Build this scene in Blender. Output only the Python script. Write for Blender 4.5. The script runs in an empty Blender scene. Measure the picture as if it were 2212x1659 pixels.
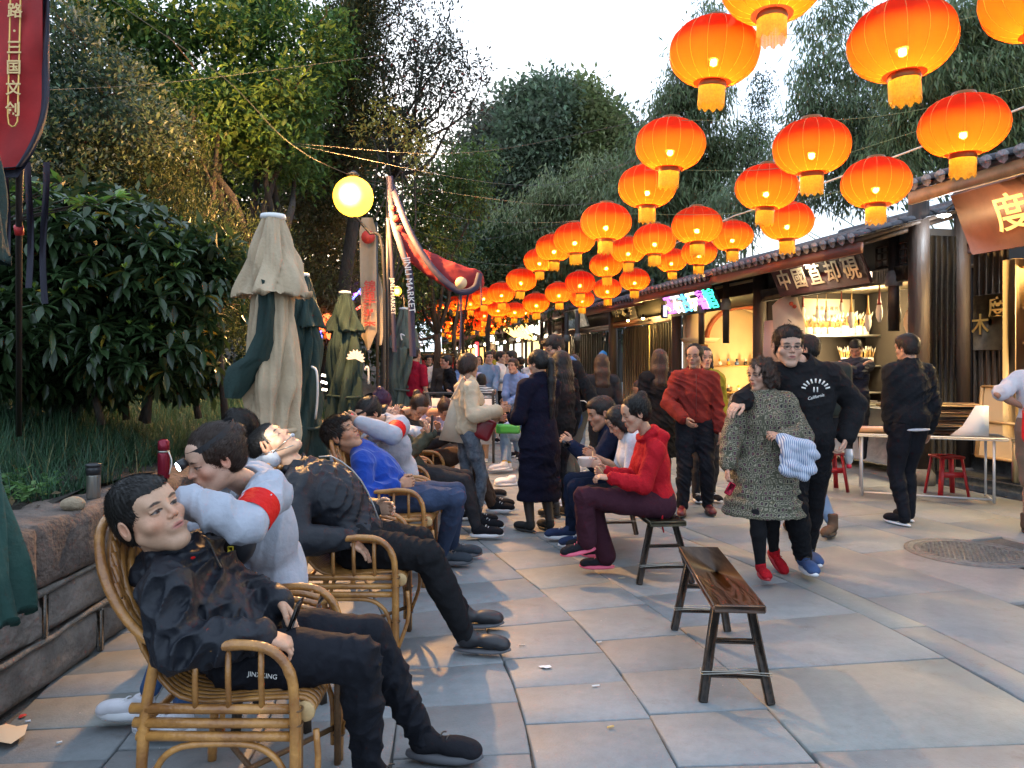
import bpy, math, random
import numpy as np
from mathutils import Vector, Matrix
PI = math.pi
C = bpy.context.scene.collection
sc = bpy.context.scene
rnd = random.Random(7)
rng = np.random.default_rng(11)

# ---------------------------------------------------------------- camera
CAMH, FOC, HX, HY = 1.5, 1650.0, 1106.0, 785.0
cam_d = bpy.data.cameras.new('camera'); cam = bpy.data.objects.new('camera', cam_d); C.objects.link(cam)
cam.location = (0, 0, CAMH); cam.rotation_euler = (PI/2, 0, 0)
cam_d.sensor_fit = 'HORIZONTAL'; cam_d.sensor_width = 36.0
cam_d.lens = FOC/2212*36.0
cam_d.shift_y = -44.5/2212
cam_d.clip_start = 0.05; cam_d.clip_end = 600
sc.camera = cam

# ---------------------------------------------------------------- sky, sun, exposure
world = bpy.data.worlds.new('World'); sc.world = world; world.use_nodes = True
wn = world.node_tree.nodes; wl = world.node_tree.links
for n in list(wn): wn.remove(n)
sky = wn.new('ShaderNodeTexSky'); sky.sky_type = 'NISHITA'; sky.sun_disc = False
SUN_EL, SUN_ROT = math.radians(7), math.radians(-12)
sky.sun_elevation = SUN_EL; sky.sun_rotation = SUN_ROT; sky.dust_density = 2.0; sky.air_density = 1.0; sky.ozone_density = 2.0
bg = wn.new('ShaderNodeBackground'); bg.inputs[1].default_value = 0.15
# thin overcast veil: half of the clear-sky colour is replaced by an even pale blue-grey
mxs = wn.new('ShaderNodeMix'); mxs.data_type = 'RGBA'; mxs.inputs[0].default_value = 0.72
mxs.inputs[7].default_value = (3.75, 4.6, 5.8, 1)
wl.new(sky.outputs[0], mxs.inputs[6])
wo = wn.new('ShaderNodeOutputWorld'); wl.new(mxs.outputs[2], bg.inputs[0]); wl.new(bg.outputs[0], wo.inputs[0])
sun_d = bpy.data.lights.new('sun', 'SUN'); sun_d.energy = 0.5; sun_d.angle = math.radians(14); sun_d.color = (1, .97, .94)
sun = bpy.data.objects.new('sun', sun_d); C.objects.link(sun)
sd = Vector((math.sin(SUN_ROT)*math.cos(SUN_EL), math.cos(SUN_ROT)*math.cos(SUN_EL), math.sin(SUN_EL)))
sun.rotation_euler = sd.to_track_quat('Z', 'Y').to_euler()
sc.view_settings.view_transform = 'Standard'; sc.view_settings.look = 'None'
sc.view_settings.exposure = 1.5; sc.view_settings.gamma = 1; sc.view_settings.use_curve_mapping = False
sc.cycles.use_denoising = True
sc.cycles.max_bounces = 5; sc.cycles.diffuse_bounces = 3; sc.cycles.glossy_bounces = 2
sc.cycles.transmission_bounces = 3; sc.cycles.transparent_max_bounces = 8
sc.cycles.sample_clamp_indirect = 4.0; sc.cycles.caustics_reflective = False; sc.cycles.caustics_refractive = False

# ---------------------------------------------------------------- helpers
def P(px, py, d):
    "point of the place that lies at depth d (metres) along the view ray of a spot read off the photograph (2212 px wide)"
    return np.array(((px-HX)/FOC*d, d, CAMH-(py-HY)/FOC*d))
def G(px, py, z=0.0):
    "ground point (height z) seen at that spot"
    d = FOC*(CAMH-z)/(py-HY); return np.array(((px-HX)/FOC*d, d, z))
def nrm(v):
    v = np.asarray(v, float); return v/max(1e-9, np.linalg.norm(v))
def tag(o, label=None, cat=None, group=None, kind=None):
    if label: o['label'] = label
    if cat: o['category'] = cat
    if group: o['group'] = group
    if kind: o['kind'] = kind
    return o
def empty(name, loc, label=None, cat=None, group=None, rz=0, kind=None):
    o = bpy.data.objects.new(name, None); C.objects.link(o); o.location = [float(v) for v in loc]
    o.rotation_euler = (0, 0, rz); o.empty_display_size = .1
    return tag(o, label, cat, group, kind)
def mesh_np(name, V, F, mat=None, smooth=True, col=None):
    "V (n,3); F (m,k) array or list of lists"
    me = bpy.data.meshes.new(name); V = np.asarray(V, np.float32)
    if isinstance(F, np.ndarray) and F.ndim == 2:
        m, k = F.shape; loops = F.astype(np.int32).ravel(); starts = np.arange(0, m*k, k, dtype=np.int32); tot = np.full(m, k, np.int32)
    else:
        tot = np.array([len(f) for f in F], np.int32); starts = np.concatenate(([0], np.cumsum(tot)[:-1])).astype(np.int32)
        loops = np.array([i for f in F for i in f], np.int32); m = len(F)
    me.vertices.add(len(V)); me.vertices.foreach_set('co', V.ravel())
    me.loops.add(len(loops)); me.loops.foreach_set('vertex_index', loops)
    me.polygons.add(m); me.polygons.foreach_set('loop_start', starts); me.polygons.foreach_set('loop_total', tot)
    if smooth: me.polygons.foreach_set('use_smooth', np.ones(m, bool))
    me.update(calc_edges=True)
    if col is not None:
        a = me.color_attributes.new('Col', 'FLOAT_COLOR', 'POINT')
        cc = np.ones((len(V), 4), np.float32); cc[:, :3] = col; a.data.foreach_set('color', cc.ravel())
    if mat is not None:
        for mm in (mat if isinstance(mat, (list, tuple)) else [mat]): me.materials.append(mm)
    return me
def link(name, me, parent=None, loc=None, world_coords=True):
    o = bpy.data.objects.new(name, me); C.objects.link(o)
    if parent is not None:
        o.parent = parent
        if world_coords: o.matrix_parent_inverse = mat_inv(parent)
    if loc is not None: o.location = [float(v) for v in loc]
    return o
def mat_of(o):
    m = Matrix.LocRotScale(o.location, o.rotation_euler, o.scale)
    return (mat_of(o.parent) @ o.matrix_parent_inverse @ m) if o.parent else m
def mat_inv(o): return mat_of(o).inverted()

class MB:
    "collects boxes, tubes, lathes into one mesh"
    def __init__(s): s.V = []; s.F = []; s.mi = []; s.cur = 0
    def add(s, V, F):
        b = len(s.V); s.V.extend([tuple(map(float, v)) for v in V]); s.F.extend([[i+b for i in f] for f in F]); s.mi.extend([s.cur]*len(F)); return s
    def box(s, c, size, R=None, bev=0.0, taper=1.0):
        x, y, z = [v/2 for v in size]
        if bev > 0:
            b = min(bev, x*.9, y*.9, z*.9); V = []
            for sx in (-1, 1):
                for sy in (-1, 1):
                    for sz in (-1, 1):
                        V += [(sx*(x-b), sy*(y-b), sz*z), (sx*(x-b), sy*y, sz*(z-b)), (sx*x, sy*(y-b), sz*(z-b))]
            ix = lambda sx, sy, sz, k: ((sx > 0)*4+(sy > 0)*2+(sz > 0))*3+k
            F = []
            for q in (-1, 1):
                F.append([ix(-1,-1,q,0), ix(1,-1,q,0), ix(1,1,q,0), ix(-1,1,q,0)][::q])
                F.append([ix(-1,q,-1,1), ix(1,q,-1,1), ix(1,q,1,1), ix(-1,q,1,1)][::-q])
                F.append([ix(q,-1,-1,2), ix(q,1,-1,2), ix(q,1,1,2), ix(q,-1,1,2)][::q])
            for a in (-1, 1):
                for b2 in (-1, 1):
                    F.append([ix(-1,a,b2,0), ix(1,a,b2,0), ix(1,a,b2,1), ix(-1,a,b2,1)][::-a*b2])
                    F.append([ix(a,-1,b2,0), ix(a,1,b2,0), ix(a,1,b2,2), ix(a,-1,b2,2)][::a*b2])
                    F.append([ix(a,b2,-1,1), ix(a,b2,1,1), ix(a,b2,1,2), ix(a,b2,-1,2)][::-a*b2])
                    for c2 in (-1, 1):
                        F.append([ix(a,b2,c2,0), ix(a,b2,c2,1), ix(a,b2,c2,2)][::-a*b2*c2])
        else:
            V = [(sx*x, sy*y, sz*z) for sx in (-1, 1) for sy in (-1, 1) for sz in (-1, 1)]
            F = [[0,1,3,2], [4,6,7,5], [0,4,5,1], [2,3,7,6], [0,2,6,4], [1,5,7,3]]
        V = np.array(V)
        if taper != 1.0: V[:, :2] *= np.where(V[:, 2:3] > 0, taper, 1.0)
        if R is not None: V = V @ np.array(R).T
        return s.add(V+np.array(c), F)
    def beam(s, a, b, w, h, up=(0, 0, 1), bev=0.0):
        a = np.array(a, float); b = np.array(b, float); z = nrm(b-a); x = np.cross(up, z)
        if np.linalg.norm(x) < 1e-4: x = np.cross((1, 0, 0), z)
        x = nrm(x); y = np.cross(z, x)
        return s.box((a+b)/2, (w, h, np.linalg.norm(b-a)), np.stack([x, y, z], 1), bev)
    def tube(s, pts, r, n=8, cap=True, flat=1.0):
        pts = np.asarray(pts, float); k = len(pts); r = np.broadcast_to(np.asarray(r, float), (k,))
        T = np.gradient(pts, axis=0); T /= np.maximum(1e-9, np.linalg.norm(T, axis=1))[:, None]
        up = np.array((0, 0, 1.)) if abs(T[0][2]) < .9 else np.array((1., 0, 0)); u = nrm(np.cross(up, T[0])); V = []
        for i in range(k):
            u = nrm(u-T[i]*np.dot(u, T[i])); v = np.cross(T[i], u)
            for j in range(n):
                a = 2*PI*j/n; V.append(pts[i]+r[i]*(u*math.cos(a)+v*math.sin(a)*flat))
        F = [[i*n+j, i*n+(j+1) % n, (i+1)*n+(j+1) % n, (i+1)*n+j] for i in range(k-1) for j in range(n)]
        if cap: F += [list(range(n))[::-1], [(k-1)*n+j for j in range(n)]]
        return s.add(V, F)
    def lathe(s, prof, n=16, c=(0, 0, 0), cap=True, R=None):
        V = [(r*math.cos(2*PI*j/n), r*math.sin(2*PI*j/n), z) for r, z in prof for j in range(n)]; k = len(prof)
        F = [[i*n+j, i*n+(j+1) % n, (i+1)*n+(j+1) % n, (i+1)*n+j] for i in range(k-1) for j in range(n)]
        if cap: F += [list(range(n))[::-1], [(k-1)*n+j for j in range(n)]]
        V = np.array(V)
        if R is not None: V = V @ np.array(R).T
        return s.add(V+np.array(c), F)
    def prism(s, poly, a, b, off):
        "poly in (u,v) -> a*u+b*v, extruded by off"
        a, b, off = map(np.array, (a, b, off)); n = len(poly)
        V = [a*u+b*v for u, v in poly]+[a*u+b*v+off for u, v in poly]
        return s.add(V, [list(range(n))[::-1], list(range(n, 2*n))]+[[i, (i+1) % n, n+(i+1) % n, n+i] for i in range(n)])
    def mesh(s, name, mat, smooth=False):
        me = mesh_np(name, s.V, s.F, mat, smooth)
        if max(s.mi, default=0): me.polygons.foreach_set('material_index', np.array(s.mi, np.int32))
        return me
    def build(s, name, mat, parent=None, smooth=False): return link(name, s.mesh(name, mat, smooth), parent)
def spline(pts, n=24):
    "Catmull-Rom through the points"
    p = np.asarray(pts, float); p = np.vstack([2*p[0]-p[1], p, 2*p[-1]-p[-2]]); k = len(p)-3; out = []
    for t in np.linspace(0, k-1e-6, n):
        i = int(t); f = t-i; a, b, c, d = p[i:i+4]
        out.append(.5*((2*b)+(-a+c)*f+(2*a-5*b+4*c-d)*f*f+(-a+3*b-3*c+d)*f**3))
    return np.array(out)
def copy_thing(o, loc=None, parent=None, label=None):
    c = o.copy(); C.objects.link(c)
    if parent is not None: c.parent = parent
    if loc is not None: c.location = [float(v) for v in loc]
    if label: c['label'] = label
    for ch in list(KIDS.get(o.name, [])) or [x for x in o.children]: copy_thing(ch, parent=c)
    return c
KIDS = {}

# ---------------------------------------------------------------- materials
MATS = {}
def M(name, col, rough=.6, metal=0., noise=0., nscale=8., bump=0., bscale=40., emit=0., spec=.5, trans=0., stretch=(1, 1, 1),
      col2=None, attr=False, sheen=0., alpha=1., coat=0., thin=0.):
    if name in MATS: return MATS[name]
    m = bpy.data.materials.new(name); m.use_nodes = True; nt = m.node_tree; N = nt.nodes; L = nt.links
    b = N['Principled BSDF']; b.inputs['Roughness'].default_value = rough; b.inputs['Metallic'].default_value = metal
    b.inputs['Specular IOR Level'].default_value = spec
    if coat: b.inputs['Coat Weight'].default_value = coat
    if sheen: b.inputs['Sheen Weight'].default_value = sheen; b.inputs['Sheen Roughness'].default_value = .5
    if alpha < 1: b.inputs['Alpha'].default_value = alpha
    if trans: b.inputs['Transmission Weight'].default_value = trans
    c = tuple(col)+(1,); base = None
    if attr:
        at = N.new('ShaderNodeAttribute'); at.attribute_name = 'Col'; base = at.outputs['Color']
    if noise or bump:
        tc = N.new('ShaderNodeTexCoord'); mp = N.new('ShaderNodeMapping'); mp.inputs['Scale'].default_value = stretch
        L.new(tc.outputs['Object'], mp.inputs[0])
    if noise:
        nz = N.new('ShaderNodeTexNoise'); nz.inputs['Scale'].default_value = nscale; nz.inputs['Detail'].default_value = 6; nz.inputs['Roughness'].default_value = .65
        L.new(mp.outputs[0], nz.inputs[0])
        mx = N.new('ShaderNodeMix'); mx.data_type = 'RGBA'
        c2 = tuple(col2)+(1,) if col2 else tuple(max(0, v*(1-noise)) for v in col)+(1,)
        mr = N.new('ShaderNodeMapRange'); mr.inputs[1].default_value = .35; mr.inputs[2].default_value = .65; L.new(nz.outputs[0], mr.inputs[0])
        L.new(mr.outputs[0], mx.inputs[0])
        if base is not None:
            hs = N.new('ShaderNodeMix'); hs.data_type = 'RGBA'; hs.blend_type = 'MULTIPLY'; hs.inputs[0].default_value = 1
            mx.inputs[6].default_value = (1, 1, 1, 1); mx.inputs[7].default_value = (1-noise,)*3+(1,)
            L.new(mx.outputs[2], hs.inputs[6]); L.new(base, hs.inputs[7]); base = hs.outputs[2]
        else:
            mx.inputs[6].default_value = c; mx.inputs[7].default_value = c2; base = mx.outputs[2]
    if base is not None: L.new(base, b.inputs['Base Color'])
    else: b.inputs['Base Color'].default_value = c
    if bump:
        bz = N.new('ShaderNodeTexNoise'); bz.inputs['Scale'].default_value = bscale; bz.inputs['Detail'].default_value = 5
        L.new(mp.outputs[0], bz.inputs[0]); bp = N.new('ShaderNodeBump'); bp.inputs['Strength'].default_value = bump; bp.inputs['Distance'].default_value = .02
        L.new(bz.outputs[0], bp.inputs['Height']); L.new(bp.outputs[0], b.inputs['Normal'])
    if emit:
        b.inputs['Emission Strength'].default_value = emit
        if base is not None: L.new(base, b.inputs['Emission Color'])
        else: b.inputs['Emission Color'].default_value = c
    if thin:
        tr = N.new('ShaderNodeBsdfTranslucent'); ms = N.new('ShaderNodeMixShader'); ms.inputs[0].default_value = thin
        if base is not None: L.new(base, tr.inputs[0])
        else: tr.inputs[0].default_value = c
        L.new(b.outputs[0], ms.inputs[1]); L.new(tr.outputs[0], ms.inputs[2]); L.new(ms.outputs[0], N['Material Output'].inputs[0])
    MATS[name] = m; return m
def point_light(name, loc, e, col=(1, .6, .25), r=.05, parent=None, spot=None, aim=None, blend=.5):
    d = bpy.data.lights.new(name, 'SPOT' if spot else 'POINT'); d.energy = e; d.color = col; d.shadow_soft_size = r
    if spot: d.spot_size = math.radians(spot); d.spot_blend = blend
    o = bpy.data.objects.new(name, d); C.objects.link(o); o.location = [float(v) for v in loc]
    if aim is not None: o.rotation_euler = Vector(np.array(loc)-np.array(aim)).to_track_quat('Z', 'Y').to_euler()
    if parent is not None: o.parent = parent; o.matrix_parent_inverse = mat_inv(parent)
    return o
# ---------------------------------------------------------------- signed-distance modelling of bodies and clothes
def nsum(p, freq, seed, k=5):
    r = np.random.default_rng(seed); out = 0
    for i in range(k):
        d = r.normal(size=3); d /= np.linalg.norm(d); out = out+np.sin((p @ (d*freq*r.uniform(.6, 1.7))).astype(np.float32)+r.uniform(0, 6.28))
    return out/k
class SDF:
    def __init__(s): s.p = []
    def cone(s, a, b, ra, rb, k=.02): s.p.append(('c', np.array(a, float), np.array(b, float), ra, rb, k)); return s
    def ell(s, c, rad, R=None, k=.02, sub=False): s.p.append(('e', np.array(c, float), np.array(rad, float), np.eye(3) if R is None else np.array(R), sub, k)); return s
    def box(s, c, half, R=None, rr=.01, k=.01): s.p.append(('b', np.array(c, float), np.array(half, float), np.eye(3) if R is None else np.array(R), rr, k)); return s
    def chain(s, pts, rs, k=.02):
        for i in range(len(pts)-1): s.cone(pts[i], pts[i+1], rs[i], rs[i+1], k)
        return s
    def mesh(s, h, disp=None, cuts=(), pad=.0):
        lo = np.full(3, 1e9); hi = -lo
        for q in s.p:
            if q[0] == 'c':
                l = np.minimum(q[1]-q[3], q[2]-q[4]); u = np.maximum(q[1]+q[3], q[2]+q[4])
            else:
                if q[0] == 'e' and q[4]: continue
                e = np.abs(q[3]) @ q[2]; l = q[1]-e; u = q[1]+e
            lo = np.minimum(lo, l); hi = np.maximum(hi, u)
        lo = lo-3*h-.012-pad; n = np.ceil((hi+3*h+.012+pad-lo)/h).astype(int)+1
        D = np.full(n, .5, np.float32)
        ax = [(lo[i]+h*np.arange(n[i])).astype(np.float32) for i in range(3)]
        for q in s.p:
            kk = q[5]; m = kk+3*h+.015+pad
            if q[0] == 'c': l = np.minimum(q[1]-q[3], q[2]-q[4])-m; u = np.maximum(q[1]+q[3], q[2]+q[4])+m
            else: e = np.abs(q[3]) @ q[2]; l = q[1]-e-m; u = q[1]+e+m
            i0 = np.clip(np.floor((l-lo)/h).astype(int), 0, n-1); i1 = np.clip(np.ceil((u-lo)/h).astype(int)+1, 1, n)
            if np.any(i1 <= i0): continue
            X = ax[0][i0[0]:i1[0]][:, None, None]; Y = ax[1][i0[1]:i1[1]][None, :, None]; Z = ax[2][i0[2]:i1[2]][None, None, :]
            if q[0] == 'c':
                a, b, ra, rb = q[1:5]; ba = b-a; L2 = max(1e-9, ba @ ba); x = X-a[0]; y = Y-a[1]; z = Z-a[2]
                t = np.clip((x*ba[0]+y*ba[1]+z*ba[2])/L2, 0, 1)
                d = np.sqrt((x-t*ba[0])**2+(y-t*ba[1])**2+(z-t*ba[2])**2)-(ra+t*(rb-ra))
            else:
                R = q[3]; x = X-q[1][0]; y = Y-q[1][1]; z = Z-q[1][2]
                u_ = [x*R[0, i]+y*R[1, i]+z*R[2, i] for i in range(3)]
                if q[0] == 'e':
                    r = q[2]; k0 = np.sqrt(sum((u_[i]/r[i])**2 for i in range(3))); k1 = np.sqrt(sum((u_[i]/r[i]**2)**2 for i in range(3)))
                    d = k0*(k0-1)/np.maximum(k1, 1e-6)
                    d = np.where(k0 < .3, -min(r)*(1-k0), d)
                else:
                    rr = q[4]; w = [np.abs(u_[i])-(q[2][i]-rr) for i in range(3)]
                    d = np.sqrt(sum(np.maximum(v, 0)**2 for v in w))+np.minimum(np.maximum(np.maximum(w[0], w[1]), w[2]), 0)-rr
            S = D[i0[0]:i1[0], i0[1]:i1[1], i0[2]:i1[2]]
            if q[0] == 'e' and q[4]:
                hh = np.clip(.5-.5*(S+d)/kk, 0, 1); S[...] = S*(1-hh)+(-d)*hh+kk*hh*(1-hh)
            else:
                hh = np.clip(.5+.5*(d-S)/kk, 0, 1); S[...] = d*(1-hh)+S*hh-kk*hh*(1-hh)
        for f in cuts:      # f(x,y,z)->distance that is intersected
            D = np.maximum(D, f(ax[0][:, None, None], ax[1][None, :, None], ax[2][None, None, :]).astype(np.float32))
        if disp is not None:
            idx = np.nonzero(np.abs(D) < max(.03, 3*h)); p = np.stack([ax[i][idx[i]] for i in range(3)], 1)
            D[idx] += disp(p).astype(np.float32)
        return surfnet(D, lo, h)
def surfnet(D, lo, h):
    D = np.where(D == 0, 1e-6, D); ins = D < 0
    n = np.array(D.shape); c = n-1
    cs = [ins[dx:n[0]-1+dx, dy:n[1]-1+dy, dz:n[2]-1+dz] for dx in (0, 1) for dy in (0, 1) for dz in (0, 1)]
    alln = cs[0].copy(); anyn = cs[0].copy()
    for q in cs[1:]: alln &= q; anyn |= q
    act = anyn & ~alln; ci = np.argwhere(act)
    if len(ci) == 0: return np.zeros((0, 3)), np.zeros((0, 4), int)
    vid = np.full(act.shape, -1, np.int32); vid[act] = np.arange(len(ci))
    pos = np.zeros((len(ci), 3), np.float32); cnt = np.zeros(len(ci), np.float32)
    corner = [(dx, dy, dz) for dx in (0, 1) for dy in (0, 1) for dz in (0, 1)]
    vals = [D[ci[:, 0]+a, ci[:, 1]+b, ci[:, 2]+d] for a, b, d in corner]
    for i in range(8):
        for j in range(i+1, 8):
            if sum(abs(corner[i][k]-corner[j][k]) for k in range(3)) != 1: continue
            va, vb = vals[i], vals[j]; m = (va < 0) != (vb < 0); t = np.where(m, va/np.where(m, va-vb, 1), 0)
            for k in range(3): pos[:, k] += np.where(m, corner[i][k]+t*(corner[j][k]-corner[i][k]), 0)
            cnt += m
    V = lo+(ci+pos/cnt[:, None])*h
    Fs = []
    for a in range(3):
        b, cc = (a+1) % 3, (a+2) % 3
        s0 = [slice(None)]*3; s1 = [slice(None)]*3; s0[a] = slice(0, -1); s1[a] = slice(1, None)
        A = ins[tuple(s0)]; B = ins[tuple(s1)]; e = np.argwhere(A != B)
        e = e[(e[:, b] > 0) & (e[:, b] < c[b]) & (e[:, cc] > 0) & (e[:, cc] < c[cc])]
        fl = A[e[:, 0], e[:, 1], e[:, 2]]
        def vv(db, dc):
            q = e.copy(); q[:, b] -= db; q[:, cc] -= dc; return vid[q[:, 0], q[:, 1], q[:, 2]]
        Q = np.stack([vv(1, 1), vv(0, 1), vv(0, 0), vv(1, 0)], 1)
        Q[~fl] = Q[~fl][:, ::-1]; Fs.append(Q)
    F = np.concatenate(Fs); F = F[(F >= 0).all(1)]
    return V, F
def frame(f, up):
    "columns: left, forward, up' for a head or chest that faces f"
    f = nrm(f); l = nrm(np.cross(up, f)); return np.stack([-l, f, np.cross(f, l)*1.0 if False else nrm(np.cross(-l, f))], 1)

def head_sdf(c, R, s=1.0, fat=1.0, v=0):
    vr = random.Random(v); jv, nv, cv, ev = [vr.uniform(-1, 1) for _ in range(4)]
    S = SDF(); T = lambda x, y, z: c+R @ (np.array((x*fat if abs(x) > .02 else x, y, z))*s)
    def e(x, y, z, rx, ry, rz, k=.02, sub=False): S.ell(T(x, y, z), np.array((rx, ry, rz))*s, R, k*s, sub)
    def cn(a, b, ra, rb, k=.01): S.cone(T(*a), T(*b), ra*s, rb*s, k*s)
    e(0, -.016, .036, .076, .092, .080)
    e(0, .022, -.035, .057*fat, .066, .082, .03)
    jw = .052*fat
    for q in (-1, 1):
        cn((q*(.050+.003*jv), -.005, -.052), (q*(.017+.003*jv), .060, -.101-.004*cv), .014*fat, .013, .03)
        e(q*.042, .050, -.026, .024*fat, .026+.002*cv, .022, .02)
    e(0, .064, -.104, .026, .020, .016, .03)
    cn((-.036, .074, .024), (.036, .074, .024), .011, .011, .018)
    e(0, .052, .050, .058, .034, .040, .03)
    for q in (-1, 1):
        e(q*.031, .094, .003, .019, .014, .012, .010, True)
        e(q*.031, .0705, .003, .0140, .0135, .0135, .004)
        cn((q*.018, .0795, .0095), (q*.045, .0735, .0085), .0042, .0035, .004)
        e(q*.079, -.012, -.008, .008, .018, .031, .004)
        e(q*.084, -.006, -.004, .006, .009, .017, .004, True)
    cn((0, .082, .016), (0, .0995+.003*nv, -.022-.002*nv), .0065, .0098+.001*ev, .012)
    for q in (-1, 1): e(q*.0115, .091, -.027, .0078, .009, .0065, .006)
    e(0, .080, -.058, .027, .014, .020, .015)
    cn((-.018, .0855, -.0535), (.018, .0855, -.0535), .0050, .0050, .005)
    cn((-.014, .0865, -.0645), (.014, .0865, -.0645), .0062, .0062, .005)
    e(0, .100, -.0590, .026, .010, .0018, .003, True)
    return S
def face_paint(V, c, R, s, skin, lip=(.36, .11, .09), brow=(.02, .015, .012), beard=0, eyes='open', rosy=.5, fat=1.0):
    q = (V-c) @ R/s; x, y, z = q[:, 0], q[:, 1], q[:, 2]; ax_ = np.abs(x)
    col = np.tile(np.array(skin, np.float32), (len(V), 1))
    def mixin(w, cc):
        nonlocal col; w = np.clip(w, 0, 1)[:, None]; col = col*(1-w)+np.array(cc)*w
    red = np.array(skin)*np.array((1.02, .66, .58))
    g = lambda px, py, pz, r: np.exp(-((ax_-px)**2+(y-py)**2+(z-pz)**2)/r**2)
    mixin(rosy*(g(.04, .065, -.03, .03)+g(0, .105, -.025, .018)+g(.08, -.01, -.005, .03)), red)
    if beard:
        w = np.clip((-.035-z)/.02, 0, 1)*np.clip((y-.0)/.03, 0, 1)*beard+np.clip(1-np.abs(z+.042)/.006, 0, 1)*np.clip((y-.07)/.01, 0, 1)*(ax_ < .026)*beard
        mixin(w, np.array(skin)*.38)
    f = y > .06
    ml = f*(np.clip(1.3-((ax_/.024)**2+((z+.0588)/.0105)**2), 0, 1)); mixin(ml*.9, lip)
    mixin(f*np.clip(1.2-((ax_/.023)**2+((z+.0590)/.0022)**2), 0, 1)*.8, np.array(lip)*.25)
    bz = .0265-.18*np.abs(ax_-.034)
    mixin(f*np.clip(1.6-(np.abs(ax_-.032)/.019)**2*1.2-((z-bz)/.0042)**2, 0, 1)*.95, brow)
    ez = z-.002
    if eyes == 'open':
        lid = .0038*np.clip(1-((ax_-.031)/.0155)**2, 0, 1)
        mixin((f*(np.abs(ez) < lid+.0012)*(np.abs(ax_-.031) < .0155))*1., (.25, .20, .18))
        mixin(f*np.clip(1.5-((ax_-.031)**2+ez**2)/.0072**2, 0, 1)*(np.abs(ez) < lid+.001), (.012, .008, .006))
        mixin(f*np.clip(1.4-((ez-lid-.0012)/.0020)**2, 0, 1)*(np.abs(ax_-.031) < .017), (.02, .014, .012))
    else:
        mixin(f*np.clip(1.4-((ez+.001+.25*(ax_-.031)**2/.01)/.0019)**2, 0, 1)*(np.abs(ax_-.031) < .015), (.04, .025, .02))
    mixin(f*(y > .085)*np.clip(1.3-((ax_-.0075)**2+(z+.0335)**2)/.0032**2, 0, 1)*.8, (.06, .02, .015))
    return col

def hair_mesh(style, c, R, s, h, seed=0, fat=1.0, down=None):
    S = SDF(); T = lambda x, y, z: c+R @ (np.array((x, y, z), float)*s)
    def e(x, y, z, rx, ry, rz, k=.02, sub=False): S.ell(T(x, y, z), np.array((rx, ry, rz))*s, R, k*s, sub)
    D = np.array((0, 0, -1.)) if down is None else nrm(down)
    th = .008 if style in ('short', 'crop', 'bald', 'tuft') else .009 if style in ('bun', 'pony', 'lowpony', 'topbun') else .012
    if style == 'crop': th = .004
    e(0, -.020, .042, .078+th, .093+th, .080+th)
    e(0, -.045, -.01, .072+th*.7, .062+th*.6, .070, .03)
    if style in ('short', 'tuft', 'crop'):
        e(0, .038, .066, .064, .050, .036, .02)
    if style in ('short', 'tuft'):
        e(0, .022, .080, .060, .056, .030, .03)
    if style == 'tuft': e(.015, .060, .085, .045, .030, .022, .02); e(-.02, .066, .062, .03, .02, .02, .01)
    cut_low = style in ('short', 'crop', 'bald', 'tuft', 'bun', 'pony', 'lowpony')
    e(0, .098, -.020 if style not in ('bald', 'crop') else .004 if style == 'bald' else -.031, .068, .062, .086 if style not in ('bob', 'tuft') else .074, .012, True)       # face opening
    if cut_low:
        e(0, -.04, -.155, .16, .12, .085 if style in ('bun', 'pony', 'lowpony') else .098, .012, True)
        for q in (-1, 1): e(q*.10, .012, -.045, .045, .042 if style != 'crop' else .05, .052, .008, True)
    if style == 'bald': e(0, .09, .11, .06, .07, .05, .01, True)
    amp, fr = .0012, 200.
    if style == 'bun': e(0, -.105, .065, .036, .034, .034, .01)
    if style == 'lowbun': e(0, -.12, .0, .040, .034, .038, .01)
    if style == 'topbun': e(0, -.085, .105, .040, .036, .034, .008)
    if style in ('pony', 'lowpony'):
        z0 = .05 if style == 'pony' else -.02
        a = T(0, -.105, z0); b = a+R @ np.array((0, -.05, .0))*s; L = .22 if style == 'pony' else .52
        S.chain([a, b, b+D*L*.35*s-R[:, 1]*.01, b+D*L*.7*s, b+D*L*s], [.024*s, .030*s, .036*s, .030*s, .008*s], .02*s)
    if style in ('long', 'longbun'):
        L = .42
        for x0, w in ((-.055, .034), (0, .045), (.055, .034)):
            a = T(x0, -.06, .0)
            S.chain([a, a+D*.12*s-R[:, 1]*.02, a+D*.28*s-R[:, 1]*.035, a+D*L*s-R[:, 1]*.035], [w*s*1.2, w*s*1.3, w*s*1.2, w*s*.35], .03*s)
        for q in (-1, 1):
            a = T(q*.078, .0, .02); S.chain([a, a+D*.12*s, a+D*.24*s-R[:, 1]*.02], [.024*s, .026*s, .012*s], .02*s)
    if style == 'bob':
        for q in (-1, 1): e(q*.070, -.012, -.035, .030, .055, .062, .02)
        e(0, -.07, -.045, .075, .045, .060, .02)
    if style == 'curly':
        for q in (-1, 1): e(q*.078, -.02, -.03, .040, .062, .075, .02)
        e(0, -.085, -.04, .085, .055, .085, .02); amp, fr = .010, 130.
    if style == 'boyish':
        for q in (-1, 1): e(q*.072, -.022, .0, .024, .052, .050, .02)
        e(0, -.075, -.03, .062, .036, .058, .02)
    def disp(p):
        q = (p-c) @ R/s; ph = np.arctan2(q[:, 0], q[:, 1]+.3*q[:, 2])
        st = np.sin(ph*46+3*np.sin(q[:, 2]*40+seed)+2*np.sin(q[:, 1]*55))*.5+.5
        return amp*nsum(p, fr, seed)*1.6-.0022*st*(1 if style != 'crop' else .4)
    return S.mesh(h, disp)

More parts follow.
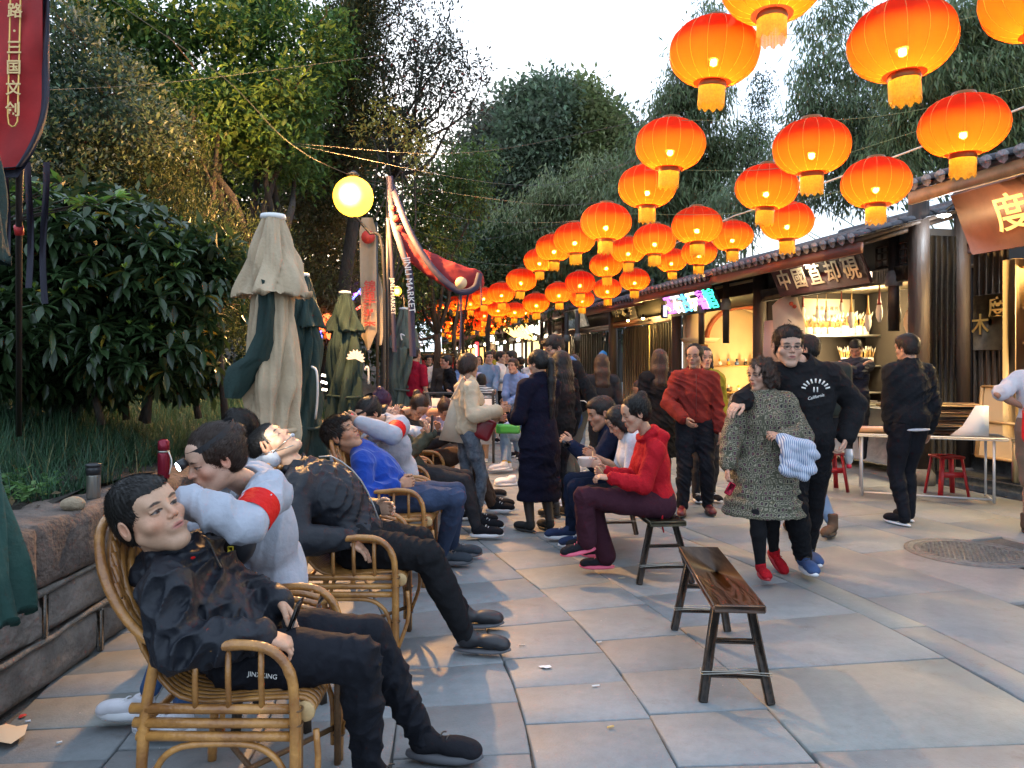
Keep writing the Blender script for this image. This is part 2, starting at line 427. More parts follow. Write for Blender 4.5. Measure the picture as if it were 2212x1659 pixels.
def strands(V, F, c, R, s, style, n, seed, down):
    r = np.random.default_rng(seed+5); f = F[r.integers(0, len(F), n)]
    a, b, d = V[f[:, 0]], V[f[:, 1]], V[f[:, 2]]; p = (a+b+d+V[f[:, 3]])/4
    nn = np.cross(b-a, d-a); nn /= np.maximum(1e-9, np.linalg.norm(nn, axis=1))[:, None]
    if ((p-c)*nn).sum() < 0: nn = -nn
    q = (p-c) @ R/s; D = np.array((0, 0, -1.)) if down is None else nrm(down)
    if style not in ('bob', 'tuft', 'curly'):
        k = ~((q[:, 1] > .045) & (q[:, 2] < (.070 if style == 'crop' else .088))); p, nn, q = p[k], nn[k], q[k]; n = len(p)
    crown = np.array((.01, -.045, .13)); fl = q-crown; fl[:, 2] *= .8
    if style in ('bun', 'topbun', 'lowbun', 'pony', 'lowpony'):
        tgt = {'bun': (0, -.105, .065), 'topbun': (0, -.085, .105), 'lowbun': (0, -.12, 0), 'pony': (0, -.105, .05), 'lowpony': (0, -.105, -.02)}[style]
        fl = np.array(tgt)-q
    if style in ('short', 'tuft', 'crop'): fl[:, 1] += .05*np.clip(q[:, 2]/.1, 0, 1)
    fw_ = fl @ R.T; ln = np.linalg.norm((p-c), axis=1); far = (ln > .15*s)[:, None]
    fw_ = np.where(far, np.tile(D, (n, 1)), fw_); fw_ += r.normal(size=(n, 3))*.018*(3 if style == 'curly' else 1)
    fw_ -= nn*(fw_*nn).sum(1)[:, None]; fw_ /= np.maximum(1e-6, np.linalg.norm(fw_, axis=1))[:, None]
    side = np.cross(fw_, nn); L = r.uniform(.016, .034, n)*s*(.45 if style == 'crop' else 1.3 if style in ('long', 'lowpony', 'pony') else 1); w = r.uniform(.0008, .0018, n)*s
    lift = r.uniform(.02, .42, n) if style not in ('curly',) else r.uniform(.1, .7, n)
    P0 = p+nn*.0004; pts = []
    for t in (0, .35, .7, 1.):
        cc = P0+fw_*(L*t)[:, None]+nn*(L*lift*t-L*.12*t*t*(3 if style == 'curly' else 1)+.0018*math.sin(t*PI))[:, None]
        ww = w*(1-t)**.6; pts += [cc-side*ww[:, None], cc+side*ww[:, None]]
    SV = np.stack(pts, 1).reshape(-1, 3); b0 = len(V)+np.arange(n)*8
    SF = np.concatenate([np.stack([b0+2*k, b0+2*k+1, b0+2*k+3, b0+2*k+2], 1) for k in range(3)])
    return np.concatenate([V, SV]), np.concatenate([F, SF])
def hand_sdf(w, d, n, side, s=1.0, curl=.35, thumb=.5, spread=.0):
    "w wrist, d to the knuckles, n palm normal (where fingers curl to), side +1 thumb on cross(d,n)"
    d = nrm(d); n = nrm(n-d*np.dot(n, d)); u = np.cross(d, n)*side
    S = SDF(); R = np.stack([u, d, n], 1)
    S.cone(w-d*.03*s, w+d*.01*s, .024*s, .021*s, .01)
    S.ell(w+d*.048*s, np.array((.040, .050, .015))*s, R, .01)
    S.box(w+d*.055*s, np.array((.036, .032, .011))*s, R, .009, .008)
    L = (.072, .080, .074, .058)
    for i, x in enumerate((.029, .010, -.009, -.027)):
        p = w+d*(.084-.004*abs(i-1.2))*s+u*x*s; a = curl*.6; r = (.0088, .0090, .0086, .0076)[i]*s
        dd = nrm(d+u*(x*spread*8))
        for j, fl in enumerate((.45, .30, .25)):
            a2 = a; q = nrm(dd*math.cos(a2)+n*math.sin(a2)); e = p+q*L[i]*fl*s
            S.cone(p, e, r*(1-.08*j), r*(.94-.09*j), .003); p = e; a += curl*(1.15 if j == 0 else .9)
    p = w+d*.022*s+u*.026*s+n*.004
    t1 = nrm(u*(.75-.4*thumb)+d*.75+n*.35*thumb); e = p+t1*.044*s; S.cone(p, e, .014*s, .0105*s, .006)
    t2 = nrm(u*(.35-.5*thumb)+d*.9+n*.5*thumb); e2 = e+t2*.030*s; S.cone(e, e2, .0102*s, .0095*s, .004)
    t3 = nrm(u*(.1-.5*thumb)+d+n*.6*thumb); S.cone(e2, e2+t3*.024*s, .0095*s, .0080*s, .004)
    return S
def ik(a, b, l1, l2, hint):
    a = np.array(a, float); b = np.array(b, float); v = b-a; L = np.linalg.norm(v); d = v/max(L, 1e-6)
    L = min(L, (l1+l2)*.998); b = a+d*L; x = (l1*l1-l2*l2+L*L)/(2*L); hh = math.sqrt(max(0, l1*l1-x*x))
    hv = np.array(hint, float); hv = nrm(hv-d*np.dot(hv, d)); return a+d*x+hv*hh, b

def shoe(parent, ank, fdir, s, style, mats, h):
    "one shoe: sole and upper; fdir horizontal toe direction, may tilt"
    f = nrm(fdir); up = np.array((0, 0, 1.)); l = nrm(np.cross(up, f)); u = np.cross(f, l); R = np.stack([l, f, u], 1)
    o = ank-u*.075*s; T = lambda x, y, z: o+R @ (np.array((x, y, z))*s)
    S = SDF(); so = {'sneak': .026, 'flat': .014, 'boot': .022, 'chunky': .036}[style]
    S.ell(T(0, .13, .052), np.array((.046, .085, .036))*s, R, .02); S.ell(T(0, .19, .040), np.array((.042, .040, .028))*s, R, .02)
    S.ell(T(0, .02, .06), np.array((.038, .060, .045))*s, R, .02)
    S.cone(T(0, -.005, .06), T(0, .0, .095 if style != 'boot' else .15), .040*s, .043*s, .02)
    cut = lambda x, y, z: -(((x-o[0])*u[0]+(y-o[1])*u[1]+(z-o[2])*u[2])-so*.7*s)
    topc = lambda x, y, z: ((x-o[0])*u[0]+(y-o[1])*u[1]+(z-o[2])*u[2])-(.110 if style != 'boot' else .17)*s
    V, F = S.mesh(h, cuts=[cut, topc]); up_o = link('shoe', mesh_np('shoe', V, F, mats[0]), parent)
    B = MB(); n = 22; prof = []
    for i in range(n):
        a = 2*PI*i/n; yy = .085+.145*math.cos(a); xx = math.sin(a)*(.040+.006*math.cos(a-.2)); prof.append((xx, yy))
    for zz, g in ((0, .96), (so*.3, 1.03), (so, 1.0)):
        B.V += [tuple(T(x*g*1.08, .085+(y-.085)*g, zz+.010*max(0, (y-.16)/.07)*(1.))) for x, y in prof]
    B.F = [[i*n+j, i*n+(j+1) % n, (i+1)*n+(j+1) % n, (i+1)*n+j] for i in range(2) for j in range(n)]+[list(range(n))[::-1], [2*n+j for j in range(n)]]; B.mi = [0]*len(B.F)
    B.build('sole', mats[1], up_o, True)
    if style in ('sneak', 'chunky') and len(mats) > 2:
        Lc = MB()
        for k in range(4): y = .075+.022*k; z = .098-.012*k; Lc.tube(spline([T(-.022, y, z-.006), T(0, y+.004, z+.002), T(.022, y+.012, z-.006)], 6), .0032*s, 5)
        Lc.build('laces', mats[2], up_o, True)
    return up_o

def shift_neck(J, dv):
    for k in ('neck', 'shL', 'shR'): J[k] = J[k]+np.array(dv)
SKIN = (.48, .27, .175)
def cloth(name, col, rough=.9, sheen=.0, bump=.5, bs=18, noise=.18, ns=5, spec=.12): return M(name, col, rough, noise=noise, nscale=ns, bump=bump, bscale=bs, sheen=sheen, spec=spec)
skin_m = M('skin', SKIN, .48, attr=True, noise=.14, nscale=55, bump=.12, bscale=260, spec=.4)
skin_m.node_tree.nodes['Principled BSDF'].inputs['Subsurface Weight'].default_value = .0
hair_black = M('black hair', (.012, .010, .009), .5, spec=.35)
hair_brown = M('brown hair', (.035, .020, .014), .5, spec=.35)
hair_purple = M('purple hair', (.04, .014, .045), .5, spec=.35)

def person(label, J, top=None, bottom=None, shoes=None, hair=('short', None), skin=SKIN, s=1.0, lod=1, build=1.0, female=False, fat=1.0,
           face=None, hands=(None, None), group=None, glasses=False, seed=1, handpose=(), extra=None):
    """J: world joints  pel neck head hF(face dir) hU sF(chest dir) shL shR elL elR wrL wrR hipL hipR knL knR anL anR toeL toeR (directions)
    top = dict(mat, th, sleeve 0..1, hem, kind)   bottom = dict(mat, th, kind, length)"""
    base = np.array((float((J['anL'][0]+J['anR'][0])/2), float((J['anL'][1]+J['anR'][1])/2), 0)) if 'base' not in J else J['base']
    root = empty('person', base, label, 'person', group)
    H = {0: .0045, 1: .007, 2: .011}[lod]; HH = {0: .0026, 1: .0042, 2: .007}[lod]
    pel, neck, head = J['pel'], J['neck'], J['head']; sp = nrm(neck-pel); sl = np.linalg.norm(neck-pel)
    ax = nrm(J['shL']-J['shR']); ax = nrm(ax-sp*np.dot(ax, sp)); fw = np.cross(ax, sp)
    if np.dot(fw, J['sF']) < 0: fw = -fw
    RT = np.stack([ax, fw, sp], 1); hax = nrm(J['hipL']-J['hipR']); b = build
    RH = np.stack([hax, nrm(np.cross(hax, sp))*(1 if np.dot(np.cross(hax, sp), fw) > 0 else -1), sp], 1)
    bend = J.get('bend', np.zeros(3)); mid = pel+(neck-pel)*.5+bend
    def torso(S, t, hem=0.0, belly=0.0):
        k = .05*s; w = .86 if female else 1.0
        S.ell(neck-sp*.19*s+bend*.6, (.150*w*b*s+t, (.098+.012*(b-1))*b*s+t, .17*s+t), RT, k)
        S.ell(mid-sp*.02*s+fw*(.01+belly), (.138*w*b*s+t, .092*b*s+t+belly, .16*s+t), RT, k)
        S.ell(pel+sp*.04*s, ((.150 if not female else .155)*b*s+t, .102*b*s+t, .13*s+t), RH, k)
        for q in 'LR': S.cone(neck-sp*.018*s, J['sh'+q]+sp*.004*s, .040*s+t, .036*s*b+t, .04*s)
        S.cone(J['shL']-sp*.03*s, J['shR']-sp*.03*s, .044*s*b+t, .044*s*b+t, .03)
        S.cone(neck-sp*.03*s, neck+nrm(head-neck)*.02*s, .075*s+t, .050*s+t, .03*s)
        if female: [S.ell(neck-sp*.20*s+fw*.075*s+q*ax*.065*s, (.052*s+t, .045*s+t, .055*s+t), RT, .03) for q in (-1, 1)]
    def arm(S, q, t, upto=1.0, flare=0.):
        a, e, w = J['sh'+q], J['el'+q], J['wr'+q]; r0, r1, r2 = .046*s*b+t, .040*s*b+t, .028*s+t+flare
        if upto <= .5: S.cone(a, a+(e-a)*upto*2, r0, r0+(r1-r0)*upto*2+flare, .02)
        else:
            S.cone(a, e, r0, r1, .03); f = (upto-.5)*2; w2 = e+(w-e)*f
            S.cone(e, e+(w2-e)*.45, r1, .037*s*b+t, .02); S.cone(e+(w2-e)*.45, w2, .037*s*b+t, r2 if f > .9 else .034*s+t, .02)
    def leg(S, q, t, upto=1.0, flare=0.):
        a, kn, an = J['hip'+q], J['kn'+q], J['an'+q]; an2 = kn+(an-kn)*upto; lb = .5+.5*b
        S.cone(a, a+(kn-a)*.5, .088*s*lb+t, .074*s*lb+t, .04); S.cone(a+(kn-a)*.5, kn, .074*s*lb+t, .054*s*lb+t, .03)
        if upto > 0: S.cone(kn, kn+(an2-kn)*.35, .054*s*lb+t, .054*s*lb+t, .02); S.cone(kn+(an2-kn)*.35, an2, .054*s*lb+t, .036*s+t+flare, .02)
    # ---- body: one continuous mesh (torso and limbs, then head and hands at a finer grid, overlapping inside neck and wrists)
    S = SDF(); torso(S, -.012); R = frame(J['hF'], J.get('hU', (0, 0, 1)))
    for q in 'LR': arm(S, q, -.006); leg(S, q, -.008)
    nb = head+R @ (np.array((0, -.022, -.07))*s)
    S.cone(neck-sp*.03*s, nb, .058*s*(.85 if female else 1.)*(.6+.4*fat), .052*s*(.85 if female else 1.)*(.6+.4*fat), .02)
    parts = []; V, F = S.mesh(max(H*1.6, .009)); parts.append((V, F, np.tile(np.array(skin), (len(V), 1))))
    hs = head_sdf(head, R, s*J.get('hs', 1.0), fat, seed); hs.cone(nb, neck+(nb-neck)*.35, .053*s*(.85 if female else 1.)*(.6+.4*fat), .058*s*(.85 if female else 1.)*(.6+.4*fat), .015)
    V, F = hs.mesh(HH); fp = dict(beard=0, eyes='open'); fp.update(face or {})
    parts.append((V, F, face_paint(V, head, R, s*J.get('hs', 1.0), skin, **fp)))
    hp = dict(handpose)
    for q in 'LR':
        if hp.get(q) == 'none': continue
        d = nrm(J['wr'+q]-J['el'+q]); pz = hp.get(q, {}); dd = nrm(pz.get('d', d)); n = pz.get('n', ax*(-1 if q == 'L' else 1))
        hsd = hand_sdf(J['wr'+q], dd, np.array(n, float), pz.get('side', -1 if q == 'L' else 1), s*(.92 if female else 1), pz.get('curl', .4), pz.get('thumb', .5))
        V, F = hsd.mesh(HH if lod < 2 else .006)
        cc = np.tile(np.array(skin)*(1.03, .97, .95), (len(V), 1)); parts.append((V, F, cc))
    off = 0; VV = []; FF = []; CC = []
    for V, F, c_ in parts: VV.append(V); FF.append(F+off); CC.append(c_); off += len(V)
    link('body', mesh_np('body', np.concatenate(VV), np.concatenate(FF), skin_m, True, np.concatenate(CC)), root)
    # ---- hair
    if hair and hair[0]:
        V, F = hair_mesh(hair[0], head, R, s*J.get('hs', 1.0), HH*1.15, seed, fat, hair[2] if len(hair) > 2 else None)
        nf = {0: 5200, 1: 1800, 2: 500}[lod]
        if nf and len(F): V, F = strands(V, F, head, R, s, hair[0], nf, seed, hair[2] if len(hair) > 2 else None)
        link('hair', mesh_np('hair', V, F, hair[1] or hair_black), root)
    foldseed = seed*13
    def folds(amp, fr=38.):
        def f(p):
            w = p+.05*np.stack([nsum(p, 9, foldseed+i, 3) for i in range(3)], 1).astype(np.float32)
            a = nsum(w, fr*1.15, foldseed+5, 3); b2 = nsum(w, fr*2.1, foldseed+9, 4); m = np.clip(nsum(p, 7, foldseed+2, 3)*1.2+.75, .3, 1.3)
            return ((np.abs(a)**.9*2.4-.6)*amp*.95+(np.abs(b2)*1.8-.4)*amp*.42)*m
        return f
    # ---- trousers
    if bottom:
        S = SDF(); t = bottom.get('th', .010); kd = bottom.get('kind', 'trousers')
        if kd in ('trousers', 'leggings'):
            S.ell(pel+sp*.03*s, (.150*b*s+t, .106*b*s+t, .12*s+t), RH, .05)
            for q in 'LR': leg(S, q, t, bottom.get('length', .97), bottom.get('flare', .0))
            V, F = S.mesh(H, folds(bottom.get('fold', .006)*.7))
            link('trousers', mesh_np('trousers', V, F, bottom['mat']), root)
    if top:
        S = SDF(); t = top.get('th', .014)+.005; torso(S, t, belly=top.get('belly', 0))
        for q in 'LR': arm(S, q, t, top.get('sleeve', .97), top.get('cuff', .0))
        kind = top.get('kind', 'jacket'); hem = top.get('hem', .02)
        if kind in ('coat', 'dress'):
            L = top['len']; dn = top.get('dn', np.array((0, 0, -1.))); rb = top.get('flare', .2)
            S.ell(pel+dn*L*.25, (.175*b*s+t, .13*b*s+t, L*.4), RH, .06)
            nst = 5
            for i in range(nst):
                f = (i+1)/nst; S.ell(pel+dn*L*f*.96, (.155*b*s+t+rb*.4*f, .115*b*s+t+rb*.36*f, L/nst), RH, .05)
        ND = nrm(head-neck); npos = neck+ND*.055*s
        S.ell(neck+ND*.080*s+fw*top.get('open', .015), (.064*s+t*.5, .064*s+t*.5, .055*s), RT, .01, True)
        if kind in ('hoodie', 'jacket', 'coat') and top.get('collar', True):
            n = 14; pr = .010 if kind != 'hoodie' else .022
            for i in range(n):
                a0 = 2*PI*i/n; a1 = 2*PI*(i+1)/n
                f0 = lambda a: neck+ND*(.030-.030*math.cos(a))*s+(ax*math.sin(a)*.078+fw*(math.cos(a)*.075+.005))*s
                S.cone(f0(a0), f0(a1), pr+(.012 if kind == 'hoodie' else .002)*(1-math.cos(a0))/2, pr+(.012 if kind == 'hoodie' else .002)*(1-math.cos(a1))/2, .012)
            if top.get('hood', kind == 'hoodie'):
                S.ell(neck-fw*.085*s-sp*.035*s, (.095*s, .045*s, .085*s), RT, .03); S.cone(neck-fw*.11*s+ax*.07*s, neck-fw*.11*s-ax*.07*s, .03, .03, .03)
        def hemcut(x, y, z):
            hp_ = pel-sp*hem if kind not in ('coat', 'dress') else pel+top.get('dn', np.array((0, 0, -1.)))*top['len']
            nn = sp if kind not in ('coat', 'dress') else -top.get('dn', np.array((0, 0, -1.)))
            d = -((x-hp_[0])*nn[0]+(y-hp_[1])*nn[1]+(z-hp_[2])*nn[2])
            # arms may hang below the hem: only cut near the trunk
            for q in 'LR':
                for a, e in ((J['sh'+q], J['el'+q]), (J['el'+q], J['wr'+q])):
                    v = e-a; L2 = v @ v; tt = np.clip(((x-a[0])*v[0]+(y-a[1])*v[1]+(z-a[2])*v[2])/L2, 0, 1)
                    dd = np.sqrt((x-a[0]-tt*v[0])**2+(y-a[1]-tt*v[1])**2+(z-a[2]-tt*v[2])**2); d = np.where(dd < .055*s*b+t+.012, -1., d)
            return d
        V, F = S.mesh(H, folds(top.get('fold', .007), top.get('ff', 34.)), cuts=[hemcut])
        nm = {'tee': 'shirt', 'shirt': 'shirt', 'jacket': 'jacket', 'hoodie': 'hoodie', 'coat': 'coat', 'dress': 'dress'}[kind]
        jo = link(nm, mesh_np(nm, V, F, top['mat']), root)
        if top.get('zip'):
            pts = [neck-sp*(.02+.0*s)+fw*(.085*b*s+t)]
            for i in range(1, 8): f = i/7; pts.append(neck+(pel-neck)*f*.95+bend*math.sin(f*PI)+fw*((.100+.012*math.sin(f*PI))*b*s+t+.004+top.get('belly', 0)*math.sin(f*PI)*1.6))
            MB().tube(pts, .004, 5).build('zip', top['zip'], jo, True)
    if shoes:
        for q in 'LR': shoe(root, J['an'+q], J['toe'+q], s*(.92 if female else 1.0), shoes[0], shoes[1], H)
    if glasses:
        B = MB(); T = lambda x, y, z: head+R @ (np.array((x, y, z))*s*J.get('hs', 1.0))
        for q in (-1, 1):
            ring = [T(q*.032+.022*math.cos(a)*1.05, .096, .001+.0145*math.sin(a)) for a in np.linspace(0, 2*PI, 15)]; B.tube(ring, .0014, 5, False)
            B.tube([T(q*.056, .095, .006), T(q*.074, .06, .006), T(q*.080, -.01, .004)], .0014, 5)
        B.tube([T(-.010, .097, .003), T(0, .099, .005), T(.010, .097, .003)], .0013, 5)
        B.build('glasses', M('black frame', (.02, .02, .022), .3), root, True)
    return root, R

def stand_J(x, y, yaw, h=1.70, fl=.0, fr=.0, lean=.0, look=None, lookz=0., wl=None, wr=None, spread=.09, toe=None, z0=0., liftL=0, liftR=0, turn=0., build=1.0):
    "upright figure: yaw = heading in degrees (0 = +X, 90 = away from camera, -90 = towards camera); fl/fr foot offsets forward"
    s = h/1.72; a = math.radians(yaw); f = np.array((math.cos(a), math.sin(a), 0)); l = np.array((-math.sin(a), math.cos(a), 0)); o = np.array((x, y, z0)); u = np.array((0, 0, 1.))
    dz = -.02*min(1, abs(fl-fr)/.4)
    J = dict(base=o*np.array((1, 1, 0))+np.array((0, 0, z0))); J['pel'] = o+u*(.95+dz)*s; sp = nrm(u+f*lean); J['neck'] = J['pel']+sp*.49*s
    ta = math.radians(turn); l2 = l*math.cos(ta)-f*math.sin(ta); f2 = f*math.cos(ta)+l*math.sin(ta)
    sw = .165*(.6+.4*build)
    J['shL'] = J['neck']-sp*.065*s+l2*sw*s; J['shR'] = J['neck']-sp*.065*s-l2*sw*s
    J['hipL'] = J['pel']+l*.085*s-u*.04*s; J['hipR'] = J['pel']-l*.085*s-u*.04*s
    lk = nrm((look if look is not None else f2)+np.array((0, 0, lookz))); hz = nrm(np.array((lk[0], lk[1], 0)))
    J['head'] = J['neck']+sp*.155*s+hz*.022*s+f*lean*.04; J['hF'] = lk; J['hU'] = u; J['sF'] = f2
    for q, off, lift in (('L', fl, liftL), ('R', fr, liftR)):
        sg = 1 if q == 'L' else -1; an = o+l*sg*spread*s+f*off*s+u*(.082*s+lift)
        J['kn'+q], J['an'+q] = ik(J['hip'+q], an, .43*s, .41*s, f+l*sg*.05)
        tt = f*math.cos(math.radians(8))+l*sg*math.sin(math.radians(8)); J['toe'+q] = tt if toe is None else toe; 
        if lift > .02: J['toe'+q] = nrm(tt-u*min(.9, lift*4))
        w = (wl if q == 'L' else wr)
        if w is None: w = J['sh'+q]+l2*sg*.075*s-u*.52*s+f2*.05*s; hint = -f2+l2*sg*.3
        elif len(w) == 2: w, hint = w
        else: hint = -u*.8+l2*sg*.5-f2*.3
        J['el'+q], J['wr'+q] = ik(J['sh'+q], w, .285*s, .25*s, hint)
    return J, s
def seat_J(pel, neck, yaw, h, an, kn_hint=None, wl=None, wr=None, head=None, hF=None, hU=None, toe=None, syaw=None, hipw=.09):
    s = h/1.72; a = math.radians(yaw); f = np.array((math.cos(a), math.sin(a), 0)); l = np.array((-math.sin(a), math.cos(a), 0)); u = np.array((0, 0, 1.))
    pel = np.array(pel, float); sp = nrm(np.array(neck)-pel); neck = pel+sp*.49*s; J = dict(pel=pel, neck=neck, base=np.array((pel[0], pel[1], 0)))
    a2 = math.radians(yaw if syaw is None else syaw); l2 = np.array((-math.sin(a2), math.cos(a2), 0)); f2 = nrm(np.cross(l2, sp)); 
    l2 = nrm(l2-sp*np.dot(l2, sp))
    J['shL'] = neck-sp*.065*s+l2*.165*s; J['shR'] = neck-sp*.065*s-l2*.165*s; J['sF'] = f2
    J['hipL'] = pel+l*hipw*s-sp*.02; J['hipR'] = pel-l*hipw*s-sp*.02
    J['hF'] = nrm(hF if hF is not None else f2); J['hU'] = np.array(hU if hU is not None else sp, float); J['head'] = np.array(head, float) if head is not None else neck+sp*.15*s+J['hF']*.02
    for q in 'LR':
        sg = 1 if q == 'L' else -1
        J['kn'+q], J['an'+q] = ik(J['hip'+q], an[q], .43*s, .41*s, u*.9+f*.5 if kn_hint is None else kn_hint)
        J['toe'+q] = f if toe is None else (toe[q] if isinstance(toe, dict) else toe)
        w = wl if q == 'L' else wr; hint = -u*.6+l2*sg*.6-f2*.4
        if isinstance(w, tuple): w, hint = w
        J['el'+q], J['wr'+q] = ik(J['sh'+q], w, .285*s, .25*s, hint)
    return J, s
# ================================================================ ground, paving, wall, bank
mortar = M('mortar', (.13, .125, .115), .9, noise=.5, nscale=30, bump=.4, bscale=120)
def slab_mat():
    m = bpy.data.materials.new('paving stone'); m.use_nodes = True; N = m.node_tree.nodes; L = m.node_tree.links; b = N['Principled BSDF']
    oi = N.new('ShaderNodeObjectInfo'); at = N.new('ShaderNodeAttribute'); at.attribute_name = 'Col'; at.attribute_type = 'GEOMETRY'
    geo = N.new('ShaderNodeNewGeometry')
    n1 = N.new('ShaderNodeTexNoise'); n1.inputs['Scale'].default_value = 1.7; n1.inputs['Detail'].default_value = 8; n1.inputs['Roughness'].default_value = .6
    n2 = N.new('ShaderNodeTexNoise'); n2.inputs['Scale'].default_value = 14; n2.inputs['Detail'].default_value = 8; n2.inputs['Roughness'].default_value = .75
    n3 = N.new('ShaderNodeTexNoise'); n3.inputs['Scale'].default_value = 90; n3.inputs['Detail'].default_value = 4
    n4 = N.new('ShaderNodeTexNoise'); n4.inputs['Scale'].default_value = 3.3; n4.inputs['Detail'].default_value = 10; n4.inputs['Roughness'].default_value = .8
    for n in (n1, n2, n3, n4): L.new(geo.outputs['Position'], n.inputs[0])
    r = N.new('ShaderNodeValToRGB'); L.new(n1.outputs[0], r.inputs[0])
    e = r.color_ramp.elements; e[0].position = .3; e[0].color = (.175, .19, .198, 1); e[1].position = .68; e[1].color = (.25, .255, .255, 1)
    r2 = N.new('ShaderNodeValToRGB'); L.new(n2.outputs[0], r2.inputs[0]); e = r2.color_ramp.elements; e[0].position = .28; e[0].color = (.80, .80, .80, 1); e[1].position = .6; e[1].color = (1.05, 1.05, 1.05, 1)
    m1 = N.new('ShaderNodeMix'); m1.data_type = 'RGBA'; m1.blend_type = 'MULTIPLY'; m1.inputs[0].default_value = 1; L.new(r.outputs[0], m1.inputs[6]); L.new(r2.outputs[0], m1.inputs[7])
    m2 = N.new('ShaderNodeMix'); m2.data_type = 'RGBA'; m2.blend_type = 'MULTIPLY'; m2.inputs[0].default_value = 1; L.new(m1.outputs[2], m2.inputs[6]); L.new(at.outputs['Color'], m2.inputs[7])
    # old spills: dark reddish-brown blotches with a shape of their own
    r3 = N.new('ShaderNodeValToRGB'); L.new(n4.outputs[0], r3.inputs[0]); e = r3.color_ramp.elements; e[0].position = .57; e[0].color = (0, 0, 0, 1); e[1].position = .70; e[1].color = (1, 1, 1, 1)
    m3 = N.new('ShaderNodeMix'); m3.data_type = 'RGBA'; L.new(m2.outputs[2], m3.inputs[6]); m3.inputs[7].default_value = (.12, .085, .075, 1)
    ms = N.new('ShaderNodeMath'); ms.operation = 'MULTIPLY'; ms.inputs[1].default_value = .55; L.new(r3.outputs[0], ms.inputs[0]); L.new(ms.outputs[0], m3.inputs[0])
    L.new(m3.outputs[2], b.inputs['Base Color'])
    rr = N.new('ShaderNodeMapRange'); rr.inputs[3].default_value = .42; rr.inputs[4].default_value = .72; L.new(n2.outputs[0], rr.inputs[0]); L.new(rr.outputs[0], b.inputs['Roughness'])
    bp = N.new('ShaderNodeBump'); bp.inputs['Strength'].default_value = .35; bp.inputs['Distance'].default_value = .006
    ad = N.new('ShaderNodeMath'); ad.operation = 'ADD'; L.new(n2.outputs[0], ad.inputs[0]); L.new(n3.outputs[0], ad.inputs[1]); L.new(ad.outputs[0], bp.inputs['Height']); L.new(bp.outputs[0], b.inputs['Normal'])
    return m
slab_m = slab_mat()
gr = MB(); gr.add([(-150, -30, -.02), (150, -30, -.02), (150, 250, -.02), (-150, 250, -.02)], [[0, 1, 2, 3]])
ground = gr.build('ground', mortar); ground['kind'] = 'structure'
pav = empty('pavement', (0, 0, 0)); pav['kind'] = 'structure'
def th_at(y): return math.radians(1+17.5*np.clip((y-2.2)/2.8, 0, 1)**1.3)
cy = np.arange(0.8, 26, .05); cx = np.zeros(len(cy)); i0 = int(np.argmin(abs(cy-3.2))); 
for i in range(i0+1, len(cy)): cx[i] = cx[i-1]-math.tan(th_at(cy[i]))*.05
for i in range(i0-1, -1, -1): cx[i] = cx[i+1]+math.tan(th_at(cy[i]))*.05
cx += .59
def pav_pt(u, v):
    "u: metres to the right of the reference joint, v: distance along the street"
    x = np.interp(v, cy, cx); t = th_at(v); return np.array((x+u*math.cos(t), v+u*math.sin(t), 0))
slabs = []; wid = .535
us = [-5*wid+wid*i for i in range(7)]+[1.70, 1.93, 2.75, 3.55, 4.35, 5.2, 6.1, 7.0]
for k in range(len(us)-1):
    u0, u1 = us[k], us[k+1]; v = .9+rnd.random()*.4
    while v < 24:
        L_ = rnd.uniform(.36, .50) if k < 6 else rnd.uniform(.5, .8) if k == 6 else rnd.uniform(.8, 1.25)
        slabs.append((u0, u1, v, v+L_)); v += L_
g2 = .005; PV, PF, PC = [], [], []; vis = []
for (u0, u1, v0, v1) in slabs:
    n = 2 if (v1 < 5) else 1; gap = g2*rnd.uniform(.4, 1.1); z = rnd.uniform(-.0025, .0025)
    A = []; 
    for v in np.linspace(v0+gap, v1-gap, n+1): A.append((u0+gap*rnd.uniform(.6, 1.6), v))
    for v in np.linspace(v1-gap, v0+gap, n+1): A.append((u1-gap*rnd.uniform(.6, 1.6), v))
    top = [pav_pt(u+rnd.uniform(-.003, .003), v+rnd.uniform(-.003, .003))+np.array((0, 0, z+rnd.uniform(-.001, .001))) for u, v in A]; m_ = len(top); cen = sum(top)/m_
    inn = [cen+(p-cen)*(1-.008/max(.1, np.linalg.norm(p-cen))) for p in top]; out = [p-np.array((0, 0, .004)) for p in top]; bot = [p-np.array((0, 0, .03)) for p in top]
    V = inn+out+bot; F = [list(range(m_))[::-1]]+[[i, (i+1) % m_, m_+(i+1) % m_, m_+i] for i in range(m_)]+[[m_+i, m_+(i+1) % m_, 2*m_+(i+1) % m_, 2*m_+i] for i in range(m_)]
    hue = rnd.random(); tone = rnd.uniform(.92, 1.06); colr = np.array((1.03, .98, .95) if hue < .3 else (.97, 1.0, 1.02) if hue < .85 else (1.0, 1.0, .93))*tone
    px = HX+cen[0]/cen[1]*FOC; py = HY+1.5*FOC/cen[1]
    seen = -60 < px < 2270 and py < 1750 and cen[0] > -2.35
    if not seen and cen[1] > 3: continue
    vis.append((cen[1], V, F, colr))
vis.sort(key=lambda q: q[0])
for i, (d, V, F, colr) in enumerate(vis):
    F = [f[::-1] for f in F]
    if i < 298: link('paving_slab', mesh_np('paving_slab', V, F, slab_m, False, np.tile(colr, (len(V), 1))), pav)
    else: b0 = len(PV); PV += list(V); PF += [[j+b0 for j in f] for f in F]; PC += [colr]*len(V)
if PV: link('far_paving', mesh_np('far_paving', PV, PF, slab_m, False, np.array(PC)), pav)['kind'] = 'stuff'

